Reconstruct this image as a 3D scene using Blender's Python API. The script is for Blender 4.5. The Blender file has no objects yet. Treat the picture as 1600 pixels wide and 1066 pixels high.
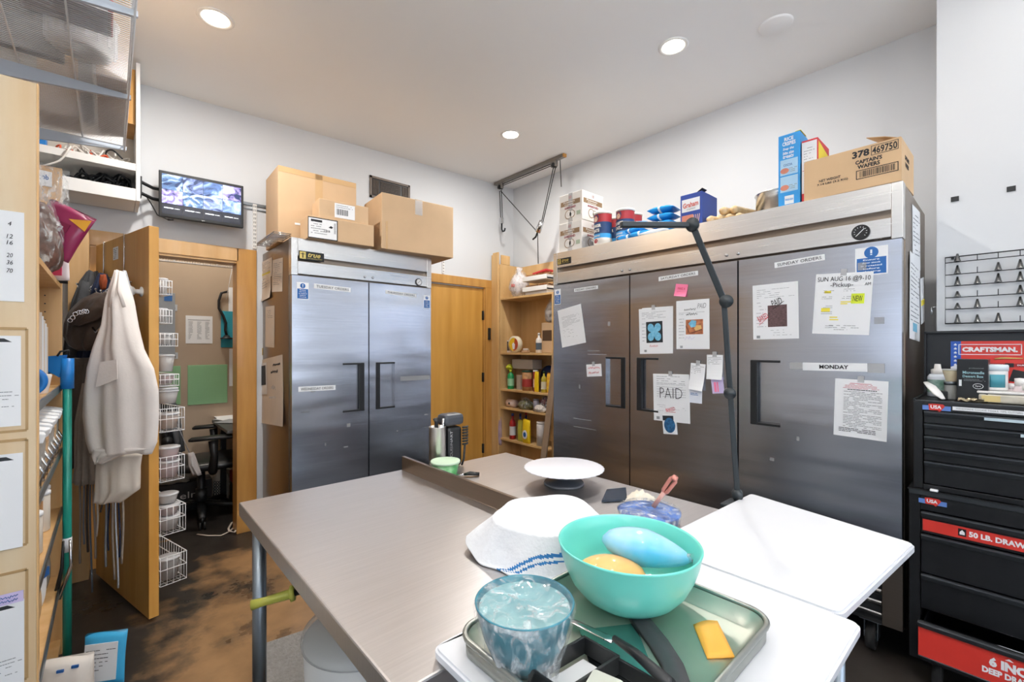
import bpy, bmesh, math, random
from mathutils import Vector, Matrix, Euler
R = random.Random(7)
PI = math.pi
C = bpy.context.scene.collection
sc = bpy.context.scene
# ---------------------------------------------------------------- camera
CZ, FPX, YAW, HOR = 1.38, 700.0, math.radians(41.94), 542.0
cd = bpy.data.cameras.new('camera'); cam = bpy.data.objects.new('camera', cd); C.objects.link(cam)
cam.location = (0, 0, CZ); cam.rotation_euler = (PI/2, 0, -YAW)
cd.sensor_width = 36; cd.sensor_fit = 'HORIZONTAL'; cd.lens = FPX/1600*36
cd.shift_y = (HOR-533)/1600; cd.clip_start = .02
sc.camera = cam
sc.view_settings.view_transform = 'Standard'; sc.view_settings.look = 'None'
sc.view_settings.exposure = 0.22; sc.view_settings.gamma = 1; sc.view_settings.use_curve_mapping = False
# ---------------------------------------------------------------- world + added daylight
w = bpy.data.worlds.new('world'); sc.world = w; w.use_nodes = True
nt = w.node_tree; bg = nt.nodes['Background']
sky = nt.nodes.new('ShaderNodeTexSky'); sky.sky_type = 'PREETHAM' if 'PREETHAM' in [i.identifier for i in sky.bl_rna.properties['sky_type'].enum_items] else 'NISHITA'
nt.links.new(sky.outputs[0], bg.inputs[0]); bg.inputs[1].default_value = .5
def area(name, loc, rot, sx, sy, e, col=(1, 1, 1), spread=PI):
    l = bpy.data.lights.new(name, 'AREA'); l.shape = 'RECTANGLE'; l.size = sx; l.size_y = sy; l.energy = e; l.color = col; l.spread = spread
    o = bpy.data.objects.new(name, l); C.objects.link(o); o.location = loc; o.rotation_euler = rot
    return o
area('added_window_fill', (-3.3, -.4, 1.75), (0, -PI/2, 0), 1.7, 2.6, 22, (.74, .86, 1))  # unseen daylight source added for cool fill and reflections in the steel
area('added_rear_window_fill', (.9, -3.2, 1.8), (PI/2, 0, 0), 3.2, 1.7, 50, (.78, .88, 1))  # second unseen daylight source, added behind the camera for bluish reflections
LAMP_W = 15.5
# rays of the photograph's pixel grid, used to measure positions on real planes
def ray(px, py):
    u = (px-800)/FPX; v = (HOR-py)/FPX; s, c = math.sin(YAW), math.cos(YAW)
    return Vector((s+c*u, c-s*u, v))
O = Vector((0, 0, CZ))
def atx(px, py, X): r = ray(px, py); return O+r*(X/r.x)
def aty(px, py, Y): r = ray(px, py); return O+r*(Y/r.y)
def atz(px, py, Z): r = ray(px, py); return O+r*((Z-CZ)/r.z)
def att(px, py, t): return O+ray(px, py)*t
# ---------------------------------------------------------------- materials
def lin(h):
    if not isinstance(h, str): return tuple(h)+(1,)
    h = h.lstrip('#'); f = lambda v: v/12.92 if v <= .04045 else ((v+.055)/1.055)**2.4
    return tuple(f(int(h[i:i+2], 16)/255) for i in (0, 2, 4))+(1,)
_M = {}
def M(name, col, rough=.5, metal=0., var=.06, scale=6., bump=0., bscale=60., stretch=(1, 1, 1), trans=0., emit=0., coat=0., alpha=1., ior=1.45, col2=None, sss=0., rvar=0., contrast=None, aniso=0.):
    if name in _M: return _M[name]
    m = bpy.data.materials.new(name); m.use_nodes = True; n = m.node_tree.nodes; L = m.node_tree.links
    b = n['Principled BSDF']; c = lin(col)
    tc = n.new('ShaderNodeTexCoord'); mp = n.new('ShaderNodeMapping'); mp.inputs['Scale'].default_value = stretch
    L.new(tc.outputs['Object'], mp.inputs[0])
    nz = n.new('ShaderNodeTexNoise'); nz.inputs['Scale'].default_value = scale; nz.inputs['Detail'].default_value = 4
    L.new(mp.outputs[0], nz.inputs['Vector'])
    rp = n.new('ShaderNodeValToRGB'); e = rp.color_ramp.elements
    lo, hi = contrast or (.3, .7)
    e[0].position = lo; e[1].position = hi
    if col2: e[0].color = lin(col2); e[1].color = c
    else:
        e[0].color = tuple(min(1, v*(1-var)) for v in c[:3])+(1,); e[1].color = tuple(min(1, v*(1+var)) for v in c[:3])+(1,)
    L.new(nz.outputs['Fac'], rp.inputs[0]); L.new(rp.outputs[0], b.inputs['Base Color'])
    b.inputs['Roughness'].default_value = rough; b.inputs['Metallic'].default_value = metal
    b.inputs['Transmission Weight'].default_value = trans; b.inputs['IOR'].default_value = ior
    b.inputs['Coat Weight'].default_value = coat; b.inputs['Alpha'].default_value = alpha
    if sss: b.inputs['Subsurface Weight'].default_value = sss; b.inputs['Subsurface Scale'].default_value = .01
    if rvar:
        mr = n.new('ShaderNodeMapRange'); mr.inputs['To Min'].default_value = max(.02, rough-rvar); mr.inputs['To Max'].default_value = rough+rvar
        L.new(nz.outputs['Fac'], mr.inputs[0]); L.new(mr.outputs[0], b.inputs['Roughness'])
    if emit:
        b.inputs['Emission Strength'].default_value = emit; L.new(rp.outputs[0], b.inputs['Emission Color'])
    if bump:
        n2 = n.new('ShaderNodeTexNoise'); n2.inputs['Scale'].default_value = bscale; n2.inputs['Detail'].default_value = 3
        L.new(mp.outputs[0], n2.inputs['Vector'])
        bp = n.new('ShaderNodeBump'); bp.inputs['Strength'].default_value = bump; bp.inputs['Distance'].default_value = .01
        L.new(n2.outputs['Fac'], bp.inputs['Height']); L.new(bp.outputs[0], b.inputs['Normal'])
    _M[name] = m; return m
def wood(name, c1, c2, stretch=(9, 9, .9), rough=.42, knots=0):
    if name in _M: return _M[name]
    m = M(name, c1, rough=rough, col2=c2, scale=2.2, stretch=stretch, contrast=(.25, .75), coat=.15)
    n = m.node_tree.nodes; L = m.node_tree.links
    b = n['Principled BSDF']; rp = [x for x in n if x.type == 'VALTORGB'][0]; mp = [x for x in n if x.type == 'MAPPING'][0]
    wv = n.new('ShaderNodeTexWave'); wv.inputs['Scale'].default_value = .3; wv.inputs['Distortion'].default_value = 9; wv.inputs['Detail'].default_value = 3; wv.inputs['Detail Scale'].default_value = .7
    L.new(mp.outputs[0], wv.inputs[0])
    mx = n.new('ShaderNodeMix'); mx.data_type = 'RGBA'; mx.blend_type = 'MULTIPLY'; mx.inputs[0].default_value = .05
    L.new(rp.outputs[0], mx.inputs[6]); L.new(wv.outputs[0], mx.inputs[7]); L.new(mx.outputs[2], b.inputs['Base Color'])
    return m
def steel(name, col, rough, stretch, wob=.0, wobs=(1, 1, 1), aniso=.0, fine=.003):
    if name in _M: return _M[name]
    m = M(name, col, rough=rough, metal=1, var=.05, scale=3, stretch=stretch, rvar=.05)
    n = m.node_tree.nodes; L = m.node_tree.links; b = n['Principled BSDF']
    tc = [x for x in n if x.type == 'TEX_COORD'][0]; mp = [x for x in n if x.type == 'MAPPING'][0]
    n1 = n.new('ShaderNodeTexNoise'); n1.inputs['Scale'].default_value = 22; n1.inputs['Detail'].default_value = 2; L.new(mp.outputs[0], n1.inputs['Vector'])
    b1 = n.new('ShaderNodeBump'); b1.inputs['Strength'].default_value = fine; b1.inputs['Distance'].default_value = .01; L.new(n1.outputs[0], b1.inputs['Height'])
    if wob:
        m2 = n.new('ShaderNodeMapping'); m2.inputs['Scale'].default_value = wobs; L.new(tc.outputs['Object'], m2.inputs[0])
        n2 = n.new('ShaderNodeTexNoise'); n2.inputs['Scale'].default_value = 1; n2.inputs['Detail'].default_value = 1.5; L.new(m2.outputs[0], n2.inputs['Vector'])
        b2 = n.new('ShaderNodeBump'); b2.inputs['Strength'].default_value = wob; b2.inputs['Distance'].default_value = .02
        L.new(n2.outputs[0], b2.inputs['Height']); L.new(b1.outputs[0], b2.inputs['Normal']); L.new(b2.outputs[0], b.inputs['Normal'])
    else: L.new(b1.outputs[0], b.inputs['Normal'])
    b.inputs['Anisotropic'].default_value = aniso
    return m
WALL = M('white_wall_paint', '#d6d8da', .75, var=.012, scale=1.5, bump=.02, bscale=90)
CEIL = M('ceiling_paint', '#f3f2f0', .8, var=.01, scale=1.2)
TANW = M('tan_wall_paint', '#b3a08b', .8, var=.04, scale=2.5)
WHITE = M('white_enamel', '#eceae6', .45, var=.02)
WIREW = M('white_wire_coating', '#e6e6e6', .4, var=.02)
BLACK = M('black_plastic', '#17191b', .45, var=.15)
BLACKG = M('black_gloss_paint', '#0f1011', .28, var=.2, scale=30, rvar=.1)
RUBBER = M('black_rubber', '#1c1c1d', .8, var=.1)
MAPLE = wood('honey_maple', '#dcb581', '#cb9e63')
MAPLED = wood('amber_door_wood', '#cf9d55', '#b88340', rough=.35)
PALEW = wood('pale_plywood', '#dcc49c', '#cfb38a')
PINE = wood('pine_board', '#e3bf87', '#d1a468')
BOOKW = wood('bookcase_birch', '#dcb984', '#cfa871')
SSD = steel('door_steel', '#c2c5cd', .22, (1, 1, 40), .6, (.9, .9, 4.2), .3)
SSH = steel('header_steel', '#dedddb', .26, (1, 1, 40), .1, (2, 2, 4), .5, 0)
SSB = steel('side_steel', '#8e8174', .3, (2, 2, 50), .15, (2, 2, 2))
SST = steel('table_steel', '#cbc7c5', .38, (2, 60, 2), .05, (4, 4, 4))
SSP = steel('pan_aluminium', '#a9aca6', .38, (8, 8, 8), .1, (6, 6, 6))
CHROME = steel('chrome', '#c9cacc', .15, (4, 4, 4))
GALV = steel('galvanised_pipe', '#8d959c', .38, (9, 9, 3))
KRAFT = M('cardboard', '#c9ab88', .85, var=.05, scale=5, bump=.03)
KRAFTD = M('cardboard_brown', '#b79772', .85, var=.06, scale=5, bump=.03)
TAPE = M('packing_tape', '#c8a67a', .2, var=.05)
CLEARTAPE = M('clear_tape', '#d8d8d8', .2, alpha=.35)
PAPER = M('white_paper', '#eceef0', .8, var=.015, scale=3)
PAPERC = M('cream_paper', '#ddd2c4', .8, var=.05, scale=6)
INK = M('grey_print', '#8d9094', .8)
INKD = M('black_ink', '#222226', .7)
INKR = M('red_ink', '#c2243a', .7)
YEL = M('yellow_highlighter', '#e8d84a', .7)
LIME = M('lime_note', '#d2e23a', .7)
PINK = M('pink_note', '#f07fa3', .7)
LILAC = M('lilac_paper', '#cfc2e6', .8)
BLUE = M('sign_blue', '#1d5ea3', .4)
GOLD = M('gold_badge', '#c7b36a', .35, metal=.6)
PLASTICC = M('clear_plastic', '#eef2f2', .12, trans=.85, alpha=.5, ior=1.2)
FILMC = M('cling_film', '#f4f8f9', .07, trans=0, ior=1.5, bump=1., bscale=26, coat=1, stretch=(1.6, 1.6, .7))
def _film(m):
    n = m.node_tree.nodes; L = m.node_tree.links; b = n['Principled BSDF']; mp = [x for x in n if x.type == 'MAPPING'][0]
    nz = n.new('ShaderNodeTexNoise'); nz.inputs['Scale'].default_value = 22; nz.inputs['Detail'].default_value = 5; nz.inputs['Distortion'].default_value = 1.8; L.new(mp.outputs[0], nz.inputs['Vector'])
    r = n.new('ShaderNodeMapRange'); r.inputs['From Min'].default_value = .46; r.inputs['From Max'].default_value = .7; r.inputs['To Min'].default_value = .07; r.inputs['To Max'].default_value = .55
    L.new(nz.outputs['Fac'], r.inputs[0]); L.new(r.outputs[0], b.inputs['Alpha'])
    for x in n:
        if x.type == 'BUMP': x.inputs['Distance'].default_value = .02
_film(FILMC)
# ---------------------------------------------------------------- mesh building
class MB:
    def __init__(s): s.bm = bmesh.new(); s.mats = []
    def mi(s, m):
        if m not in s.mats: s.mats.append(m)
        return s.mats.index(m)
    def add(s, t, mat, mx=None, smooth=False):
        i = s.mi(mat); vs = {}
        for v in t.verts: vs[v] = s.bm.verts.new(mx @ v.co if mx else v.co)
        for f in t.faces:
            try: g = s.bm.faces.new([vs[v] for v in f.verts])
            except ValueError: continue
            g.material_index = i; g.smooth = smooth
        t.free()
    def box(s, c, d, mat, rot=None, bev=0, seg=2):
        t = bmesh.new(); bmesh.ops.create_cube(t, size=1)
        for v in t.verts: v.co = Vector((v.co.x*d[0], v.co.y*d[1], v.co.z*d[2]))
        if bev: bmesh.ops.bevel(t, geom=t.edges[:], offset=min(bev, min(d)*.45), segments=seg, affect='EDGES', profile=.5)
        mx = Matrix.Translation(c)
        if rot is not None: mx = mx @ (Euler(rot).to_matrix().to_4x4() if not isinstance(rot, Matrix) else rot)
        s.add(t, mat, mx, False); return s
    def b2(s, x0, x1, y0, y1, z0, z1, mat, bev=0): return s.box(((x0+x1)/2, (y0+y1)/2, (z0+z1)/2), (abs(x1-x0), abs(y1-y0), abs(z1-z0)), mat, bev=bev)
    def lathe(s, prof, mat, c=(0, 0, 0), seg=32, mx=None, wob=None, capb=True, capt=True):
        t = bmesh.new(); rings = []
        for r, z in prof:
            ring = []
            for k in range(seg):
                a = 2*PI*k/seg; rr = r*(1+(wob(a, z) if wob else 0))
                ring.append(t.verts.new((rr*math.cos(a), rr*math.sin(a), z)))
            rings.append(ring)
        for a, b in zip(rings, rings[1:]):
            for k in range(seg): t.faces.new((a[k], a[(k+1) % seg], b[(k+1) % seg], b[k]))
        if capb and prof[0][0] > 1e-4: t.faces.new(rings[0][::-1])
        if capt and prof[-1][0] > 1e-4: t.faces.new(rings[-1])
        s.add(t, mat, Matrix.Translation(c) @ (mx or Matrix()), True); return s
    def cyl(s, a, b, r, mat, seg=16, r2=None):
        a = Vector(a); b = Vector(b); return s.tube([a, b], [r, r2 if r2 is not None else r], mat, seg)
    def tube(s, pts, r, mat, seg=8, closed=False, cap=True, sq=1.):
        pts = [Vector(p) for p in pts]; n = len(pts); rs = r if isinstance(r, (list, tuple)) else [r]*n
        t = bmesh.new(); rings = []; up = None
        for i, p in enumerate(pts):
            if closed: d = pts[(i+1) % n]-pts[i-1]
            else: d = pts[min(i+1, n-1)]-pts[max(i-1, 0)]
            if d.length < 1e-9: d = Vector((0, 0, 1))
            d.normalize()
            if up is None: up = Vector((0, 0, 1)) if abs(d.z) < .9 else Vector((1, 0, 0))
            x = d.cross(up)
            if x.length < 1e-4: x = d.orthogonal()
            x.normalize(); y = x.cross(d).normalized(); up = y
            rings.append([t.verts.new(p+x*math.cos(2*PI*k/seg)*rs[i]+y*math.sin(2*PI*k/seg)*rs[i]*sq) for k in range(seg)])
        for i in range(n if closed else n-1):
            a = rings[i]; b = rings[(i+1) % n]
            for k in range(seg): t.faces.new((a[k], a[(k+1) % seg], b[(k+1) % seg], b[k]))
        if not closed and cap: t.faces.new(rings[0][::-1]); t.faces.new(rings[-1])
        bmesh.ops.recalc_face_normals(t, faces=t.faces[:])
        s.add(t, mat, None, seg > 4); return s
    def sheet(s, rows, mat, th=.001, smooth=True):
        t = bmesh.new(); g = [[t.verts.new(p) for p in r] for r in rows]
        for a, b in zip(g, g[1:]):
            for k in range(len(a)-1): t.faces.new((a[k], a[k+1], b[k+1], b[k]))
        bmesh.ops.recalc_face_normals(t, faces=t.faces[:])
        if th: bmesh.ops.solidify(t, geom=t.faces[:], thickness=th)
        s.add(t, mat, None, smooth); return s
    def poly(s, pts, d, mat, mx=None):      # polygon in XZ extruded d towards -Y
        t = bmesh.new(); a = [t.verts.new((p[0], 0, p[1])) for p in pts]; b = [t.verts.new((p[0], -d, p[1])) for p in pts]
        n = len(pts); t.faces.new(a[::-1]); t.faces.new(b)
        for k in range(n): t.faces.new((a[k], a[(k+1) % n], b[(k+1) % n], b[k]))
        bmesh.ops.recalc_face_normals(t, faces=t.faces[:])
        s.add(t, mat, mx); return s
    def slab(s, pts, z0, z1, mat, bev=0):   # polygon in XY extruded in z
        t = bmesh.new(); a = [t.verts.new((p[0], p[1], z0)) for p in pts]; b = [t.verts.new((p[0], p[1], z1)) for p in pts]
        n = len(pts); t.faces.new(a[::-1]); t.faces.new(b)
        for k in range(n): t.faces.new((a[k], a[(k+1) % n], b[(k+1) % n], b[k]))
        bmesh.ops.recalc_face_normals(t, faces=t.faces[:])
        if bev: bmesh.ops.bevel(t, geom=[e for e in t.edges if abs(e.verts[0].co.z-e.verts[1].co.z) < 1e-6], offset=bev, segments=2, affect='EDGES')
        s.add(t, mat); return s
    def text(s, body, w, h, mat, o=(0, 0, 0), d=.0004, mx=None, bold=0., align='C', shear=0., ang=0.):
        t = bmesh.new(); t.from_mesh(text_mesh(body, bold, shear))
        xs = [v.co.x for v in t.verts]; ys = [v.co.y for v in t.verts]
        x0, x1, y0, y1 = min(xs), max(xs), min(ys), max(ys)
        fx = w/(x1-x0); fy = h/(y1-y0); ca, sa = math.cos(ang), math.sin(ang)
        for v in t.verts:
            x = (v.co.x-(x0+x1)/2)*fx; z = (v.co.y-(y0+y1)/2)*fy
            v.co = Vector((x*ca-z*sa, -(d if v.co.z > 0 else 0), x*sa+z*ca))
        m0 = Matrix.Translation(o)
        s.add(t, mat, (mx @ m0) if mx else m0); return s
    def build(s, name, parent=None, **kw):
        me = bpy.data.meshes.new(name); s.bm.to_mesh(me); s.bm.free()
        for m in s.mats: me.materials.append(m)
        o = bpy.data.objects.new(name, me); C.objects.link(o)
        if parent is not None: o.parent = parent
        for k, v in kw.items(): o[k] = v
        return o
_T = {}
def text_mesh(body, bold=0., shear=0.):
    k = (body, bold, shear)
    if k not in _T:
        cu = bpy.data.curves.new('lettering', 'FONT'); cu.body = body; cu.extrude = .01; cu.offset = bold; cu.resolution_u = 2; cu.shear = shear
        ob = bpy.data.objects.new('lettering', cu); C.objects.link(ob)
        dg = bpy.context.evaluated_depsgraph_get(); me = bpy.data.meshes.new_from_object(ob.evaluated_get(dg))
        bpy.data.objects.remove(ob); _T[k] = me
    return _T[k]
def thing(name, label, cat, loc=(0, 0, 0), rz=0, group=None, kind=None):
    o = bpy.data.objects.new(name, None); C.objects.link(o); o.empty_display_size = .05
    o.location = loc; o.rotation_euler = (0, 0, rz) if not isinstance(rz, tuple) else rz
    return tag(o, label, cat, group, kind)
def tag(o, label, cat, group=None, kind=None):
    if label: o['label'] = label
    if cat: o['category'] = cat
    if group: o['group'] = group
    if kind: o['kind'] = kind
    return o
def struct(name, mb, parent=None):
    o = mb.build(name, parent)
    if parent is None: o['kind'] = 'structure'
    return o
def clone(o, parent=None):
    c = o.copy(); C.objects.link(c); c.parent = parent
    for ch in [x for x in bpy.data.objects if x.parent == o]: clone(ch, c)
    return c
def dashes(m, x0, x1, z0, z1, rows, mat, y=-.0008, seed=1, fill=.8, th=.35, para=True):
    r = random.Random(seed); H = (z1-z0)/rows
    for i in range(rows):
        z = z1-(i+.5)*H; x = x0
        end = x1 if (not para or r.random() < .6) else x0+(x1-x0)*r.uniform(.35, .95)
        while x < end:
            l = r.uniform(.05, .16)*(x1-x0); e = min(x+l, end)
            if r.random() < fill: m.b2(x, e, y, y-.0003, z-H*th/2, z+H*th/2, mat)
            x = e+.014*(x1-x0)
# a squiggle of handwriting
def scrawl(m, x0, x1, z, h, mat, seed=1, r=.0012, y=-.0016):
    q = random.Random(seed); n = max(6, int((x1-x0)/h*3)); pts = []
    for i in range(n):
        pts.append((x0+(x1-x0)*i/(n-1)+q.uniform(-.2, .2)*h, y, z+(h/2 if i % 2 else -h/2)*q.uniform(.3, 1)))
    m.tube(pts, r, mat, 4)
THINF = M('thin_gloss_film', '#ffffff', .06, trans=0, alpha=.1, coat=1, bump=.35, bscale=16)
# ================================================================ SETTING
D, RX, LX = 3.82, 3.454, -.6
def cz(x): return 3.104+.025*x
def floor_mat():
    m = M('stained_concrete', '#93724f', .3, rvar=.14, scale=1.3, contrast=(.44, .54), col2='#312d2a', bump=.06, bscale=18)
    n = m.node_tree.nodes; L = m.node_tree.links; b = n['Principled BSDF']
    nz = [x for x in n if x.type == 'TEX_NOISE' and abs(x.inputs['Scale'].default_value-1.3) < .01][0]; nz.inputs['Detail'].default_value = 9; nz.inputs['Roughness'].default_value = .62
    rp = [x for x in n if x.type == 'VALTORGB'][0]; tc = [x for x in n if x.type == 'TEX_COORD'][0]
    # worn-away stain: brown along the walkway beside the table, black sealer towards the walls
    sx = n.new('ShaderNodeSeparateXYZ'); L.new(tc.outputs['Object'], sx.inputs[0])
    def mth(op, a, b_):
        k = n.new('ShaderNodeMath'); k.operation = op
        for i, v in enumerate((a, b_)):
            if isinstance(v, (int, float)): k.inputs[i].default_value = v
            else: L.new(v, k.inputs[i])
        return k.outputs[0]
    dx = mth('MULTIPLY', mth('SUBTRACT', sx.outputs['X'], .62), 1.5); dy = mth('MULTIPLY', mth('SUBTRACT', sx.outputs['Y'], 2.45), .62)
    d2 = mth('ADD', mth('MULTIPLY', dx, dx), mth('MULTIPLY', dy, dy))
    bias = mth('MULTIPLY', mth('MINIMUM', d2, 1.0), .3)
    L.new(mth('SUBTRACT', mth('ADD', nz.outputs['Fac'], .10), bias), rp.inputs[0])
    n3 = n.new('ShaderNodeTexNoise'); n3.inputs['Scale'].default_value = 7; n3.inputs['Detail'].default_value = 6; L.new(tc.outputs['Object'], n3.inputs['Vector'])
    mx = n.new('ShaderNodeMix'); mx.data_type = 'RGBA'; mx.blend_type = 'OVERLAY'; mx.inputs[0].default_value = .55
    L.new(rp.outputs[0], mx.inputs[6]); L.new(n3.outputs['Fac'], mx.inputs[7]); L.new(mx.outputs[2], b.inputs['Base Color'])
    return m
m = MB(); m.b2(-3.4, 3.7, -3.4, 5.4, -.1, 0, floor_mat()); struct('floor', m)
m = MB(); t = [( -3.4, -3.4), (3.7, -3.4), (3.7, 5.4), (-3.4, 5.4)]
bm_ = bmesh.new(); lo = [bm_.verts.new((x, y, cz(x))) for x, y in t]; hi = [bm_.verts.new((x, y, cz(x)+.1)) for x, y in t]
bm_.faces.new(lo); bm_.faces.new(hi[::-1])
for k in range(4): bm_.faces.new((lo[k], hi[k], hi[(k+1) % 4], lo[(k+1) % 4]))
bmesh.ops.recalc_face_normals(bm_, faces=bm_.faces[:]); m.add(bm_, CEIL); struct('ceiling', m)
m = MB(); H = 3.3; W1 = (-.07, .708); W2 = (2.17, 3.03); TH = .12
for a, b in ((LX, W1[0]), (W1[1], W2[0]), (W2[1], RX)): m.b2(a, b, D, D+TH, 0, H, WALL)
for a, b in (W1, W2): m.b2(a, b, D, D+TH, 2.01, H, WALL)
struct('wall_back', m)
m = MB(); m.b2(RX, RX+.1, .245, 5.0, 0, H, WALL); m.b2(3.05, RX+.1, -3.4, .245, 0, H, WALL); struct('wall_right', m)
m = MB(); m.b2(LX-.1, LX, 1.0, 3.94, 0, H, WALL); m.b2(-3.4, LX, .9, 1.0, 0, H, WALL); struct('wall_left', m)
# the wall behind the shelves' room and the rear wall, each with an added, unseen opening for fill light
m = MB()
for a, b, c, d in ((-3.4, 1.0, 0, .85), (-3.4, 1.0, 2.65, H), (-3.4, -1.75, .85, 2.65), (.95, 1.0, .85, 2.65)): m.b2(-3.42, -3.3, a, b, c, d, WALL)
struct('wall_far_left', m)
m = MB()
for a, b, c, d in ((-3.4, 3.1, 0, .9), (-3.4, 3.1, 2.7, H), (-3.4, -.75, .9, 2.7), (2.55, 3.1, .9, 2.7)): m.b2(a, b, -3.32, -3.2, c, d, WALL)
struct('wall_rear', m)
m = MB()  # frame around the added, unseen side daylight source
for y in (-1.75, -.85, .05, .95): m.b2(-3.36, -3.27, y-.03, y+.03, .85, 2.65, BLACK)
for z in (.85, 2.62): m.b2(-3.36, -3.27, -1.75, .95, z, z+.05, BLACK)
struct('added_window_1', m)
m = MB()  # frame around the added, unseen rear daylight source
for x in (-.75, .35, 1.45, 2.55): m.b2(x-.03, x+.03, -3.26, -3.17, .9, 2.7, BLACK)
for z in (.9, 2.65): m.b2(-.75, 2.55, -3.26, -3.17, z, z+.05, BLACK)
struct('added_window_2', m)
# office alcove behind the first doorway
m = MB(); m.b2(LX, 1.75, 4.85, 4.95, 0, H, TANW); struct('wall_alcove_back', m)
m = MB(); m.b2(1.35, 1.45, 3.94, 4.85, 0, H, TANW); struct('wall_alcove_right', m)
m = MB(); m.b2(LX-.1, LX, 3.94, 4.95, 0, H, TANW); struct('wall_alcove_left', m)
# casings
def casing(name, x0, x1, cut=0):
    m = MB(); cw = .1
    if name == 'trim_1':
        m.b2(x1-.012, x1+.118, D-.02, D+TH+.01, 0, 2.106, MAPLED, .003); m.b2(x0-.11, x0+.012, D-.02, D+TH+.01, 0, 2.0, MAPLED, .003)
        m.b2(x0-.11, x1, D-.02, D+.02, 2.01, 2.106, MAPLE, .003); m.b2(x0-.1, x1, D-.01, D+TH+.01, 1.995, 2.02, MAPLE)
        m.b2(x0-.11, x0-.02, D-.17, D-.02, 0, 2.106, MAPLE, .003)
    else:
        for a in (x0-cw, x1): m.b2(a, a+cw, D-.02, D+.01, 0, 2.106, MAPLED, .003)
        m.b2(x0-cw, x1+cw, D-.022, D+.01, 2.02, 2.106, MAPLED, .003)
        for a in (x0, x1-.015): m.b2(a, a+.015, D-.005, D+TH, 0, 2.02, MAPLED)
    return struct(name, m)
casing('trim_1', *W1); casing('trim_2', *W2)
# closed wooden door
d2 = MB(); d2.b2(W2[0]+.018, W2[1]-.018, D+.012, D+.055, .008, 2.008, wood('amber_door_slab', '#dba655', '#c58f3f', stretch=(5, 5, .5), rough=.3)).build('door_2'); d2 = bpy.data.objects['door_2']; d2['kind'] = 'structure'
for z in (.28, 1.05, 1.72):
    m = MB(); m.b2(W2[1]-.028, W2[1]-.006, D-.004, D+.012, z-.05, z+.05, BLACK, .002); m.cyl((W2[1]-.017, D-.008, z-.05), (W2[1]-.017, D-.008, z+.05), .006, BLACK, 8); m.build('hinge', d2)
m = MB(); m.box((3.075, D-.03, 1.52), (.03, .02, .13), BLACK, bev=.006); m.build('latch', d2)
# open door of the office alcove
HX, HY = -.06, 3.66
FE = Vector((.146, 2.87)); DV = FE-Vector((HX, HY)); DL = DV.length; DA = math.atan2(DV.y, DV.x)
d1 = bpy.data.objects.new('door_1', None); C.objects.link(d1); d1.location = (HX, HY, 0); d1.rotation_euler = (0, 0, DA); d1['kind'] = 'structure'
m = MB(); m.b2(0, DL, 0, .042, .02, 1.985, wood('open_door_wood', '#dca95c', '#c9903f', stretch=(8, 8, .6)), .002); m.build('slab', d1)
m = MB(); m.box((DL-.07, -.028, 1.03+.55), (.001, .001, .001), CHROME); m.lathe([(.024, 0), (.026, .004), (.012, .008), (.011, .028), (.02, .034), (.027, .048), (.025, .06), (.012, .066), (.001, .067)], WHITE, (DL-.09, 0, 1.66), 20, Matrix.Rotation(PI/2, 4, 'X')); m.build('door_knob', d1)
def dloc(u, v, z):   # point in the open door's frame (u along the slab, v off its room face) to world
    M_ = Matrix.Rotation(DA, 4, 'Z'); return Vector((HX, HY, z)) + M_ @ Vector((u, v, 0))
# ceiling downlights
def downlight(x, y, label, grp='recessed ceiling lights', pw=LAMP_W):
    z = cz(x); t = thing('recessed_light', label, 'ceiling light', (x, y, z), 0, grp)
    m = MB(); m.lathe([(.062, -.001), (.084, -.001), (.086, -.004), (.078, -.009), (.064, -.006), (.062, -.001)], WHITE, seg=40, capb=False, capt=False); m.build('trim_ring', t)
    m = MB(); m.lathe([(.001, -.0045), (.063, -.0045)], M('lamp_lens', '#fff4e2', .5, emit=14, var=0), seg=40, capb=False, capt=False); m.build('lens', t)
    l = bpy.data.lights.new('downlight', 'AREA'); l.shape = 'DISK'; l.size = .12; l.energy = pw; l.color = (1, .965, .925); l.spread = PI
    o = bpy.data.objects.new('downlight', l); C.objects.link(o); o.parent = t; o.location = (0, 0, -.012)
for (px, py, lb) in ((337, 28, 'round lit recessed light in the ceiling above the wall screen'), (1052, 72, 'round lit recessed light in the ceiling above the three-door refrigerator'), (798, 210, 'round lit recessed light in the ceiling nearest the rope hoist')):
    p = ray(px, py); k = (3.16-CZ)/p.z; x = p.x*k; k = (cz(x)-CZ)/p.z; downlight(p.x*k, p.y*k, lb, pw=LAMP_W*(1.0 if px > 1000 else 1.25))
for x, y in ((.42, 1.35), (.42, -.15), (2.5, -.15), (.42, -1.7), (2.3, -1.7), (-1.7, .2), (-1.7, -1.7)):
    downlight(x, y, 'round recessed light in the ceiling outside the photograph', pw=LAMP_W*.2)
z = cz(2.5); p = ray(1212, 38); k = (cz(2.85)-CZ)/p.z
m = MB(); m.lathe([(.001, -.012), (.075, -.011), (.085, -.005), (.086, 0)], CEIL, seg=40, capb=False, capt=False)
o = m.build('ceiling_speaker_cover'); o.location = (p.x*k, p.y*k, cz(p.x*k)); tag(o, 'flat round white blank cover on the ceiling near the right wall', 'ceiling cover')
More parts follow.
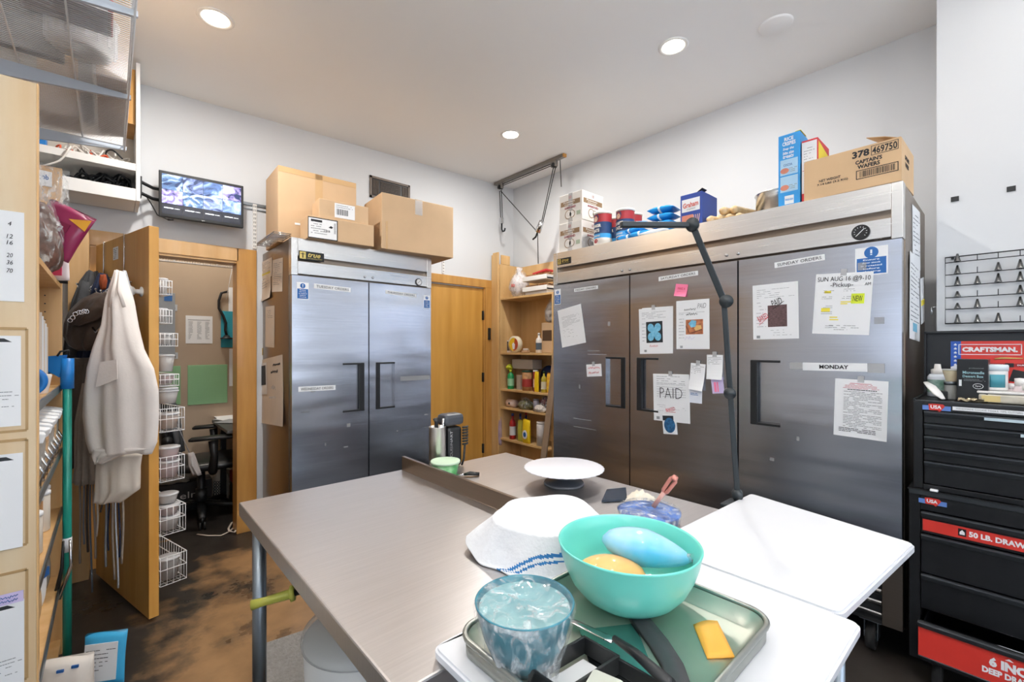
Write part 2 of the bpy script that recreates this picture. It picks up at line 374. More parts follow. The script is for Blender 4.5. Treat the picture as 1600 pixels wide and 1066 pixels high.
# suspended linear lamps added out of view to brighten ceiling and room
for x, y, up in ((-1.9, -1.2, 80), (.2, -2.0, 80), (.70, .42, 25)):
    t = thing('added_fill_pendant', 'long white linear lamp added out of view to brighten the ceiling', 'ceiling light', (x, y, 2.72), 0, 'added pendant lamps')
    m = MB(); m.b2(-.62, .62, -.06, .06, -.03, .03, M('added_lamp_glow', '#fff6ea', .5, emit=2.5, var=0), .01); m.build('diffuser', t)
    m = MB()
    for s_ in (-.5, .5): m.cyl((s_, 0, .03), (s_, 0, cz(x)-2.72), .003, BLACK, 6)
    m.build('cable', t)
    l = bpy.data.lights.new('added_uplight', 'AREA'); l.shape = 'RECTANGLE'; l.size = 1.2; l.size_y = .1; l.energy = up; l.color = (1, .98, .96)
    o = bpy.data.objects.new('added_uplight', l); C.objects.link(o); o.parent = t; o.location = (0, 0, .04); o.rotation_euler = (PI, 0, 0)
l = bpy.data.lights.new('added_alcove_fill', 'AREA'); l.shape = 'DISK'; l.size = .25; l.energy = 15; l.color = (1, .93, .84)  # unseen lamp added to brighten the alcove
t = thing('added_alcove_light', 'round lamp added out of view to brighten the office alcove', 'ceiling light', (.5, 4.4, cz(.5)))
m = MB(); m.lathe([(.13, 0), (.13, -.02), (.1, -.035), (.001, -.04)], M('opal_glass', '#fff3e0', .5, emit=4, var=0), seg=32, capb=False); m.build('shade', t)
o = bpy.data.objects.new('added_alcove_fill', l); C.objects.link(o); o.parent = t; o.location = (0, 0, -.06)
# ================================================================ REFRIGERATORS
def screw(m, x, z, y=-.004, r=.008):
    m.lathe([(r, 0), (r*.9, .003), (r*.4, .004), (.001, .003)], CHROME, (x, y, z), 14, Matrix.Rotation(PI/2, 4, 'X'))
def sticker(parent, x, z, w=.075, h=.13, torn=0):
    m = MB(); m.b2(x-w/2, x+w/2, -.0006, 0, z-h/2, z+h/2, PAPER)
    m.b2(x-w*.45, x+w*.45, -.0012, -.0006, z-h*.46, z+h*.12, BLUE)
    t = bmesh.new(); bmesh.ops.create_circle(t, cap_ends=True, segments=24, radius=w*.22); m.add(t, BLUE, Matrix.Translation((x, -.0014, z+h*.3)) @ Matrix.Rotation(PI/2, 4, 'X'))
    m.b2(x-w*.03, x+w*.03, -.0022, -.0016, z+h*.27, z+h*.40, PAPER); m.b2(x-w*.03, x+w*.03, -.0022, -.0016, z+h*.21, z+h*.245, PAPER)
    for i, s_ in enumerate(('Ensure', 'door stock', 'is rotated', 'before', 'closing')):
        m.text(s_, w*(.5+.07*(i % 3)), h*.055, PAPER, (x, -.0014, z+h*.05-i*h*.105), bold=.02)
    if torn: m.b2(x-w*.42, x-w*.15, -.0018, -.0014, z-h*.3, z-h*.02, CLEARTAPE)
    return m.build('safety_sticker', parent, label='blue and white notice sticker')
def badge(parent, x, z, w=.13):
    m = MB(); h = w*.36; m.b2(x, x+w, -.004, 0, z-h/2, z+h/2, BLACK, .001)
    m.b2(x+.005, x+w*.27, -.005, -.004, z-h*.4, z+h*.4, GOLD); m.b2(x+w*.06, x+w*.24, -.0056, -.005, z+h*.12, z+h*.18, BLACK); m.b2(x+w*.13, x+w*.17, -.0056, -.005, z-h*.3, z+h*.3, BLACK)
    m.text('true', w*.5, h*.48, GOLD, (x+w*.6, -.0045, z+h*.1), .001, shear=.35, bold=.02); m.text('FOOD SERVICE EQUIPMENT', w*.6, h*.12, GOLD, (x+w*.62, -.0045, z-h*.3), .001)
    return m.build('brand_badge', parent, label='black and gold badge reading true')
def fridge(name, label, loc, rz, W, nd, sides, dbot, badge_w, gx, casters=True):
    t = thing(name, label, 'refrigerator', loc, rz); TOP, DT, DB = 2.087, 1.845, dbot; Dp = .72
    m = MB(); m.b2(0, W, .058, Dp, .15, TOP-.002, SSB, .003); m.b2(.01, W-.01, .03, .06, DB, DT, BLACK); m.build('cabinet', t)
    # header: two bright bands with a recessed slot between, end pieces over the full height
    m = MB(); e = .04
    m.b2(e, W-e, 0, .058, 1.972, TOP, SSH, .002); m.b2(e, W-e, 0, .058, DT+.01, 1.938, SSH, .002); m.b2(e, W-e, .03, .05, 1.93, 1.98, SSB)
    m.b2(0, e-.001, -.001, .058, DT-.0, TOP, SSH, .002); m.b2(W-e+.001, W, -.001, .058, DT-.0, TOP, SSH, .002); m.build('header_panel', t)
    badge(t, e+.005, 2.015 if nd == 3 else 1.978, badge_w)
    m = MB(); gr = .034 if nd == 3 else .028; gz = 1.893 if nd == 3 else 1.885
    m.lathe([(gr, 0), (gr, .006), (gr*.92, .01), (gr*.86, .008), (.001, .008)], BLACK, (gx, -.0, gz), 32, Matrix.Rotation(PI/2, 4, 'X'))
    dial = BLACK if nd == 3 else PAPER
    t2 = bmesh.new(); bmesh.ops.create_circle(t2, cap_ends=True, segments=28, radius=gr*.8); m.add(t2, dial, Matrix.Translation((gx, -.0092, gz)) @ Matrix.Rotation(PI/2, 4, 'X'))
    for k in range(11):
        a = math.radians(225-27*k); m.box((gx+gr*.66*math.cos(a), -.0098, gz+gr*.66*math.sin(a)), (gr*.14, .0006, gr*.05), PAPER if nd == 3 else INKD, rot=(0, -a, 0))
    m.box((gx, -.0105, gz), (gr*1.2, .0008, gr*.08), PAPER if nd == 3 else INKD, rot=(0, -.8, 0)); m.build('thermometer_dial', t)
    for i in range(1, nd):
        for dx_ in ((.03, -.03) if nd == 2 else (-.06, 0)): m = MB(); screw(m, W*i/nd+dx_, DT+.035); m.build('key_lock', t)
    dw = W/nd; doors = []
    for i in range(nd):
        g = .004; x0, x1 = i*dw+g, (i+1)*dw-g
        hz0, hz1 = (.98, 1.305) if nd == 3 else (.93, 1.26)
        s = sides[i]; hx0, hx1 = (x1-.185, x1-.033) if s > 0 else (x0+.052, x0+.2)
        if nd == 3 and i == 2: hx0, hx1 = x0+.062, x0+.2
        m = MB(); z0, z1 = DB, DT-.002
        xs = [x0, hx0, hx1, x1]; zs = [z0, hz0, hz1, z1]
        b = bmesh.new(); V = {}
        def vv(a, c, y):
            k = (round(a, 5), round(c, 5), y)
            if k not in V: V[k] = b.verts.new((a, y, c))
            return V[k]
        for ii in range(3):
            for jj in range(3):
                y = 0 if (ii, jj) != (1, 1) else .026
                b.faces.new([vv(xs[ii], zs[jj], y), vv(xs[ii+1], zs[jj], y), vv(xs[ii+1], zs[jj+1], y), vv(xs[ii], zs[jj+1], y)])
        for (a, c), (a2, c2) in (((hx0, hz0), (hx1, hz0)), ((hx1, hz0), (hx1, hz1)), ((hx1, hz1), (hx0, hz1)), ((hx0, hz1), (hx0, hz0))):
            b.faces.new([vv(a, c, 0), vv(a, c, .026), vv(a2, c2, .026), vv(a2, c2, 0)])
        bx = [(x0, z0), (x1, z0), (x1, z1), (x0, z1)]
        ring0 = [(x0, z0), (hx0, z0), (hx1, z0), (x1, z0), (x1, hz0), (x1, hz1), (x1, z1), (hx1, z1), (hx0, z1), (x0, z1), (x0, hz1), (x0, hz0)]
        for k in range(12):
            a = ring0[k]; c = ring0[(k+1) % 12]; b.faces.new([vv(*a, 0), vv(*a, .05), vv(*c, .05), vv(*c, 0)])
        b.faces.new([vv(*p_, .05) for p_ in ring0])
        bmesh.ops.recalc_face_normals(b, faces=b.faces[:]); m.add(b, SSD)
        d = m.build('door', t)
        m = MB(); bw = .03
        if s > 0: m.b2(hx1-bw, hx1+.004, -.004, .024, hz0-.006, hz1+.006, BLACK, .004)
        else: m.b2(hx0-.004, hx0+bw, -.004, .024, hz0-.006, hz1+.006, BLACK, .004)
        m.b2(hx0, hx1, -.003, .024, hz1-.006, hz1+.006, BLACK, .002); m.b2(hx0, hx1, -.003, .024, hz0-.006, hz0+.006, BLACK, .002)
        m.build('handle', d); doors.append(d)
    # louvred grille
    m = MB(); m.b2(0, W, .03, .06, .17, DB-.012, BLACK); m.b2(0, .07, .0, .03, .165, DB-.012, SSB, .002); m.b2(W-.07, W, .0, .03, .165, DB-.012, SSB, .002)
    n = int((DB-.2)/.05)
    for k in range(n):
        z = .195+k*.052; m.box((W/2, .018, z), (W-.145, .008, .036), SSH, rot=(.65, 0, 0), bev=.002)
    m.b2(.07, W-.07, .004, .05, .165, .178, BLACK); m.build('louvred_grille', t)
    if casters:
        for x in (.12, W-.12):
            for y in (.09, Dp-.1):
                m = MB(); m.cyl((x-.016, y, .062), (x+.016, y, .062), .06, RUBBER, 24); m.cyl((x-.018, y, .062), (x+.018, y, .062), .024, GALV, 16)
                for s_ in (-1, 1): m.box((x+s_*.024, y+.005, .095), (.004, .05, .085), GALV)
                m.b2(x-.04, x+.04, y-.04, y+.05, .138, .15, GALV, .002); m.build('caster', t)
    return t, doors
F2X, F2Y = 2.508, 2.322
f2, f2d = fridge('three_door_refrigerator', 'wide stainless steel refrigerator with three doors on the right', (F2X, F2Y, 0), -PI/2, 2.017, 3, (1, -1, -1), .457, .13, 1.873)
sticker(f2d[0], .045, 1.755, .06, .115); sticker(f2d[2], 1.91, 1.76, .115, .125, 1)
F1X, F1Y = .869, 3.09
f1, f1d = fridge('two_door_refrigerator', 'stainless steel refrigerator with two doors beside the open doorway', (F1X, F1Y, 0), 0, 1.042, 2, (1, -1), .40, .16, .925)
sticker(f1d[0], .07, 1.745, .075, .11); sticker(f1d[1], 1.0, 1.735, .055, .105)
# small scraps of old tape and marks left on the doors
for dr, lst in ((f2d[0], ((.33, 1.35, .1, .004), (.33, 1.325, .16, .004), (.25, 1.08, .012, .03), (.5, 1.52, .02, .03), (.2, .86, .16, .004), (.2, .80, .2, .004))),
                (f1d[0], ((.36, .82, .025, .025), (.34, .68, .03, .008), (.06, .95, .05, .006), (.12, 1.08, .03, .02), (.21, .71, .01, .02))),
                (f1d[1], ((.77, 1.12, .26, .035), (.98, .84, .03, .008), (.98, .74, .04, .005), (.74, .74, .01, .01))),
                (f2d[2], ((1.62, .92, .012, .02), (1.5, .80, .02, .015), (1.93, .55, .03, .01), (1.92, 1.48, .035, .03), (1.6, 1.28, .05, .02), (1.85, .99, .02, .02)))):
    for (x, z, w_, h_) in lst: m = MB(); m.b2(x, x+w_, -.0005, 0, z, z+h_, CLEARTAPE); m.build('tape_scrap', dr)
# ================================================================ STEEL TABLE
TZ = .87
tb = thing('steel_work_table', 'long stainless steel work table with a raised strip along its middle', 'work table', (0, 0, 0))
m = MB(); ZB = TZ-.07
xl, xm, xr, yn, yf = .315, .905, 1.425, .6, 1.69
m.b2(xl, xm-.002, yn, yf, TZ-.045, TZ, SST, .004); m.build('table_top', tb)
m = MB(); m.b2(xm+.012, xr, yn, yf-.06, TZ-.045, TZ, SST, .004); m.build('table_top', tb)
m = MB(); m.b2(xm-.002, xm+.012, yn, yf, TZ-.03, TZ+.055, SSB, .002); m.build('splash_strip', tb)
for (x, y) in ((.36, 1.62), (.36, .68), (1.37, 1.55), (1.37, .68), (.93, 1.6)):
    m = MB(); m.cyl((x, y, .03), (x, y, TZ-.04), .0205, GALV, 20); m.cyl((x, y, .0), (x, y, .05), .023, BLACK, 20); m.build('leg', tb)
m = MB(); m.b2(.36, 1.37, .68, 1.55, .17, .19, GALV, .004); m.build('undershelf', tb)
# ================================================================ WHITE BOARDS
WB = M('white_laminate', '#dddfe3', .35, var=.012, coat=.2)
BZ = .89
a0 = atz(1183, 773, BZ); a1 = atz(1432, 850, BZ); a2 = atz(1322, 963, BZ)
def rcorner(pts, r, n=5):
    out = []; N = len(pts)
    for i in range(N):
        p = Vector(pts[i]); a = (Vector(pts[i-1])-p).normalized(); b = (Vector(pts[(i+1) % N])-p).normalized()
        for k in range(n+1):
            t = k/n; q0 = p+a*r; q1 = p+b*r
            out.append(((1-t)**2)*q0+2*t*(1-t)*p+t*t*q1)
    return [(q.x, q.y) for q in out]
t = thing('metal_stand', 'grey metal stand carrying the white boards in the foreground', 'stand')
m = MB()
for x, y in ((.5, .24), (1.12, .24), (.5, .53), (1.12, .53)): m.cyl((x, y, 0), (x, y, BZ-.0225), .014, GALV, 12)
m.b2(.48, 1.14, .225, .255, .83, BZ-.0225, GALV); m.b2(.48, 1.14, .52, .55, .83, BZ-.0225, GALV); m.build('frame', t)
t = thing('white_tabletop', 'white laminate tabletop overhanging in front of the three-door refrigerator', 'tabletop')
m = MB(); m.slab(rcorner([(.996, .606), (.996, .207), (a1.x, a1.y), (a0.x, a0.y+.02)], .022), BZ-.02, BZ, WB, .004)
m.build('board', t)
t = thing('white_cutting_board', 'thick white board under the metal tray in the foreground', 'cutting board')
m = MB(); m.slab(rcorner([(.385, .185), (.992, .175), (.992, .595), (.985, .634), (.392, .634)], .02), BZ-.0185, BZ, WB, .004); m.build('board', t)
# ================================================================ THINGS ON THE TABLES
def wob(n, a, ph=0): return lambda t, z: a*math.sin(n*t+ph)+a*.6*math.sin((n*2+1)*t+2*ph+z*30)
# sheet pan
t = thing('sheet_pan', 'worn aluminium sheet pan holding the bowls on the white board', 'sheet pan', (.63, .436, BZ+.001))
def pan_ring(hx, hy, r, z, n=7):
    out = []
    for cx, cy, a0_ in ((hx-r, hy-r, 0), (-hx+r, hy-r, PI/2), (-hx+r, -hy+r, PI), (hx-r, -hy+r, 1.5*PI)):
        for k in range(n): a = a0_+PI/2*k/(n-1); out.append((cx+r*math.cos(a), cy+r*math.sin(a), z))
    return out
def loft(m, rings, mat, cap0=True, cap1=False):
    b = bmesh.new(); rr = [[b.verts.new(p) for p in r] for r in rings]; n = len(rr[0])
    for p, q in zip(rr, rr[1:]):
        for k in range(n): b.faces.new((p[k], p[(k+1) % n], q[(k+1) % n], q[k]))
    if cap0: b.faces.new(rr[0][::-1])
    if cap1: b.faces.new(rr[-1])
    bmesh.ops.recalc_face_normals(b, faces=b.faces[:]); m.add(b, mat, None, True)
PANIN = M('pan_inside_aluminium', '#cfcec2', .4, metal=.85, var=.12, scale=5, rvar=.12, col2='#b3b5a9')
m = MB(); HXp, HYp = .215, .17
loft(m, [pan_ring(HXp-.022, HYp-.022, .03, .0), pan_ring(HXp-.006, HYp-.006, .038, .026), pan_ring(HXp-.003, HYp-.003, .04, .029), pan_ring(HXp-.004, HYp-.004, .04, .0), ], SSP)
loft(m, [pan_ring(HXp-.0235, HYp-.0235, .028, .0025), pan_ring(HXp-.008, HYp-.008, .036, .0265)], PANIN)
m.tube(pan_ring(HXp-.003, HYp-.003, .04, .0275), .0048, SSP, 10, closed=True); m.build('pan', t)
# turquoise bowl
TEAL = M('teal_plastic', '#6dd2c3', .28, var=.02, coat=.2); TEALS = M('sauce_smear', '#c6b765', .6)
bc = (.737, .488, BZ+.004)
t = thing('turquoise_bowl', 'large turquoise plastic bowl with two wrapped lumps of fondant', 'bowl', bc)
m = MB(); prof = [(.04, 0), (.05, .001), (.07, .008), (.09, .022), (.107, .042), (.119, .066), (.127, .09), (.1315, .112), (.133, .115), (.131, .1172), (.128, .114), (.123, .09), (.115, .066), (.103, .044), (.087, .026), (.066, .012), (.04, .006), (.001, .005)]
m.lathe(prof, TEAL, seg=72, capt=False); m.build('bowl_shell', t)
m = MB(); q = random.Random(3)
for k in range(2):
    rows = []
    for i in range(4):
        z = .05+.03*i/3; row = []
        for j in range(4):
            a = -1.25+k*.10+.16*j/3; r = .105+.0115*i/3+.0012+.0; row.append((( r+.003)*math.cos(a), (r+.003)*math.sin(a), z+.02*k))
        rows.append(row)
# fondant lumps
def lump(name, label, mat, c, r, L_, rz, tilt, end, tail=0):
    t = thing(name, label, 'fondant', c, (0, tilt, rz))
    pts, rs = [], []
    for i in range(15):
        s = i/14; x = (s-.5)*L_; k = math.sin(PI*min(1, max(0, s)))**.42 if 0 < s < 1 else .12
        pts.append((x, .006*math.sin(s*3), 0)); rs.append(max(.15, k)*r*(1.0 if s < .5 else (1-.35*(s-.5)*2*tail)))
    m = MB(); m.tube(pts, rs, mat, 24, sq=.8); o = m.build('fondant_roll', t)
    m = MB(); m.tube([p for p in pts], [r_*1.035+.0006 for r_ in rs], THINF, 20, sq=.82)
    if tail:
        m.tube([(L_*.46, 0, 0), (L_*.52, .004, .006), (L_*.57, -.002, .002)], [.012, .007, .013], FILMC, 10)
    m.build('cling_wrap', t)
lump('yellow_fondant', 'yellow wrapped fondant lump inside the turquoise bowl', M('yellow_fondant', '#f0b555', .35, var=.04, coat=.5, sss=.1), (.700, .500, BZ+.060), .042, .13, -.85, .05, 0)
BF = M('blue_fondant', '#35b7e6', .35, coat=.5, col2='#a6d8f2', scale=9, contrast=(.38, .62))
lump('blue_fondant', 'blue wrapped fondant lump leaning over the yellow one', BF, (.776, .474, BZ+.096), .042, .168, -1.0, .14, 0, 1)
# cling-filmed bowl, left
t = thing('wrapped_blue_bowl', 'blue bowl covered in crinkled cling film at the left of the pan', 'bowl', (.475, .50, BZ+.004))
BB = M('dusty_blue_ceramic', '#3f8796', .3, scale=16, col2='#205a6c')
m = MB(); m.lathe([(.03, 0), (.038, .002), (.052, .02), (.063, .045), (.071, .075), (.0755, .094), (.0765, .097), (.0745, .098), (.072, .094), (.067, .074), (.058, .045), (.046, .02), (.001, .012)], BB, seg=56, capt=False); m.build('bowl_shell', t)
m = MB(); m.lathe([(.07, .088), (.03, .085), (.001, .084)], M('blue_icing', '#8fb9bb', .5, bump=.7, bscale=14, scale=18, col2='#6a9ba3'), seg=32, capb=False, capt=False); m.build('icing', t)
m = MB(); rr = []
for i in range(18):
    s = i/17; ring = []
    for k in range(72):
        a = 2*PI*k/72
        if s < .42: f = s/.42; r = .0775*f; z = .0975-.005*(1-f)**.5+.0016*math.sin(7*a+f*9)*math.sin(5*f*PI)
        else: f = (s-.42)/.58; r = .0805-.028*f**1.3+.0022*math.sin(17*a+f*3)*f; z = .098-.094*f
        ring.append((r*math.cos(a), r*math.sin(a), z))
    rr.append(ring)
rr = rr[1:]
loft(m, rr, FILMC, cap0=True, cap1=False)
m.tube([(-.012, -.062, .035), (-.018, -.075, .022), (-.024, -.082, .012), (-.03, -.088, .006)], [.02, .008, .013, .009], FILMC, 12); m.build('cling_film', t)
# chef's knife / spatula, scraper, fondant piece on the pan
DG = M('charcoal_plastic', '#37393c', .42, var=.08, bump=.05)
PZ = BZ+.0045
def arc_strip(m, pts, wds, z0, th, mat, up=0.):
    b = bmesh.new(); L0 = []; 
    for i, (p, w_) in enumerate(zip(pts, wds)):
        p = Vector((p[0], p[1])); a = Vector(pts[max(0, i-1)][:2]); c = Vector(pts[min(len(pts)-1, i+1)][:2]); d = (c-a).normalized(); n_ = Vector((-d.y, d.x))
        zz = z0+(pts[i][2] if len(pts[i]) > 2 else 0)
        L0.append([(p.x+n_.x*w_/2, p.y+n_.y*w_/2, zz), (p.x-n_.x*w_/2, p.y-n_.y*w_/2, zz), (p.x-n_.x*w_*.42, p.y-n_.y*w_*.42, zz+th), (p.x+n_.x*w_*.42, p.y+n_.y*w_*.42, zz+th)])
    loft(m, L0, mat, True, True)
# black curved-handled lifter running out from under the bowl
t = thing('cake_lifter', 'dark curved plastic handle lying from under the bowl to the pan front', 'kitchen tool')
h0 = atz(1000, 962, PZ+.01); h1 = atz(1030, 1000, PZ+.01); h2 = atz(1052, 1035, PZ+.01); h3 = atz(1066, 1075, PZ+.012); h4 = atz(1070, 1110, PZ+.012)
m = MB(); arc_strip(m, [(h0.x+.01, h0.y+.01), (h0.x, h0.y), (h1.x, h1.y), (h2.x, h2.y), (h3.x, h3.y), (h4.x, h4.y)], [.036, .037, .037, .036, .035, .03], PZ+.0012, .007, DG); m.build('handle', t)
# bench scraper blade, mirror bright, reflecting the bowl
t = thing('bench_scraper', 'shiny steel scraper blade lying flat on the pan before the bowl', 'scraper')
c_ = [atz(905, 985, PZ), atz(992, 975, PZ), atz(1035, 1085, PZ), atz(935, 1085, PZ)]
m = MB(); m.slab([(p.x, p.y) for p in c_], PZ, PZ+.0008, steel('mirror_steel', '#b9bdbb', .12, (3, 3, 3))); m.build('blade', t)
# square black cutter frame with steel plate
t = thing('square_cutter', 'black square plastic cutter frame at the front of the sheet pan', 'cutter')
def barp(m, p, q, z0, z1, th, mat):
    p = Vector(p); q = Vector(q); d = (q-p); L_ = d.length; a = math.atan2(d.y, d.x); c = (p+q)/2
    m.box((c.x, c.y, (z0+z1)/2), (L_+th, th, z1-z0), mat, rot=(0, 0, a), bev=.0012)
zc = PZ+.028
A = atz(828, 1042, zc); B = atz(913, 994, zc); Cc = atz(966, 1024, zc); E_ = A+(Cc-B)
m = MB()
for p, q in ((A, B), (B, Cc), (Cc, E_), (E_, A)): barp(m, (p.x, p.y), (q.x, q.y), PZ+.001, zc, .0045, BLACK)
m.build('frame', t)
G = E_+(E_-A)*.9; m = MB(); barp(m, (Cc.x, Cc.y), (Cc.x+(Cc-B).x*1.5, Cc.y+(Cc-B).y*1.5), PZ+.001, zc-.004, .0045, BLACK); m.build('side_arm', t)
m = MB(); k = [A.lerp(B, .12)+(E_-A)*.15, B.lerp(A, .12)+(E_-A)*.15, B.lerp(A, .12)+(E_-A)*.8, A.lerp(B, .12)+(E_-A)*.8]; m.slab([(p.x, p.y) for p in k], PZ+.001, PZ+.002, PAPER); m.build('plate', t)
t = thing('translucent_dough_cutter', 'pale translucent plastic scraper lying over the black cutter', 'scraper')
k = [atz(928, 1046, PZ+.03), atz(975, 1066, PZ+.03), atz(975, 1100, PZ+.03), atz(905, 1085, PZ+.03)]
m = MB(); m.slab(rcorner([(p.x, p.y) for p in k], .006), PZ+.0287, PZ+.031, M('milky_plastic', '#c9ccc0', .35, trans=.2)); m.build('blade', t)
t = thing('palette_knife', 'steel spatula blade pointing from the black cutter to the wrapped bowl', 'spatula')
k = [atz(873, 969, PZ+.004), atz(895, 975, PZ+.006), atz(945, 1003, PZ+.008), atz(960, 1018, PZ+.008)]
m = MB(); arc_strip(m, [(p.x, p.y, i*.006) for i, p in enumerate(k)], [.006, .014, .017, .016], PZ+.0045, .0012, CHROME); m.build('blade', t)
m = MB(); kk = k[-1]; dd = (k[-1]-k[-2]).normalized(); m.tube([kk+Vector((0, 0, .02)), kk+dd*.05+Vector((0, 0, .028)), kk+dd*.12+Vector((0, 0, .03))], [.005, .007, .009], BLACK, 12); m.build('handle', t)
t = thing('yellow_fondant_scrap', 'flat orange-yellow fondant offcut at the right of the pan', 'fondant')
k = [atz(1083, 978, PZ), atz(1121, 972, PZ), atz(1148, 1028, PZ), atz(1105, 1030, PZ)]
rows = [[Vector(k[0]).lerp(k[1], s)*(1-v)+Vector(k[3]).lerp(k[2], s)*v+Vector((0, 0, .002+.004*math.sin(s*PI)*(1-v))) for s in [i/6 for i in range(7)]] for v in [i/6 for i in range(7)]]
m = MB(); m.sheet(rows, M('orange_fondant', '#eeb148', .45, var=.03), .0025); m.build('fondant_sheet', t)
# towel over a bowl
# ---- dish towel: height field draped over a bowl beyond the pan
tc_ = Vector((.832, .79))
TOW = M('white_towelling', '#e2e4e7', .95, var=.03, scale=30, bump=.18, bscale=110)
TOWB = M('towel_blue_stripe', '#2c6fa8', .95, var=.1, scale=60)
TCX, TCY = .84, .80
t = thing('mixing_bowl', 'grey metal bowl peeking out below the white striped towel', 'bowl', (TCX-.03, TCY-.01, TZ+.001))
m = MB(); m.lathe([(.05, 0), (.075, .012), (.089, .04), (.094, .070), (.096, .074), (.09, .072), (.085, .04), (.07, .015), (.001, .006)], SSB, seg=48, capt=False); m.build('bowl_shell', t)
t = thing('dish_towel', 'white kitchen towel with a blue stripe draped in front of the cake turntable', 'towel')
NR, NA = 90, 200; ring = []; fr = math.radians(-128)
def clen(a):       # cloth length from the crown, by direction
    f = max(0, math.cos(a-fr)); l_ = max(0, math.cos(a-math.radians(138))); r_ = max(0, math.cos(a-math.radians(-42)))
    return .182+.112*f**1.1+.025*l_**4+.02*r_**3+.012*math.sin(3*a+.5)
b = bmesh.new(); g = []
for i in range(NR+1):
    row = []
    for k in range(NA):
        a = 2*PI*k/NA; L_ = clen(a)*i/NR; f = max(0, math.cos(a-fr)); lf = max(0, math.cos(a-math.radians(138)))
        r0 = .128+.014*math.sin(2*a+1)+.007*math.sin(5*a)+.012*lf; z0 = .094
        sl = math.radians(40+30*f**.7)      # how steeply the skirt falls
        if L_ <= r0: r = L_; z = z0-.012*(r/r0)**4+.004*math.sin(9*r/r0+a*2)*(r/r0)
        else:
            e = L_-r0; r = r0+e*math.cos(sl); z = z0-.012-e*math.sin(sl)
            fo = min(1, e/.05); r += .007*math.sin(5*a+1.3)*fo+.003*math.sin(13*a)*fo
        x, y = TCX+r*math.cos(a), TCY+r*math.sin(a); z = max(z, .005)
        if abs(x-.912) < .02: z = max(z, .062)
        elif abs(x-.912) < .07 and z < .06: z = max(z, .062-(abs(x-.912)-.02)*.9)
        row.append(b.verts.new((x, y, TZ+z)))
    g.append(row)
for i in range(NR):
    for k in range(NA):
        if i == 0: continue
        b.faces.new((g[i][k], g[i][(k+1) % NA], g[i+1][(k+1) % NA], g[i+1][k]))
b.faces.new(g[1][::-1])
for v in g[0]: b.verts.remove(v)
bmesh.ops.recalc_face_normals(b, faces=b.faces[:])
m = MB(); i0 = m.mi(TOW); i1 = m.mi(TOWB)
stripe = {}
for f in b.faces:
    c_ = f.calc_center_median(); a = math.atan2(c_.y-TCY, c_.x-TCX)
    f.smooth = True; f.material_index = 0
for i in range(1, NR):
    for k in range(NA):
        a = 2*PI*(k+.5)/NA; fv = math.cos(a-fr)
        e = clen(a)*(i+.5)/NR*fv       # distance towards the camera-side hem
        if .176 < e < .183 or .190 < e < .195: stripe[(i, k)] = 1
vk = {}
for i in range(1, NR+1):
    for k in range(NA): vk[g[i][k]] = (i, k)
for f in b.faces:
    ks = [vk[v] for v in f.verts]
    if len(ks) != 4: continue
    i = min(q_[0] for q_ in ks); kk = sorted(q_[1] for q_ in ks); k = kk[0] if kk[-1]-kk[0] < 5 else NA-1
    if (i, k) in stripe: f.material_index = 1
bmesh.ops.solidify(b, geom=b.faces[:], thickness=.003)
vs = {v: m.bm.verts.new(v.co) for v in b.verts}
for f in b.faces:
    q_ = m.bm.faces.new([vs[v] for v in f.verts]); q_.material_index = f.material_index; q_.smooth = True
b.free(); m.build('cloth', t)
# cake turntable
pc = atz(881, 757, TZ)
t = thing('cake_turntable', 'cake turntable on the far half of the steel table', 'turntable', (pc.x, pc.y, TZ+.001))
m = MB(); m.lathe([(.073, 0), (.075, .004), (.072, .01), (.03, .016), (.022, .02), (.02, .042), (.03, .05), (.12, .054), (.122, .058), (.001, .058)], M('grey_plastic', '#54575c', .4), seg=56); m.build('stand', t)
t = thing('cake_board', 'round white scalloped cardboard cake board on the turntable', 'cake board', (pc.x, pc.y, TZ+.0605))
m = MB(); m.lathe([(.143, 0), (.147, .001), (.147, .0035), (.143, .0045), (.001, .0045)], M('white_card', '#e6e6ec', .35, var=.01, coat=.3), seg=144, wob=lambda a, z: .008*math.sin(34*a)); m.build('board', t)
# green frosting tub
pc = atz(692, 745, TZ)
t = thing('frosting_tub', 'small clear tub of green frosting with a white lid by the metal strip', 'tub', (pc.x+.005, pc.y-.01, TZ+.001))
m = MB(); m.lathe([(.041, 0), (.043, .002), (.052, .056), (.001, .056)], M('green_frosting', '#3fae55', .4, col2='#9fdc9c', scale=28, contrast=(.4, .6), coat=.6), seg=40, wob=wob(5, .004)); m.build('frosting', t)
m = MB(); m.lathe([(.044, 0), (.0555, .058)], PLASTICC, seg=40, capt=False); m.build('tub_wall', t)
m = MB(); m.lathe([(.057, .056), (.058, .062), (.056, .065), (.05, .0635), (.001, .0635)], M('pale_green_lid', '#cfe6c9', .35), seg=40); m.build('lid', t)
# black handled peeler
pa, pb = atz(712, 742, TZ+.008), atz(749, 741, TZ+.008)
t = thing('peeler', 'small black handled tool lying beside the green frosting tub', 'kitchen tool')
m = MB(); m.tube([pa.lerp(pb, .35), pa.lerp(pb, .6)+Vector((0, 0, .004)), pb], [.006, .011, .01], BLACK, 12, sq=.7); m.build('handle', t)
m = MB(); m.tube([pa, pa.lerp(pb, .4)], [.004, .005], CHROME, 8, sq=.5); m.build('blade', t)
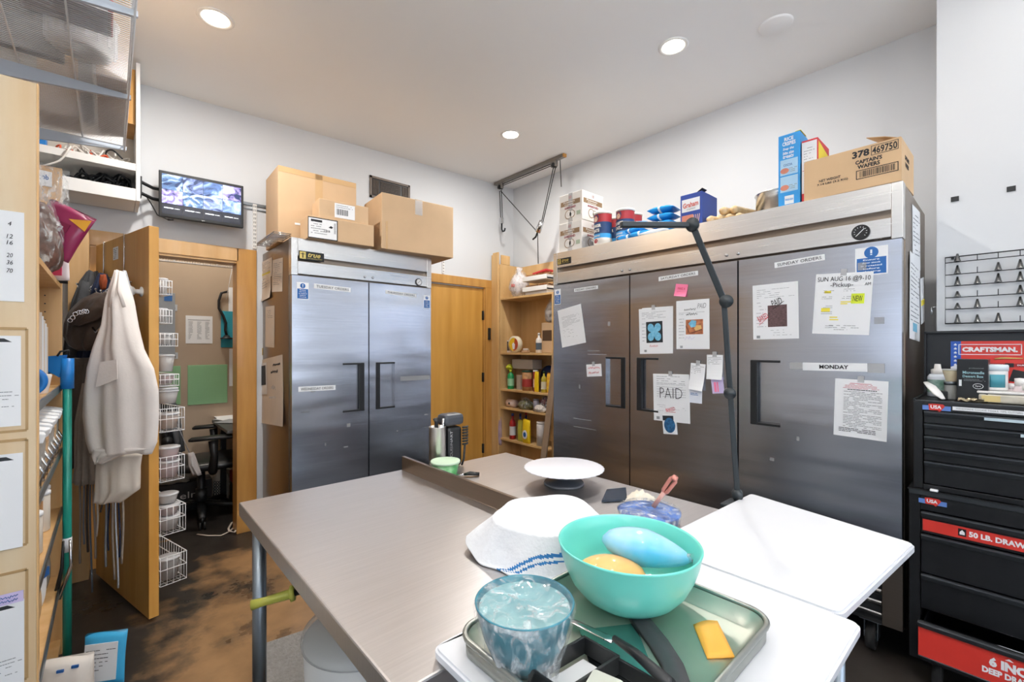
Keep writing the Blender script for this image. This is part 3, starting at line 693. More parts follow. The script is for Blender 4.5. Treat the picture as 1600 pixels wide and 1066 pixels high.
# steel utensil canister + appliance
t = thing('steel_canister', 'tall brushed steel canister of utensils at the far table edge', 'canister', (1.005, 1.578, TZ+.001))
m = MB(); m.lathe([(.033, 0), (.035, .003), (.035, .178), (.036, .18), (.0335, .181), (.033, .1)], steel('canister_steel', '#c4c4c2', .3, (4, 4, 4)), seg=36, capt=False); m.build('canister', t)
m = MB()
m.tube([(.0, 0, .12), (-.006, .0, .2), (-.01, .004, .215)], [.006, .008, .01], BLACK, 8); m.build('utensil', t)
m = MB(); m.tube([(.02, 0, .12), (.03, .0, .21)], [.004, .006], CHROME, 8); m.build('utensil', t)
t = thing('coffee_grinder', 'dark grey electric appliance with a coiled cord behind the steel canister', 'appliance', (1.088, 1.6, TZ+.001))
m = MB(); m.box((0, 0, .085), (.075, .06, .17), BLACK, bev=.014); m.box((-.004, 0, .2), (.1, .07, .05), M('charcoal_casing', '#3d4046', .4), bev=.016); m.build('body', t)
m = MB()
for k in range(7): m.tube([(.05+.012*math.cos(a), -.032+.012*math.sin(a)*.4, .09+.012*k+.002*a/PI) for a in [2*PI*i/12 for i in range(13)]], .0045, BLACK, 6)
m.tube([(.05, -.03, .09), (.045, -.03, .03), (.03, -.035, .004)], .0045, BLACK, 6); m.build('power_cord', t)
m = MB()
m.text('CUISINART', .11, .012, CHROME, (-.02, -.031, .1), mx=None, ang=PI/2, bold=.02); m.build('lettering', t)
# blue wrapped bowl with copper spatula
pc = atz(1014, 800, TZ+.03)
t = thing('wrapped_icing_dish', 'low round dish of royal blue icing under cling film', 'dish', (pc.x, pc.y, TZ+.001))
m = MB(); m.lathe([(.07, 0), (.08, .004), (.086, .03), (.089, .032), (.08, .034), (.001, .037)], M('royal_blue_icing', '#2f6ec4', .3, col2='#14478f', scale=16, contrast=(.42, .58), coat=.5, bump=.5, bscale=25), seg=44, wob=wob(7, .008)); m.build('icing', t)
m = MB(); m.lathe([(.075, .001), (.086, .01), (.09, .032), (.086, .041), (.04, .043), (.001, .041)], FILMC, seg=60, capb=False, capt=False, wob=wob(13, .012)); m.build('cling_film', t)
t = thing('copper_spatula', 'pinkish copper spatula handle sticking up from the blue icing', 'spatula')
h0, h1 = att(1021, 792, 1.29), att(1055, 746, 1.26)
m = MB(); m.tube([h0, h0.lerp(h1, .3), h0.lerp(h1, .5)], [.007, .006, .007], M('wrapped_shaft', '#c99a90', .3, bump=.5, bscale=40), 10); m.build('shaft', t)
COP = M('rose_copper', '#c58277', .3, metal=.4)
m = MB(); d = (h1-h0).normalized(); sd = d.cross(Vector((ray(1040, 770)))).normalized()
for k in (-1, 1): m.tube([h0.lerp(h1, .45), h0.lerp(h1, .55)+sd*.006*k, h0.lerp(h1, .9)+sd*.0075*k, h1], [.005, .0055, .0055, .006], COP, 10)
m.tube([h0.lerp(h1, .92), h1+d*.004], [.01, .0075], COP, 12); m.build('handle', t)
# cloth scrap + blue tile near turntable
t = thing('crumpled_cloth', 'small cream crumpled cloth behind the blue icing dish', 'cloth')
pc = atz(1000, 778, TZ+.01); q = random.Random(11); rows = []
for i in range(9):
    rows.append([(pc.x+.10*(j/8-.5)+q.uniform(-.004, .004), pc.y+.08*(i/8-.5)+q.uniform(-.004, .004), TZ+.003+max(0, .03*math.sin(PI*i/8)*math.sin(PI*j/8)+q.uniform(-.006, .008))) for j in range(9)])
m = MB(); m.sheet(rows, M('cream_cloth', '#e4dccb', .9, bump=.3), .002); m.build('cloth', t)
t = thing('smartphone', 'flat dark blue-black phone lying between turntable and blue icing', 'phone')
k = [atz(948, 768, TZ), atz(978, 765, TZ), atz(980, 784, TZ), atz(940, 786, TZ)]
m = MB(); m.slab([(p.x, p.y) for p in k], TZ+.001, TZ+.008, M('dark_glass', '#2a3442', .12), .001); m.build('body', t)
# ---------------------------------------------------------------- articulated desk lamp
t = thing('desk_lamp', 'black articulated lamp clamped to the far table corner before the refrigerator', 'lamp')
LB = M('lamp_black', '#20272b', .4, var=.05)
def J(px, py, tt): return att(px, py, tt)
b0 = Vector((1.475, .66, TZ)); K = 1.455
j0 = J(1152, 772, K); j1 = J(1141, 614, K); j2 = J(1131, 470, K); j3 = J(1082, 352, K); j4 = J(970, 351, K-.05)
def bar(m, a, b, w_, d_, mat):
    v = b-a; z = v.normalized(); x = ray(1120, 500).cross(z).normalized(); y = z.cross(x)
    Mx = Matrix((x, y, z)).transposed().to_4x4(); m.box((a+b)/2, (w_, d_, v.length), mat, rot=Mx, bev=.003)
m = MB(); bar(m, j0, j2, .017, .014, LB); m.build('lower_arm', t)
m = MB(); bar(m, j2, j3, .020, .014, LB); m.build('upper_arm', t)
m = MB(); bar(m, j3, j4, .017, .022, LB); m.build('lamp_head', t)
yv = ray(1120, 500).normalized()
for p, r in ((j2+Vector((.008, -.004, -.002)), .021), (j3, .021), (j1-Vector((.004, -.0, 0)), .018), (j0, .016)):
    m = MB(); m.cyl(p-yv*.02, p+yv*.012, r, LB, 28); m.build('joint', t)
m = MB(); px_ = Vector((j0.x, j0.y, 0)); m.cyl((px_.x, px_.y, TZ-.0), (px_.x, px_.y, j0.z), .011, LB, 16)
m.box((px_.x-.03, px_.y, TZ+.006), (.08, .05, .012), LB, bev=.003); m.box((px_.x+.004, px_.y, TZ-.03), (.012, .045, .08), LB, bev=.003); m.box((px_.x-.03, px_.y, TZ-.065), (.08, .045, .01), LB, bev=.003); m.build('clamp', t)
# ---------------------------------------------------------------- buckets under the table
MILK = M('milky_plastic_bucket', '#d3d4d2', .35, trans=.15, var=.04)
t = thing('ingredient_bucket', 'white lidded bucket standing below the others under the steel table', 'bucket', (.575, 1.30, .2))
m = MB(); m.lathe([(.155, 0), (.16, .005), (.172, .33), (.001, .33)], MILK, seg=48); m.build('pail', t)
m = MB(); m.lathe([(.178, .325), (.18, .335), (.176, .347), (.165, .342), (.001, .342)], PLASTICC, seg=48); m.build('lid', t)
m = MB(); b = bmesh.new(); rows = []
for i in range(2):
    rows.append([(.171*math.cos(a), .171*math.sin(a), .16+.12*i) for a in [math.radians(-150+k*6) for k in range(12)]])
m.sheet(rows, PAPER, .0008); rows = [[(.1722*math.cos(a), .1722*math.sin(a), .16+.055*i) for a in [math.radians(-150+k*6) for k in range(12)]] for i in range(2)]
m.sheet(rows, M('lime_green_print', '#7cb83a', .5), .0008); m.text('NON-GMO', .13, .022, BLUE, (0, 0, 0), mx=Matrix.Translation((.173*math.cos(math.radians(-117)), .173*math.sin(math.radians(-117)), .25)) @ Matrix.Rotation(math.radians(-27), 4, 'Z'), bold=.02); m.build('paper_label', t)
t = thing('storage_canister', 'clear round canister standing on the lidded bucket under the table', 'canister', (.60, 1.32, .5475))
m = MB(); m.lathe([(.12, 0), (.125, .004), (.14, .24), (.136, .24), (.12, .008)], M('frosted_plastic', '#c9c8c4', .3, trans=.45, alpha=.75), seg=44, capt=False); m.build('canister', t)
m = MB(); m.lathe([(.118, .006), (.127, .17), (.001, .17)], M('flour', '#d9d2c2', .9), seg=30); m.build('flour', t)
t = thing('rolling_pin_handle', 'olive green handled tool poking out from under the steel table', 'kitchen tool')
g0, g1 = att(393, 946, 1.17), att(458, 927, 1.20)
OL = M('olive_silicone', '#9a9a3e', .45)
m = MB(); m.tube([g0, g0.lerp(g1, .3), g0.lerp(g1, .85), g1], [.013, .0105, .0125, .013], OL, 18); m.tube([g1-(g1-g0).normalized()*.006, g1+(g1-g0).normalized()*.004], [.021, .019], OL, 20); m.build('grip', t)
m = MB(); m.tube([g1, g1+(g1-g0)*.5], [.009, .009], BLACK, 10); m.build('shaft', t)
t = thing('carpeted_dolly', 'grey carpet-topped moving dolly on the floor behind the table leg', 'dolly', (.72, 1.88, 0), -.12)
m = MB(); m.b2(-.3, .3, -.2, .2, .09, .13, M('grey_carpet', '#8d8a86', .95, bump=.8, bscale=120, var=.12, scale=60), .01); m.build('deck', t)
for x in (-.24, .24):
    for y in (-.14, .14): m = MB(); m.cyl((x-.012, y, .035), (x+.012, y, .035), .035, RUBBER, 18); m.b2(x-.02, x+.02, y-.02, y+.02, .06, .09, GALV); m.build('caster', t)
# ================================================================ PAPERS
def note(name, label, cat, plane, cs, fn=None, mat=PAPER, curl=0., group=None, off=.0015, tape=0):
    ax, val, nrm = plane       # 'x': faces -X ; 'y': faces -Y
    if len(cs) == 4 and not isinstance(cs[0], tuple):      # right edge px, top py, bottom py, width: an upright sheet
        a_ = aty(cs[0], cs[1], val); b_ = aty(cs[0], cs[2], val); P = [a_-Vector((cs[3], 0, 0)), a_, Vector((a_.x, a_.y, b_.z)), Vector((a_.x-cs[3], a_.y, b_.z))]
    else: P = [(atx if ax == 'x' else aty)(px, py, val) for px, py in cs]
    o = [( -p.y if ax == 'x' else p.x, p.z) for p in P]      # in-plane right, up
    cx = sum(p[0] for p in o)/4; cz_ = sum(p[1] for p in o)/4
    w_ = (math.dist(o[0], o[1])+math.dist(o[3], o[2]))/2; h_ = (math.dist(o[0], o[3])+math.dist(o[1], o[2]))/2
    roll = math.atan2(o[1][1]-o[0][1], o[1][0]-o[0][0]); roll2 = math.atan2(-(o[0][0]-o[3][0]), o[0][1]-o[3][1]); roll = (roll+roll2)/2
    loc = (val-off, -cx, cz_) if ax == 'x' else (cx, val-off, cz_)
    Mx = (Matrix.Rotation(-PI/2, 3, 'Z') if ax == 'x' else Matrix.Identity(3)) @ Matrix.Rotation(-roll, 3, 'Y')
    t = thing(name, label, cat, loc, tuple(Mx.to_euler()), group)
    rows = []; n = 8
    for i in range(n+1):
        v = i/n; rows.append([(w_*(j/n-.5), -curl*(v**3)*(.4+.6*j/n), h_*(.5-v)) for j in range(n+1)])
    m = MB(); m.sheet(rows, mat, .0004, smooth=False); m.build('sheet', t)
    if fn: m = MB(); fn(m, w_, h_); m.build('printing', t)
    if tape: m = MB(); m.b2(-.012, .012, -.0022, -.0018, h_*.5-.012, h_*.5+.018, CLEARTAPE); m.build('tape_piece', t)
    return t
P2 = ('x', F2X, 0); P1 = ('y', F1Y, 0)
SER = None
def strip(txt):
    def f(m, w_, h_): m.text(txt, w_*.88, h_*.52, INKD, (0, -.0012, 0), bold=.0)
    return f
strip_l = [('FRIDAY ORDERS', P2, [(897.2, 450.7), (933.9, 446.8), (935, 452), (897.4, 455.9)], 'three-door refrigerator'),
 ('SATURDAY ORDERS', P2, [(1028.9, 432), (1090.6, 424.3), (1091, 430.4), (1029.4, 439.4)], ''), ('SUNDAY ORDERS', P2, [(1210, 410), (1288.5, 397.9), (1289.5, 407), (1210.7, 418.6)], ''),
 ('TUESDAY ORDERS', P1, [(490.7, 444), (548, 449), (548, 456), (490.2, 451.7)], ''), ('THURSDAY ORDERS', P1, [(602.4, 454.2), (650.6, 458.8), (650.6, 464.4), (602, 460)], ''),
 ('WEDNESDAY ORDERS', P1, [(466, 604.4), (524.5, 602), (523.8, 610), (466, 612)], '')]
for s_, pl, cs, _ in strip_l:
    note('door_label_strip', 'white paper strip printed %s taped on a steel refrigerator door' % s_, 'label strip', pl, cs, strip(s_), group='day label strips on the refrigerators')
def fmon(m, w_, h_): m.text('MONDAY', w_*.45, h_*.5, INKD, (-.0, -.0012, 0), bold=.025); m.b2(w_*.5, w_*.74, -.001, -.0007, -h_*.6, h_*.5, CLEARTAPE); m.b2(-w_*.72, -w_*.5, -.001, -.0007, -h_*.4, h_*.5, CLEARTAPE)
note('door_label_strip', 'wide white strip printed MONDAY with clear tape at its ends', 'label strip', P2, [(1254.4, 567), (1355.8, 567.5), (1355, 580.7), (1254.4, 579)], fmon, group='day label strips on the refrigerators')
PICB = M('picture_blue', '#86c6e0', .6, scale=60, col2='#5ba6c9'); PICD = M('picture_dark', '#23282d', .6); PICO = M('picture_orange', '#c98256', .6, scale=50, col2='#8a4a34'); PICC = M('picture_cookie', '#d8b06c', .6, scale=80)
PICBR = M('picture_brown', '#6d5455', .6, scale=90, col2='#3a2a2c', stretch=(1, 1, 4)); PICN = M('picture_navy', '#2f6f9f', .6, scale=60, col2='#163a5c')
def n1(m, w_, h_): dashes(m, -w_*.36, w_*.38, h_*.0, h_*.3, 10, INK, seed=2, th=.2); dashes(m, -w_*.36, w_*.2, -h_*.3, -h_*.04, 7, INK, seed=3, fill=.5, th=.15)
note('order_sheet', 'tilted typed order sheet on the first door of the wide refrigerator', 'paper', P2, [(871, 485.6), (908, 475), (915.5, 534.7), (879, 544)], n1)
def n2(m, w_, h_):
    m.text('Wholesale', w_*.72, h_*.2, INKR, (0, -.0014, h_*.2), shear=.2); m.text('8 PICKUP', w_*.65, h_*.2, INKR, (0, -.0014, -h_*.18), shear=.2)
def n2(m, w_, h_): scrawl(m, -w_*.38, w_*.38, h_*.2, h_*.2, INKR, 4, .0015); scrawl(m, -w_*.38, w_*.34, -h_*.2, h_*.22, INKR, 5, .0015)
note('handwritten_note', 'small square note with red handwriting left of the first door handle', 'note', P2, [(916.3, 570), (940, 568.5), (940, 588), (917.4, 588.7)], n2, tape=1)
def pk(m, w_, h_): m.text('MAKE A', w_*.6, h_*.18, INKR, (0, -.0014, h_*.14), shear=.3); scrawl(m, -w_*.3, w_*.3, -h_*.12, h_*.12, INKR, 6, .001)
note('sticky_note', 'pink sticky note below the Saturday strip', 'sticky note', P2, [(1057, 444.6), (1076.7, 443.9), (1071.7, 462.6), (1052.6, 463.7)], pk, mat=PINK, curl=.012)
def bfly(m, w_, h_):
    dashes(m, -w_*.4, w_*.4, h_*.26, h_*.42, 5, INK, seed=8, th=.2); m.b2(-w_*.26, w_*.28, -.0011, -.0008, -h_*.26, h_*.2, PICD)
    pts = []
    for k in range(40):
        a = 2*PI*k/40; r = 1+.38*math.cos(4*a+PI)*-1 if 0 else .42+.66*abs(math.sin(2*a))**.7
        pts.append((w_*.01+w_*.25*r*math.cos(a), -h_*.03+h_*.215*r*math.sin(a)))
    m.poly(pts, .0004, PICB, Matrix.Translation((0, -.0012, 0)))
    scrawl(m, -w_*.15, w_*.12, -h_*.33, h_*.06, INKR, 9, .0012); m.b2(-w_*.34, -w_*.26, -.0012, -.0008, -h_*.46, -h_*.41, INK)
    dashes(m, -w_*.4, -w_*.28, -h_*.25, h_*.2, 6, INK, seed=18, th=.15)
note('order_sheet', 'order sheet with a pale blue butterfly-shaped picture', 'paper', P2, [(998, 483.3), (1046, 478.8), (1047, 552.6), (1000.3, 553.2)], bfly, tape=1)
note('order_sheet', 'blank white page sticking out behind the butterfly order sheet', 'paper', P2, [(1003, 481.3), (1051.4, 478.8), (1051.9, 552), (1004, 552.2)], None, off=.0008)
def shoes(m, w_, h_):
    dashes(m, -w_*.42, w_*.36, h_*.2, h_*.26, 2, INK, seed=3, th=.2); dashes(m, -w_*.42, -w_*.25, -h_*.3, h_*.15, 7, INK, seed=13, th=.15)
    scrawl(m, -w_*.25, w_*.1, h_*.31, h_*.05, INKD, 2); scrawl(m, -w_*.18, w_*.15, h_*.21, h_*.06, INKD, 12); m.text('PAID', w_*.26, h_*.1, INK, (w_*.28, -.0012, h_*.37), shear=.3)
    m.b2(-w_*.2, w_*.32, -.0011, -.0008, -h_*.2, h_*.1, PICO); m.poly([(-w_*.12, h_*.02), (-w_*.02, h_*.09), (w_*.12, h_*.07), (w_*.1, -h_*.05), (-w_*.04, -h_*.06)], .0003, PICB, Matrix.Translation((0, -.0011, 0)))
    m.poly([(w_*.05, -h_*.08), (w_*.12, -h_*.02), (w_*.26, -h_*.02), (w_*.28, -h_*.09), (w_*.1, -h_*.13)], .0003, PICC, Matrix.Translation((0, -.0014, 0)))
    m.tube([(-w_*.2, -.0018, -h_*.02), (-w_*.08, -.0018, -h_*.18), (w_*.29, -.0018, -h_*.11)], .0014, INKD, 4)
    scrawl(m, -w_*.22, w_*.05, -h_*.28, h_*.09, LILAC, 3, .001); m.b2(-w_*.38, -w_*.3, -.0012, -.0008, -h_*.48, -h_*.43, INK)
note('order_sheet', 'order sheet with an orange and blue cookie picture next to the lamp arm', 'paper', P2, [(1057, 471), (1108.9, 466.4), (1108.4, 545.3), (1057, 546)], shoes)
def paid(m, w_, h_):
    dashes(m, -w_*.4, w_*.38, h_*.28, h_*.47, 4, INK, seed=6, th=.18); dashes(m, -w_*.4, w_*.4, h_*.0, h_*.3, 6, INK, seed=5, th=.12, fill=.95, para=0)
    m.text('PAID', w_*.62, h_*.22, INKD, (0, -.0014, h_*.1), bold=-.02); m.text('BAKED', w_*.26, h_*.07, INKR, (-w_*.02, -.0014, -h_*.24), ang=.25); m.b2(-w_*.1, w_*.12, -.0012, -.0008, -h_*.3, -h_*.292, INKR)
    dashes(m, -w_*.4, w_*.4, -h_*.34, -h_*.14, 5, INK, seed=15, th=.1, fill=.3); m.b2(-w_*.42, -w_*.33, -.0012, -.0008, -h_*.47, -h_*.41, INK)
note('order_sheet', 'order sheet with PAID written large across its middle', 'paper', P2, [(1021.3, 584.7), (1077.6, 584.7), (1078, 661.6), (1021.3, 657.1)], paid, tape=1)
def navy(m, w_, h_):
    m.b2(-w_*.47, w_*.3, -.0011, -.0008, h_*.22, h_*.48, PICD); pts = [(w_*.0+w_*.4*math.cos(2*PI*k/28), -h_*.03+h_*.4*math.sin(2*PI*k/28)) for k in range(28)]; m.poly(pts, .0003, PICN, Matrix.Translation((0, -.0012, 0)))
note('cake_photo', 'small photo of a round blue cake below the PAID order sheet', 'photo', P2, [(1035.6, 649.3), (1055.8, 648.9), (1060, 679.6), (1036.6, 677.4)], navy, off=.0035)
def rc(seed, ylw=0, red=0):
    def f(m, w_, h_):
        dashes(m, -w_*.42, w_*.42, -h_*.1, h_*.42, 8, INK, seed=seed, th=.25); m.b2(-w_*.1, w_*.12, -.0013, -.0008, h_*.02, h_*.05, INKD)
        if ylw: m.b2(-w_*.4, w_*.3, -.001, -.0006, -h_*.2, -h_*.12, YEL)
        if red: m.b2(-w_*.38, -w_*.08, -.001, -.0006, -h_*.45, -h_*.38, INKR); scrawl(m, 0, w_*.25, -h_*.3, h_*.08, INKD, seed)
    return f
note('receipt', 'grey-blue slip hanging below the left receipt', 'receipt', P2, [(1077.3, 606), (1098.6, 608), (1095.6, 631.3), (1076.8, 628.6)], lambda m, w_, h_: dashes(m, -w_*.4, w_*.2, 0, h_*.2, 2, BLUE, seed=1, th=.4), mat=M('pale_blue_paper', '#dfe4ee', .8), off=.001)
note('receipt', 'curled receipt with red ink right of the PAID sheet', 'receipt', P2, [(1080.9, 567.8), (1104.6, 569.3), (1098, 609.8), (1076, 609)], rc(3, 0, 1), curl=.02, off=.003, tape=1)
note('receipt', 'curled receipt with a yellow highlighted line beside the lamp arm', 'receipt', P2, [(1105.8, 555), (1130.9, 554.3), (1128.6, 592.6), (1103.9, 593.3)], rc(7, 1, 0), curl=.015, off=.003, tape=1)
note('receipt', 'lilac slip with a bright pink mark below the highlighted receipt', 'receipt', P2, [(1110.6, 590), (1130.9, 589), (1130.9, 614.8), (1113.6, 615)], lambda m, w_, h_: (m.b2(-w_*.3, -w_*.12, -.0012, -.0006, -h_*.4, h_*.2, PINK), m.b2(-w_*.05, w_*.06, -.0012, -.0006, -h_*.4, h_*.2, PINK)), mat=LILAC, off=.001)
def brown(m, w_, h_):
    dashes(m, -w_*.4, w_*.42, h_*.24, h_*.42, 5, INK, seed=21, th=.15); dashes(m, -w_*.42, -w_*.2, -h_*.3, h_*.2, 8, INK, seed=22, th=.12)
    m.text('PAID', w_*.24, h_*.12, INKD, (w_*.04, -.0014, h_*.16), ang=.35, shear=.2); m.tube([(-w_*.05, -.0016, h_*.04), (w_*.2, -.0016, h_*.17)], .0012, INKD, 4)
    m.b2(-w_*.16, w_*.26, -.0011, -.0008, -h_*.28, h_*.11, PICBR); m.text('BAKED', w_*.24, h_*.1, INKR, (-w_*.27, -.0016, -h_*.1), ang=.5); m.tube([(-w_*.36, -.0016, -h_*.24), (-w_*.18, -.0016, -h_*.12)], .001, INKR, 4)
    m.b2(-w_*.42, -w_*.34, -.0012, -.0008, -h_*.48, -h_*.43, INK); dashes(m, -w_*.1, w_*.35, -h_*.45, -h_*.32, 3, INK, seed=23, th=.12, fill=.4)
note('order_sheet', 'order sheet with a dark brown picture and red writing under the Sunday strip', 'paper', P2, [(1176.3, 447), (1246.8, 439), (1249, 529), (1177, 530.8)], brown)
def sun(m, w_, h_):
    m.text('SUN AUG 16 @9-10', w_*.92, h_*.1, INKD, (-.0, -.0014, h_*.40)); m.text('AM', w_*.1, h_*.045, INKD, (w_*.42, -.0014, h_*.31)); m.text('-Pickup-', w_*.4, h_*.09, INKD, (-w_*.02, -.0014, h_*.3))
    for i, (x, z) in enumerate(((-.34, .2), (.02, .22), (-.36, .1), (.0, .1), (-.36, -.05), (-.36, -.15), (-.3, -.38))): dashes(m, w_*x, w_*(x+.2), h_*(z-.03), h_*(z+.03), 2, INK, seed=30+i, th=.25)
    for x, z, l_, h2 in ((-.32, .175, .12, .04), (-.36, -.13, .16, .06), (-.02, .02, .2, .018), (-.02, -.01, .12, .018), (-.2, -.23, .14, .018), (-.2, -.27, .16, .018)): m.b2(w_*x, w_*(x+l_), -.0011, -.0006, h_*z, h_*(z+h2), YEL)
    m.b2(w_*.16, w_*.38, -.0016, -.0006, h_*.0, h_*.16, LIME); m.text('NEW', w_*.16, h_*.09, INKD, (w_*.27, -.0018, h_*.08))
    dashes(m, -w_*.2, w_*.32, -h_*.44, -h_*.34, 3, INK, seed=40, th=.25)
note('order_sheet', 'order sheet headed SUN AUG 16 with yellow highlights and a lime note', 'paper', P2, [(1275.4, 429), (1365, 424), (1358.4, 523.6), (1269, 521.6)], sun, tape=1)
def rules(m, w_, h_):
    m.b2(-w_*.2, w_*.2, -.0011, -.0008, h_*.43, h_*.436, INKR)
    for i, k in enumerate((.22, .3, .3, .34)): dashes(m, -w_*k, w_*k, h_*(.405-.022*i), h_*(.425-.022*i), 1, INKR, seed=50+i, th=.3, fill=.9, para=0)
    dashes(m, -w_*.25, w_*.3, h_*.31, h_*.335, 1, INKD, seed=60, th=.5, fill=.95, para=0)
    dashes(m, -w_*.32, w_*.4, -h_*.33, h_*.3, 24, INKD, seed=61, th=.22, fill=.85); dashes(m, -w_*.4, w_*.3, -h_*.42, -h_*.34, 3, INKD, seed=62, th=.4, fill=.95, para=0)
note('notice_sheet', 'densely typed rules sheet with a red heading below the MONDAY strip', 'paper', P2, [(1304.3, 590.5), (1388.6, 597), (1385.3, 691), (1303.3, 679)], rules, tape=1)
# papers on the narrow side of the two-door refrigerator
PS = ('x', F1X, 0)
def gen(seed, n=8, mat=INK): return lambda m, w_, h_: dashes(m, -w_*.4, w_*.4, -h_*.3, h_*.4, n, mat, seed=seed, th=.2)
note('side_note', 'upper crumpled page with a yellow line on the left side of the two-door refrigerator', 'paper', PS, [(399, 414.5), (425.4, 402.5), (425.4, 431), (399, 441.6)], lambda m, w_, h_: (gen(1)(m, w_, h_), m.b2(-w_*.2, w_*.4, -.001, -.0006, -h_*.3, -h_*.2, YEL)), mat=PAPERC)
note('side_note', 'small curled page directly under the crumpled page with the yellow line', 'paper', PS, [(401, 441.6), (425.4, 434), (422, 467), (402, 473)], gen(2, 6), mat=PAPERC, curl=.01)
note('side_note', 'narrow typed page beside the crumpled pages near the refrigerator front edge', 'paper', PS, [(426.6, 407), (441.6, 402.5), (442.5, 455), (425.4, 456.6)], gen(3, 12), mat=PAPERC)
note('side_note', 'long plain slip halfway down the side of the two-door refrigerator', 'paper', PS, [(415.5, 480.6), (430.8, 476.7), (427.5, 542.8), (414.6, 542)], lambda m, w_, h_: dashes(m, -w_*.3, w_*.3, h_*.2, h_*.42, 5, INK, seed=4, th=.2), mat=PAPERC)
note('side_note', 'large creased drawing low on the side of the two-door refrigerator', 'paper', PS, [(406, 558.7), (445.5, 560), (441, 668), (410, 658)], lambda m, w_, h_: (scrawl(m, w_*.1, w_*.4, h_*.38, h_*.04, INKD, 1), scrawl(m, w_*.0, w_*.3, h_*.28, h_*.05, INKD, 2), scrawl(m, -w_*.1, w_*.2, -h_*.1, h_*.05, INK, 3), scrawl(m, 0, w_*.2, h_*.05, h_*.1, INK, 7)), mat=PAPERC, curl=.01)
note('side_photo', 'white card with a dark rectangular picture on the refrigerator side', 'photo', PS, [(402, 568.2), (418.5, 569), (417.6, 617), (404, 615.7)], lambda m, w_, h_: m.b2(-w_*.1, w_*.42, -.0013, -.0008, -h_*.2, h_*.42, PICD), off=.006)
note('sticky_note', 'tiny yellow square note on the refrigerator side', 'sticky note', PS, [(405.5, 544), (411, 544), (411, 555), (405.5, 555)], None, mat=M('mustard_note', '#c9a52d', .7))
# papers hanging on the right side of the three-door refrigerator
PR = ('y', F2Y-2.017, 0)
note('clipped_papers', 'white page high on the right side of the three-door refrigerator', 'paper', PR, [(1425, 322), (1437, 330), (1437, 425), (1425, 415)], gen(5, 10))
note('clipped_papers', 'longest hanging page on the right side of the three-door refrigerator', 'paper', PR, [(1421, 400), (1433, 405), (1438, 532), (1418, 528)], lambda m, w_, h_: (gen(6, 14)(m, w_, h_), m.b2(-w_*.2, w_*.2, -.001, -.0006, -h_*.4, -h_*.3, PICB)), off=.004)
note('clipped_papers', 'narrow page with a yellow strip behind the longest hanging page', 'paper', PR, [(1434, 436), (1438.5, 436), (1443, 506), (1436, 500)], lambda m, w_, h_: m.b2(-w_*.4, w_*.4, -.003, -.001, -h_*.1, h_*.02, YEL), off=.008)
# ================================================================ GOODS ON THE REFRIGERATORS
FT = 2.088
def rbox(t, w_, d_, h_, mat, name='carton', bev=.003, faces=None):
    m = MB(); m.b2(0, w_, 0, d_, 0, h_, mat, bev); return m.build(name, t)
def carton(name, label, loc, rz, w_, d_, h_, mat=KRAFT, group=None, tape=True):
    t = thing(name, label, 'cardboard box', loc, rz, group); rbox(t, w_, d_, h_, mat, 'carton', .004)
    return t
G1 = 'cardboard boxes on the two-door refrigerator'
t = carton('cardboard_box', 'tallest cardboard box on the two-door refrigerator, at its left end', (.845, 3.3, FT), -.03, .535, .36, .52, KRAFT, G1)
m = MB(); m.b2(.24, .29, -.0012, -.0005, 0, .515, TAPE); m.b2(.002, .53, -.0012, -.0005, .48, .518, TAPE); m.build('packing_tape', t)
m = MB(); m.b2(.105, .16, -.002, -.0005, .135, .148, PAPER); m.build('paper_label', t)
t = carton('cardboard_box', 'flat cardboard box with a black-framed shipping label, under a smaller one', (.955, 3.045, FT), -.07, .44, .2, .15, KRAFT, G1)
m = MB(); m.b2(.002, .19, -.0009, -.0004, .002, .14, INKD); m.b2(.006, .184, -.0014, -.0009, .008, .134, PAPER); dashes(m, .02, .12, .03, .12, 6, INK, y=-.0016, seed=4, th=.3); m.b2(.02, .09, -.002, -.0014, .112, .126, INKD); m.text('2 HOB', .04, .014, INKD, (.12, -.0016, .06), bold=.02); m.poly([(.13, .085), (.145, .098), (.16, .09), (.15, .08)], .0004, INKD, Matrix.Translation((0, -.0014, 0)))
for k in range(9): m.b2(.165, .178, -.0018, -.0014, .05+k*.008, .053+k*.008, INKD)
m.build('shipping_label', t)
t = carton('cardboard_box', 'small cardboard box with a white barcode label, stacked on the flat one', (1.03, 3.055, FT+.1515), -.08, .33, .18, .125, KRAFT, G1)
m = MB(); m.b2(.1, .235, -.0012, -.0004, .015, .112, PAPER); 
for k in range(16): m.b2(.112+k*.005, .112+k*.005+.0015+.001*(k % 3), -.0016, -.0012, .035, .075, INKD)
dashes(m, .11, .22, .08, .105, 2, INK, y=-.0013, seed=2, th=.3); m.build('barcode_label', t)
t = carton('cardboard_box', 'wide cardboard box overhanging the right end of the two-door refrigerator', (1.455, 3.02, FT), -.075, .59, .36, .405, KRAFT, G1)
m = MB(); m.b2(.26, .32, -.0012, -.0005, .29, .4, CLEARTAPE); m.b2(.26, .32, -.0006, .355, .4052, .4062, CLEARTAPE); m.b2(.03, .045, -.001, -.0004, .0, .2, TAPE); m.build('packing_tape', t)
t = thing('cooling_rack', 'chrome wire racks on the left edge of the two-door refrigerator', 'wire rack', (.80, 3.1, FT+.002))
m = MB()
for z in (.004, .016):
    m.tube([(-.03, 0, z), (.07, 0, z), (.07, .44, z), (-.03, .44, z)], .0028, CHROME, 6, closed=True)
    for k in range(12): m.cyl((-.03+.009*k, 0, z+.003), (-.03+.009*k, .44, z+.003), .0014, CHROME, 5)
    for k in range(5): m.cyl((-.03, .08+.08*k, z), (.07, .08+.08*k, z), .002, CHROME, 5)
m.cyl((0, 0, 0), (0, 0, .016), .003, CHROME); m.build('wires', t)
def F2pos(px, X): return atx(px, 300, X)
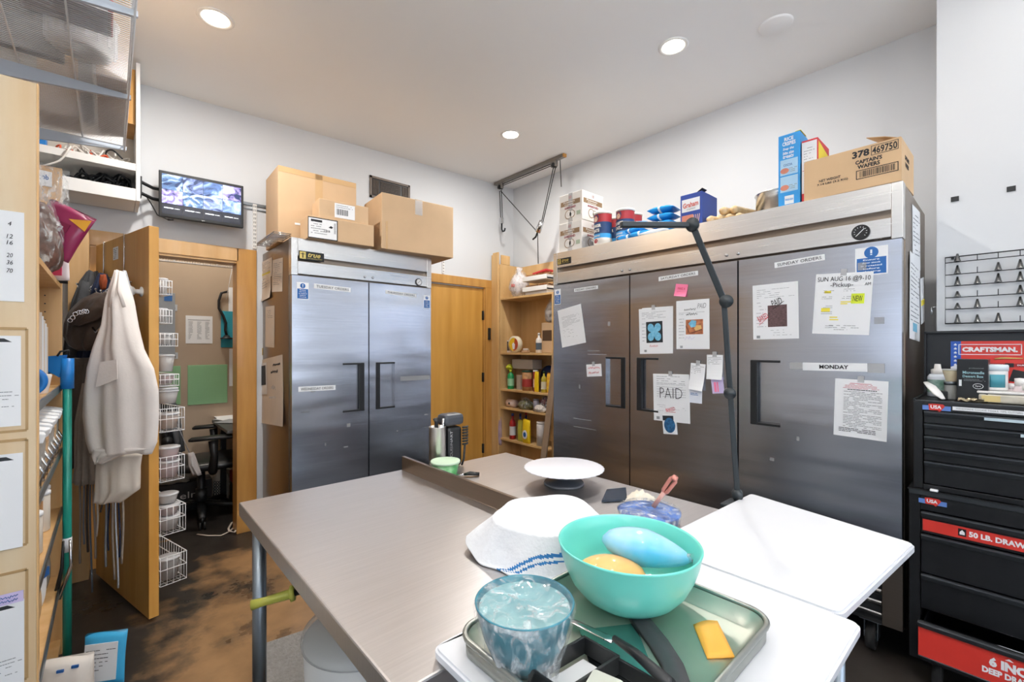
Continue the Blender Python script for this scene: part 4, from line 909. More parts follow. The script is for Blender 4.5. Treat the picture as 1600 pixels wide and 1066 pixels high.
# coconut boxes
COCO = M('white_carton', '#e4e0da', .6, var=.02); CBR = M('print_brown', '#8f7355', .6); CMA = M('print_maroon', '#8d2b3a', .6)
def coco(label, z, dx=0):
    t = thing('coconut_box', label, 'carton', (2.53+dx, 2.285, z), -PI/2, 'white coconut cartons on the wide refrigerator')
    rbox(t, .22, .25, .213, COCO)
    m = MB()
    def face(mx, w_):
        m.text('L D', .02, .02, CMA, (w_*.5, -.0008, .185), mx=mx, bold=.03)
        for q0, q1 in ((.02, w_-.02),):
            b_ = MB(); m.poly([(.015, .125), (w_-.015, .125), (w_-.015, .16), (.015, .16)], .0006, CBR, mx)
        m.text('Premium', w_*.5, .013, COCO, (w_*.45, -.0009, .15), mx=mx, bold=.02); m.text('Coconut', w_*.4, .012, COCO, (w_*.45, -.0009, .134), mx=mx, bold=.02)
        m.text('SHREDDED', w_*.5, .016, CMA, (w_*.5, -.0009, .108), mx=mx, bold=.03)
        for cx_, r in ((w_*.42, .035), (w_*.58, .028)):
            m.poly([(cx_+r*math.cos(2*PI*k/24), .058+r*math.sin(2*PI*k/24)) for k in range(24)], .0008, CBR, mx); m.poly([(cx_+r*.82*math.cos(2*PI*k/24), .058+r*.82*math.sin(2*PI*k/24)) for k in range(24)], .0012, COCO, mx)
        m.poly([(w_*.78, .04), (w_*.95, .04), (w_*.95, .07), (w_*.78, .07)], .0006, M('print_green', '#a8b49d', .6), mx)
    face(Matrix(), .215); face(Matrix.Translation((.22, 0, 0)) @ Matrix.Rotation(PI/2, 4, 'Z'), .25)
    m.build('printing', t); m = MB(); m.b2(.09, .13, -.001, -.0003, .0, .213, CLEARTAPE); m.build('tape_strip', t)
coco('lower of two stacked white coconut cartons on the wide refrigerator', FT); coco('upper of two stacked white coconut cartons on the wide refrigerator', FT+.216, .006)
# oats canisters
OR = M('oats_red', '#a02b33', .5); OB = M('oats_navy', '#1c3a66', .5); OLB = M('oats_sky', '#3b9bd6', .5); OW = M('oats_cream', '#e8e2d8', .5)
OF = M('oats_flesh', '#e6c0a4', .6)
def oats(label, px, X, n=1):
    p = F2pos(px, X); t = thing('oats_canister', label, 'canister', (X, p.y, FT), -PI/2-.25, 'round oats canisters on the wide refrigerator')
    m = MB(); r = .062
    for z0, z1, mt in ((0, .045, OW), (.045, .075, OLB), (.075, .155, OB), (.155, .215, OR)): m.lathe([(r, z0), (r, z1)], mt, seg=40, capt=False, capb=z0 == 0)
    m.build('tube', t)
    m = MB(); m.lathe([(r+.0015, .212), (r+.002, .226), (r-.002, .23), (.001, .23)], OW, seg=40); m.build('lid', t)
    def wrap(m2, zc_):   # bend flat lettering round the tube
        for v in m2.bm.verts:
            a = v.co.x/r-PI/2; rr = r+.0008-v.co.y*.5; v.co = Vector((rr*math.cos(a), rr*math.sin(a), v.co.z))
    m = MB(); m.text('QUAKER', .085, .026, OW, (0, -.0004, .128), bold=.05); m.text('OATS', .062, .024, OW, (0, -.0004, .098), bold=.05); m.text('OLD FASHIONED', .07, .012, OW, (0, -.0004, .06), bold=.03)
    m.poly([(.018*math.cos(2*PI*k/20), .026+.014*math.sin(2*PI*k/20)) for k in range(20)], .0006, OR)
    # plain oval emblem in hat and collar colours
    m.poly([(.026*math.cos(2*PI*k/20), .185+.028*math.sin(2*PI*k/20)) for k in range(20)], .0006, OB); m.poly([(.018*math.cos(2*PI*k/20), .178+.019*math.sin(2*PI*k/20)) for k in range(20)], .001, OF)
    wrap(m, 0); m.build('printing', t)
oats('front oats canister beside the coconut cartons, fully visible', 942, 2.575)
oats('oats canister half hidden behind the fully visible canister', 961, 2.76)
oats('oats canister standing above the lamp head end', 977, 2.63)
oats('rearmost oats canister behind the blue packets', 989, 2.76)
# blue cracker packets
BP = M('blue_foil_packet', '#2196e0', .25, var=.05, coat=.5, bump=.35, bscale=14); BPW = M('packet_white', '#e9f2f8', .3, coat=.4)
def packet(label, loc, rz, w_, d_, h_, mat=BP, grp='blue snack packets on the wide refrigerator', cat='packet', name='snack_packet', band=BPW, roll=0):
    t = thing(name, label, cat, loc, (roll, 0, rz), grp); rows = []
    m = MB(); rr = []
    for i in range(9):
        s = i/8; k = 1-abs(2*s-1)**4; rr.append([(w_*(s-.5), d_/2*math.cos(a)*(.9+.1*k), h_/2+h_/2*math.sin(a)*(.15+.85*k)*(1+.05*math.sin(5*a+s*9))) for a in [2*PI*q_/18 for q_ in range(18)]])
    loft(m, rr, mat, True, True); m.build('wrapper', t)
    if band:
        m = MB(); rr = [[(w_*s, d_/2*1.02*math.cos(a), h_/2+h_/2*1.03*math.sin(a)) for a in [2*PI*q_/18 for q_ in range(18)]] for s in (-.06, .02)]
        loft(m, rr, band, False); m.build('white_band', t)
    return t
for lb, px, X, z, rz, tl in (('blue packet lying lowest left behind the lamp head', 985, 2.60, 0, -1.4, .1), ('blue packet lying on the lowest left packet', 990, 2.62, .045, -1.7, .15), ('blue packet on top of the left packet heap', 996, 2.64, .088, -1.2, .0), ('blue packet slumped at the front of the left heap', 1004, 2.575, 0, -1.5, .0)):
    p = F2pos(px, X); packet(lb, (X, p.y, FT+z), rz, .17, .1, .044, roll=tl*0)
for k, nm in enumerate(('lowest', 'second', 'third', 'topmost')):
    p = F2pos(1037, 2.63); packet('%s blue packet in the neat stack left of the Graham cracker box' % nm, (2.63, p.y, FT+.046*k), -PI/2+.06*(k-1), .17, .14, .046)
p = F2pos(1022, 2.56); packet('white flat packet lying before the blue packet stack', (2.555, p.y-.0, FT), -PI/2, .2, .06, .03, mat=BPW, band=None)
# graham box
GB = M('graham_navy', '#2b4796', .5); GR = M('graham_red', '#c8452f', .6); CK = M('cracker_print', '#c97f6a', .6, scale=50)
p = F2pos(1063, 2.56); q2 = F2pos(1097, 2.56)
t = thing('graham_cracker_box', 'dark blue Graham cracker box on the wide refrigerator', 'box', (2.56, p.y, FT), -PI/2); w_ = p.y-q2.y
rbox(t, w_, .2, .2, GB); m = MB(); m.b2(w_*.08, w_*.9, -.0012, -.0004, .095, .17, PAPER); m.text('Graham', w_*.7, .03, GR, (w_*.48, -.0014, .135), bold=.02, ang=.06); m.text('crackers', w_*.4, .012, INK, (w_*.5, -.0014, .11))
m.b2(w_*.08, w_*.6, -.0012, -.0004, .01, .075, CK)
for k in range(4): m.tube([(w_*(.65+.06*k), -.002, .012), (w_*(.62+.09*k), -.002, .07)], .002, OF, 4)
m.build('printing', t)
m = MB(); m.box((w_*.9, .03, .2075), (w_*.25, .06, .002), BLACK, rot=(0, -.5, 0)); m.build('open_flap', t)
# sleeves of crackers
CRK = M('cracker_sleeve', '#e0c79c', .3, scale=24, col2='#cfa974', coat=.6, stretch=(4, 1, 1))
for i, (px, X, z) in enumerate(((1108, 2.56, 0), (1122, 2.58, 0), (1137, 2.60, 0), (1152, 2.62, 0), (1128, 2.6, .046), (1145, 2.62, .046))):
    p = F2pos(px, X); lbs = ('left end of the bottom row', 'second in the bottom row', 'third in the bottom row', 'right end of the bottom row', 'left one of the upper two', 'right one of the upper two')
    t = thing('cracker_sleeve', 'clear sleeve of round crackers, %s beside the Graham box' % lbs[i], 'cracker sleeve', (X, p.y, FT+z), (0, 0, -.25), 'sleeves of round crackers')
    m = MB(); L_ = .24; rr = []
    for k in range(32):
        s = k/31; r = .022+(.0012 if k % 2 else -.0006); r *= 1 if .04 < s < .96 else .55
        rr.append([(L_*s-.01, r*math.cos(a), .023+r*math.sin(a)) for a in [2*PI*q_/16 for q_ in range(16)]])
    loft(m, rr, CRK, True, True); m.build('crackers', t)
    if i in (3, 5): m = MB(); m.tube([(L_-.03, 0, .023), (L_+.012, 0, .023)], [.0235, .02], M('orange_wrapper_end', '#e79a3c', .4), 14); m.build('wrapper_end', t)
# stock pot
p = F2pos(1216, 2.80)
t = thing('stock_pot', 'steel stock pot behind the blue cereal box', 'pot', (2.78, p.y, FT)); r = .105
m = MB(); m.lathe([(r, 0), (r, .14), (r+.006, .144), (r+.005, .148), (r-.004, .146), (r-.004, .01), (.001, .01)], SSH, seg=48, capt=False); m.build('pot_shell', t)
# cereal boxes
CBL = M('cereal_blue', '#2a93d8', .4, var=.03); CRD = M('cereal_red', '#c8323a', .45); CLB = M('cereal_pale_blue', '#a9cfe8', .5)
p, q2 = F2pos(1216, 2.53), F2pos(1250, 2.53); w_ = p.y-q2.y
t = thing('blue_cereal_box', 'tall blue cereal box standing on the wide refrigerator', 'cereal box', (2.53, p.y, FT), -PI/2+.02)
rbox(t, w_, .3, .36, CBL)
m = MB(); m.text('RICE', w_*.42, .018, PAPER, (w_*.5, -.0012, .335), bold=.03); m.text('CRISPIES', w_*.6, .02, PAPER, (w_*.5, -.0012, .312), bold=.03)
for k, s_ in enumerate(('Snap the', 'bite size', 'treats')): m.text(s_, w_*.5, .016, PAPER, (w_*.47, -.0012, .285-.019*k), bold=.02, shear=.2)
for z in (.155, .07): 
    m.b2(w_*.1, w_*.9, -.0009, -.0003, z, z+.078, CLB); m.poly([(w_*.3+w_*.2*math.cos(2*PI*k/20), z+.022+.014*math.sin(2*PI*k/20)) for k in range(20)], .0012, CK, Matrix.Translation((0, -.0003, 0))); dashes(m, w_*.5, w_*.86, z+.01, z+.035, 3, INK, y=-.001, seed=3)
m.text('COCOA', w_*.4, .012, GB, (w_*.45, -.0012, .205), bold=.02); m.b2(w_*.3, w_*.72, -.0012, -.0003, .008, .05, PAPER); m.text('WHOLE GRAIN', w_*.36, .01, CBL, (w_*.51, -.0014, .03), bold=.02); m.build('printing', t)
m = MB(); m.box((w_*.9, .05, .3615), (w_*.25, .1, .0015), YEL); m.build('top_flap', t)
p, q2 = F2pos(1252.5, 2.54), F2pos(1278, 2.54); w_ = p.y-q2.y
t = thing('red_cereal_box', 'red cereal box with a white nutrition panel next to the blue one', 'cereal box', (2.54, p.y, FT), -PI/2)
rbox(t, w_, .2, .305, CRD)
m = MB(); m.b2(w_*.02, w_*.94, -.001, -.0003, .045, .295, PAPER); dashes(m, w_*.15, w_*.8, .06, .27, 16, INK, y=-.001, seed=5, th=.2); m.b2(w_*.05, w_*.92, -.0013, -.001, .155, .157, INKR); m.text('PLATO', w_*.55, .014, YEL, (w_*.5, -.0012, .026), bold=.03); m.text('FRUIT', w_*.5, .012, YEL, (w_*.5, -.0012, .011), bold=.03)
mx = Matrix.Translation((w_, 0, 0)) @ Matrix.Rotation(PI/2, 4, 'Z'); m.poly([(.01, .2), (.19, .17), (.19, .26), (.01, .29)], .0008, YEL, mx); m.text('PUFFS', .15, .035, PAPER, (.1, -.001, .13), mx=mx, bold=.03, ang=-.1); m.build('printing', t)
# Captain's wafers carton
t = thing('wafer_carton', 'opened cardboard carton printed 378 469750 at the refrigerator corner', 'cardboard box', (2.515, .672, FT+.001), -PI/2-.02)
WK = M('tan_cardboard', '#d0b08a', .85, var=.04, bump=.03)
m = MB(); W_, D_, H_, th = .362, .30, .185, .004
m.b2(0, W_, 0, th, 0, H_, WK); m.b2(0, W_, D_-th, D_, 0, H_, WK); m.b2(0, th, th, D_-th, 0, H_, WK); m.b2(W_-th, W_, th, D_-th, 0, H_, WK); m.b2(th, W_-th, th, D_-th, 0, th, WK); m.build('carton', t)
m = MB(); m.box((W_*.5, .055, H_+.002), (W_*.98, .1, .003), WK, rot=(-.03, 0, 0)); m.build('flap', t)
m = MB(); m.box((W_*.5, D_-.075, H_+.002), (W_*.98, .14, .003), WK, rot=(.03, 0, 0)); m.build('flap', t)
m = MB(); m.sheet([[(W_, .01, H_), (W_, D_-.01, H_)], [(W_-.06, .02, H_+.03), (W_-.06, D_-.01, H_+.05)], [(W_-.125, .03, H_+.05), (W_-.12, D_-.02, H_+.1)]], KRAFTD, .003); m.build('open_flap', t)
m = MB(); m.text('378', .062, .032, INKD, (.222, -.0008, .158), bold=.04, ang=0); m.text('469750', .085, .032, INKD, (.3055, -.0008, .158), bold=.02)
for a, b_, c, d in ((.259, .261, .138, .180), (.350, .352, .138, .180), (.259, .352, .178, .180), (.259, .352, .138, .14)): m.b2(a, b_, -.001, -.0003, c, d, INKD)
m.bm.verts.ensure_lookup_table()
m.text("CAPTAIN'S", .095, .018, INKD, (.25, -.0008, .122), bold=.04); m.text('WAFERS', .08, .018, INKD, (.25, -.0008, .1), bold=.04)
for a, b_, c, d in ((.205, .208, .045, .085), (.349, .352, .045, .085), (.205, .352, .082, .085), (.205, .352, .045, .048)): m.b2(a, b_, -.001, -.0003, c, d, INKD)
q = random.Random(2); x = .218
while x < .34: l_ = q.choice((.001, .002, .003)); m.b2(x, x+l_, -.001, -.0003, .052, .079, INKD); x += l_+q.choice((.0015, .003))
m.text('NET WEIGHT', .085, .012, INKD, (.105, -.0008, .078), bold=.02); m.text('7.14 LBS (3.2 KG)', .12, .012, INKD, (.115, -.0008, .06), bold=.02)
mx = Matrix.Translation((W_, 0, 0)) @ Matrix.Rotation(PI/2, 4, 'Z'); m.text("CAPTAIN'S", .1, .02, INKD, (.12, -.001, .12), mx=mx, bold=.03); m.text('WAFERS', .08, .02, INKD, (.12, -.001, .09), mx=mx, bold=.03); m.b2(0, 0, 0, 0, 0, 0, INKD) if 0 else None
m.build('printing', t)
# ================================================================ LEFT SHELF UNIT
SX, SY0, SY1 = -.158, 1.898, 2.845
WSH = wood('worn_pale_veneer', '#d9c6a6', '#cdb087', stretch=(7, 7, .8), rough=.4)
t = thing('shelf_unit', 'tall open wooden shelf unit whose side panel carries white pages at the left edge', 'shelf unit')
m = MB(); m.b2(LX+.015, SX-.0, SY0, SY0+.02, 0, 2.148, WSH, .002); m.b2(SX-.0, SX+.004, SY0, SY0+.02, 0, 2.148, MAPLE); m.build('side_panel', t)
m = MB(); m.b2(LX+.015, SX, SY1, SY1+.02, 0, 2.18, MAPLE, .002)
m.build('side_panel', t)
m = MB()
for k in range(52): m.b2(SX-.056, SX-.051, SY1-.0012, SY1, .2+k*.036, .205+k*.036, BLACK)
m.build('peg_holes', t, kind='stuff')
m = MB(); m.b2(LX+.01, LX+.015, SY0, SY1+.02, 0, 2.14, MAPLE); m.build('back_panel', t)
SZ = (1.66, 1.21, .924, .66, .36, .07)
for k, z in enumerate(SZ):
    m = MB(); m.b2(LX+.016, SX-.004, SY0+.021, SY1-.001, z-.02, z, MAPLE); m.build('shelf', t)
    if k in (1, 2, 3, 4): m = MB(); m.b2(SX-.004, SX+.001, SY0+.021, SY1-.001, z-.024, z+.004, GALV); m.build('price_rail', t)
PG = ('y', SY0, 0)
def hand(m, w_, h_):
    for k, s_ in enumerate(('4', '12', '16', '20', '36', '70')): m.text(s_, .012 if k else .007, .012, INKD, (w_*.5-.028, -.0012, (.36-(0, .14, .21, .35, .43, .52)[k])*h_), shear=.2)
note('taped_page', 'uppermost white page with handwritten numbers on the shelf unit side panel', 'paper', PG, [38, 333, 472, .216], hand)
def pglit(m, w_, h_): dashes(m, w_*.2, w_*.48, -h_*.3, -h_*.1, 5, INK, seed=5, th=.2); m.poly([(w_*.2, h_*.47), (w_*.35, h_*.47), (w_*.42, h_*.43), (w_*.25, h_*.43)], .0005, PICD)
FR = M('tape_residue', '#a98a5e', .5)
def frame_res(cs, lb):
    P_ = [aty(a, b, SY0) for a, b in cs]; m = MB(); r0 = P_[0]; r2 = P_[2]
    for x0, x1, z0, z1 in ((r0.x, r2.x, r0.z-.004, r0.z+.004), (r0.x, r2.x, r2.z-.004, r2.z+.003), (r2.x-.003, r2.x+.003, r2.z, r0.z)): m.b2(x0, x1, SY0-.0008, SY0-.0002, z0, z1, FR)
    o = m.build('clear_sleeve'); tag(o, lb, 'page sleeve', 'clear sleeves on the shelf unit side'); return o
frame_res([(-70, 512), (45, 515), (42, 672), (-70, 668)], 'brown-edged sleeve behind the second page from the top on the side panel')
frame_res([(-70, 697), (45, 700), (42, 850), (-70, 846)], 'brown-edged sleeve behind the third page from the top on the side panel')
frame_res([(-70, 915), (45, 918), (42, 1060), (-70, 1056)], 'brown-edged sleeve behind the lowest page on the side panel')
note('taped_page', 'second white page from the top on the shelf unit side panel', 'paper', PG, [33, 525, 665, .216], pglit)
note('taped_page', 'third white page from the top on the shelf unit side panel', 'paper', PG, [36, 707, 853, .216], pglit, curl=.004)
note('taped_page', 'lowest white page, with a lilac slip above, on the shelf unit side panel', 'paper', PG, [38, 935, 1077, .216], pglit)
note('lilac_slip', 'lilac slip with purple handwriting above the lowest page', 'note', PG, [37, 921, 938, .06], lambda m, w_, h_: (scrawl(m, -w_*.35, w_*.3, h_*.15, h_*.25, BLUE, 3), scrawl(m, -w_*.35, w_*.3, -h_*.2, h_*.25, BLUE, 4)), mat=LILAC, off=.003)
# shelf contents
def bagpile(name, label, cat, loc, s, mat, seed, group=None, rz=0, film=True):
    t = thing(name, label, cat, loc, rz, group); q = random.Random(seed)
    b = bmesh.new(); bmesh.ops.create_icosphere(b, subdivisions=4, radius=.5)
    ph = [q.uniform(0, 6) for _ in range(6)]
    for v in b.verts:
        c = v.co*2; k = 1+.10*math.sin(4*c.x+ph[0])*math.sin(5*c.z+ph[1])+.06*math.sin(9*c.y+ph[2]+4*c.z)+.03*math.sin(17*c.x+ph[3])
        sx = 1-.25*max(0, c.z); v.co = Vector((v.co.x*s[0]*k*sx, v.co.y*s[1]*k*sx, (max(-.42, v.co.z*k)+.42)*s[2]/.92))
    m = MB(); m.add(b, mat, None, True); m.build('contents', t)
    if film:
        b = bmesh.new(); bmesh.ops.create_icosphere(b, subdivisions=4, radius=.5)
        for v in b.verts:
            c = v.co*2; k = 1.06+.05*math.sin(7*c.x+ph[4])*math.sin(6*c.z)+.03*math.sin(15*c.y+9*c.z+ph[5]); top = max(0, c.z)
            v.co = Vector((v.co.x*s[0]*k*(1-.3*top), v.co.y*s[1]*k*(1-.3*top), (max(-.415, v.co.z*k)+.42)*s[2]/.88*(1+.15*top)))
        m = MB(); m.add(b, FILMC, None, True); m.build('clear_bag', t)
    return t
def pouch(name, label, cat, loc, rz, w_, h_, d_, mat, group=None, tilt=0, printing=None):
    t = thing(name, label, cat, loc, (tilt, 0, rz), group); rr = []
    for i in range(11):
        s = i/10; dd = d_*math.sin(PI*min(1, (.12+s*.88)))**.6+.003 if s < 1 else .003; ww = w_*(1-.05*math.sin(PI*s))
        rr.append([(ww/2*math.copysign(abs(math.cos(a))**.6, math.cos(a)), dd/2*math.sin(a), h_*s+.006*math.sin(3*a+s*7)*s) for a in [2*PI*k/24 for k in range(24)]])
    m = MB(); loft(m, rr, mat, True, True); m.build('pouch', t)
    if printing: m = MB(); printing(m, w_, h_, d_); m.build('printing', t)
    return t
def tubj(name, label, cat, loc, r, h, mat, lid=None, group=None, rt=None, lidr=1.04, lidh=.012):
    t = thing(name, label, cat, loc, 0, group); rt = rt or r
    m = MB(); m.lathe([(r*.92, 0), (r, .004), (rt, h-.003), (rt*.97, h), (.001, h)], mat, seg=32); m.build('container', t)
    if lid: m = MB(); m.lathe([(rt*lidr, h+.0005), (rt*lidr, h+lidh), (rt*lidr*.94, h+lidh+.002), (.001, h+lidh+.002)], lid, seg=32); m.build('lid', t)
    return t
DKB = M('dark_brown_pieces', '#5a3f35', .7, scale=30, var=.5, bump=.8, bscale=40)
MAG = M('magenta_pouch', '#8c2350', .35, coat=.4); ORY = M('orange_yellow_print', '#e2a73a', .5)
bagpile('bag_of_dark_pieces', 'clear bag of dark brown pieces on the top shelf of the left unit', 'bag', (-.215, 2.46, SZ[0]), (.16, .16, .28), DKB, 4)
t = pouch('clear_bag_wrap', 'empty crinkled clear bag with a green mark above the bag of dark pieces', 'bag', (-.205, 2.47, 1.94), .5, .2, .14, .04, FILMC)
m = MB(); m.poly([(.012*math.cos(k), .012*math.sin(k)) for k in [2*PI*i/16 for i in range(16)]], .001, M('green_mark', '#3c8a4a', .5), Matrix.Translation((-.04, -.026, .06))); m.b2(-.08, -.03, -.028, -.025, .02, .035, M('blue_mark', '#6aa7dc', .5)); m.build('printing', t)
def mprint(m, w_, h_, d_):
    m.b2(-w_*.35, w_*.2, -d_*.56, -d_*.52, h_*.2, h_*.7, M('maroon_print', '#7d1f42', .5)); m.b2(-w_*.25, w_*.1, -d_*.58, -d_*.56, h_*.5, h_*.62, PAPER); m.text('BEST', w_*.3, .014, MAG, (-w_*.08, -d_*.59, h_*.56), bold=.03)
    m.poly([(w_*.1, h_*.8), (w_*.5, h_*.95), (w_*.5, h_*.7)], .002, ORY, Matrix.Translation((0, -d_*.5, 0)))
t = pouch('magenta_snack_pouch', 'magenta snack pouch with a yellow corner leaning out of the top shelf', 'pouch', (-.165, 2.56, SZ[0]+.1), -.35, .16, .2, .05, MAG, tilt=0, printing=mprint)
t.rotation_euler[1] = .45; t.location = (-.19, 2.55, SZ[0]+.09)
pouch('pink_berry_pouch', 'white and pink pouch with a berry picture on the edge of the top shelf', 'pouch', (-.185, 2.68, SZ[0]), -.4, .13, .16, .05, M('white_pouch', '#eadfe0', .4), printing=lambda m, w_, h_, d_: (m.b2(-w_*.4, w_*.4, -d_*.56, -d_*.5, h_*.1, h_*.55, M('pink_print', '#d94f78', .5)), m.poly([(.02*math.cos(k), .05+.014*math.sin(k)) for k in [2*PI*i/14 for i in range(14)]], .003, INKR, Matrix.Translation((0, -d_*.54, 0)))))
pouch('dark_pouch', 'small dark pouch at the front corner of the top shelf', 'pouch', (-.175, 2.79, SZ[0]), .3, .08, .09, .03, BLACK)
t = thing('paper_packet', 'blue and white corner of a packet near the top of the unit', 'packet', (-.19, 2.55, 2.015), .3); m = MB(); m.b2(-.03, .02, -.004, .004, 0, .06, PAPER, .002); m.text('ob', .02, .02, BLUE, (0, -.0045, .035), bold=.03); m.build('packet', t)
# second shelf: folders, small tub, blue round
for k in range(5):
    t = thing('file_folder', 'cream folders standing upright on the second shelf of the left unit', 'folder', (-.40+.012, 2.42+.055*k, SZ[1]), (0, 0, .12), 'cream folders on the second shelf')
    t['label'] = ('frontmost', 'second', 'third', 'fourth', 'rearmost')[k]+' upright cream folder on the second shelf of the left unit'
    m = MB(); m.b2(0, .2, -.002, .002, 0, .30-.012*k, (PAPERC, PAPER)[k % 2], .001); m.b2(.03, .08, -.0018, .0018, .29-.012*k, .305-.012*k, PAPER); m.build('folder', t)
tubj('small_tub', 'small white tub at the front of the second shelf', 'tub', (-.195, 2.33, SZ[1]), .03, .07, M('milky_tub', '#e8ddd2', .4), rt=.04)
t = thing('blue_disc', 'bright blue rounded plastic thing above the cream folders', 'tape roll', (-.205, 2.20, SZ[1]+.004), 0)
m = MB(); m.lathe([(.03, .0), (.05, .0), (.05, .03), (.03, .03), (.03, 0)], M('bright_blue_plastic', '#2277c8', .35), (0, 0, .05), 36, Matrix.Rotation(PI/2, 4, 'X'), capb=False, capt=False); m.build('roll', t)
# third shelf : row of clear scoops hung by clips ; fourth: jars ; fifth: bags
SCP = M('smoky_clear_plastic', '#cfc8c0', .2, trans=.3, alpha=.8, var=.1, scale=20)
for k in range(8):
    y = 1.98+.105*k; nm = ('first', 'second', 'third', 'fourth', 'fifth', 'sixth', 'seventh', 'eighth')[k]
    t = thing('sprinkle_bag', nm+' bag from the front on the third shelf of the left unit', 'bag', (SX-.055, y, SZ[2]+.002), (0, 0, 0), 'clear bags standing on the third shelf'); q = random.Random(k)
    rr = []
    for i in range(9):
        s = i/8; rr.append([(.05*math.cos(a)*(1-.35*s)+.02*s, .045*math.sin(a)*(1-.4*s), .17*s) for a in [2*PI*j/20 for j in range(20)]])
    m = MB(); loft(m, rr, SCP if k % 3 else M('tan_sprinkles', '#c4a078', .5, scale=80, var=.4), True, True); m.build('bag', t)
    m = MB(); m.box((.02, 0, .185), (.09, .06, .03), PAPER, rot=(0, .25, q.uniform(-.2, .2)), bev=.004); m.build('folded_top', t)
    m = MB(); m.tube([(.045, 0, .10), (.062, 0, .07), (.05, 0, .03)], [.007, .004, .008], CHROME, 8); m.build('metal_clip', t)
WJ = M('ivory_jar', '#e6dccd', .4, var=.04)
for k in range(6):
    nm = ('first', 'second', 'third', 'fourth', 'fifth', 'sixth')[k]
    tubj('storage_jar', nm+' jar from the front on the fourth shelf of the left unit', 'jar', (SX-.06-.01*(k % 2), 1.99+.135*k, SZ[3]+.002), .045, .15-.01*(k % 3), (WJ, M('cookie_contents', '#b98a5c', .6, scale=30, var=.35))[k % 2], PAPER, 'jars on the fourth shelf')
for k in range(5):
    nm = ('first', 'second', 'third', 'fourth', 'fifth')[k]
    pouch('flour_pouch', nm+' pouch from the front on the fifth shelf of the left unit', 'pouch', (SX-.07, 2.0+.17*k, SZ[4]+.002), 1.2, .13, .2+.02*(k % 2), .07, (PAPERC, SCP, M('kraft_pouch', '#c9a87c', .6), PAPER, SCP)[k], 'pouches on the fifth shelf', printing=(lambda m, w_, h_, d_: m.b2(-w_*.3, w_*.3, -d_*.58, -d_*.5, h_*.55, h_*.7, BLUE)) if k == 3 else None)
for k in range(4):
    nm = ('first', 'second', 'third', 'fourth')[k]
    pouch('bottom_bag', nm+' pale bag from the front on the lowest shelf of the left unit', 'bag', (SX-.09, 2.02+.2*k, SZ[5]+.002), 1.3, .15, .22, .09, (PAPERC, PAPER)[k % 2], 'bags on the lowest shelf')
p = atz(88, 1015, .0); pouch('white_sugar_bag', 'white bag with small blue dots standing on the floor by the shelf unit', 'bag', (-.12, 2.33, .002), -.4, .17, .23, .09, M('white_sack', '#e4dcd2', .6, bump=.4, bscale=12), printing=lambda m, w_, h_, d_: (m.b2(-.01, .01, -.036, -.03, h_*.86, h_*.9, BLUE), m.b2(.03, .05, -.03, -.024, h_*.88, h_*.92, BLUE)))
t = pouch('blue_white_package', 'bright blue and white printed package leaning on the floor beside the white bag', 'package', (-.02, 2.47, .002), -.5, .15, .2, .03, M('cyan_package', '#3fa9d8', .4), tilt=-.12, printing=lambda m, w_, h_, d_: (m.b2(-w_*.42, w_*.34, -d_*.6, -d_*.5, h_*.12, h_*.84, PAPER), dashes(m, -w_*.38, w_*.3, h_*.3, h_*.75, 6, INKD, y=-d_*.62, seed=3, th=.15)))
# squeegee with teal pole
t = thing('squeegee', 'teal pole with a bright blue hooked head at the end of the shelf unit', 'squeegee', (-.135, 2.71, 0))
TP = M('teal_pole', '#1f8d7c', .35); BH = M('blue_head', '#1f78c4', .35)
m = MB(); m.cyl((0, 0, .0), (0, 0, 1.24), .0145, TP, 20); m.build('pole', t)
m = MB(); m.cyl((0, 0, 1.2), (0, 0, 1.33), .022, BH, 20); m.poly([(-.0, 1.345), (-.05, 1.34), (-.075, 1.325), (-.082, 1.28), (-.078, 1.2), (-.066, 1.18), (-.06, 1.26), (-.05, 1.275), (-.015, 1.25)], .03, BH, Matrix.Translation((0, .015, 0)) @ Matrix.Rotation(-.35, 4, 'Z')); m.build('hooked_head', t)
m = MB(); m.cyl((0, 0, .5), (0, 0, .56), .0155, PAPER, 20); m.build('paper_label', t)
m = MB(); m.tube([(.004, -.01, 1.345), (.006, -.01, 1.365), (-.02, -.01, 1.36), (-.03, -.01, 1.34)], .004, BLACK, 8); m.build('hanging_loop', t)
t = thing('barbecue_tongs', 'dark metal tongs hanging below the teal pole by the shelf', 'tongs', (-.135, 2.67, .0))
m = MB()
for s_ in (-1, 1): m.tube([(.01*s_, 0, .56), (.014*s_, 0, .45), (.006*s_-.03, 0, .32)], [.004, .006, .008], CHROME if s_ > 0 else BLACK, 8)
m.build('arms', t)
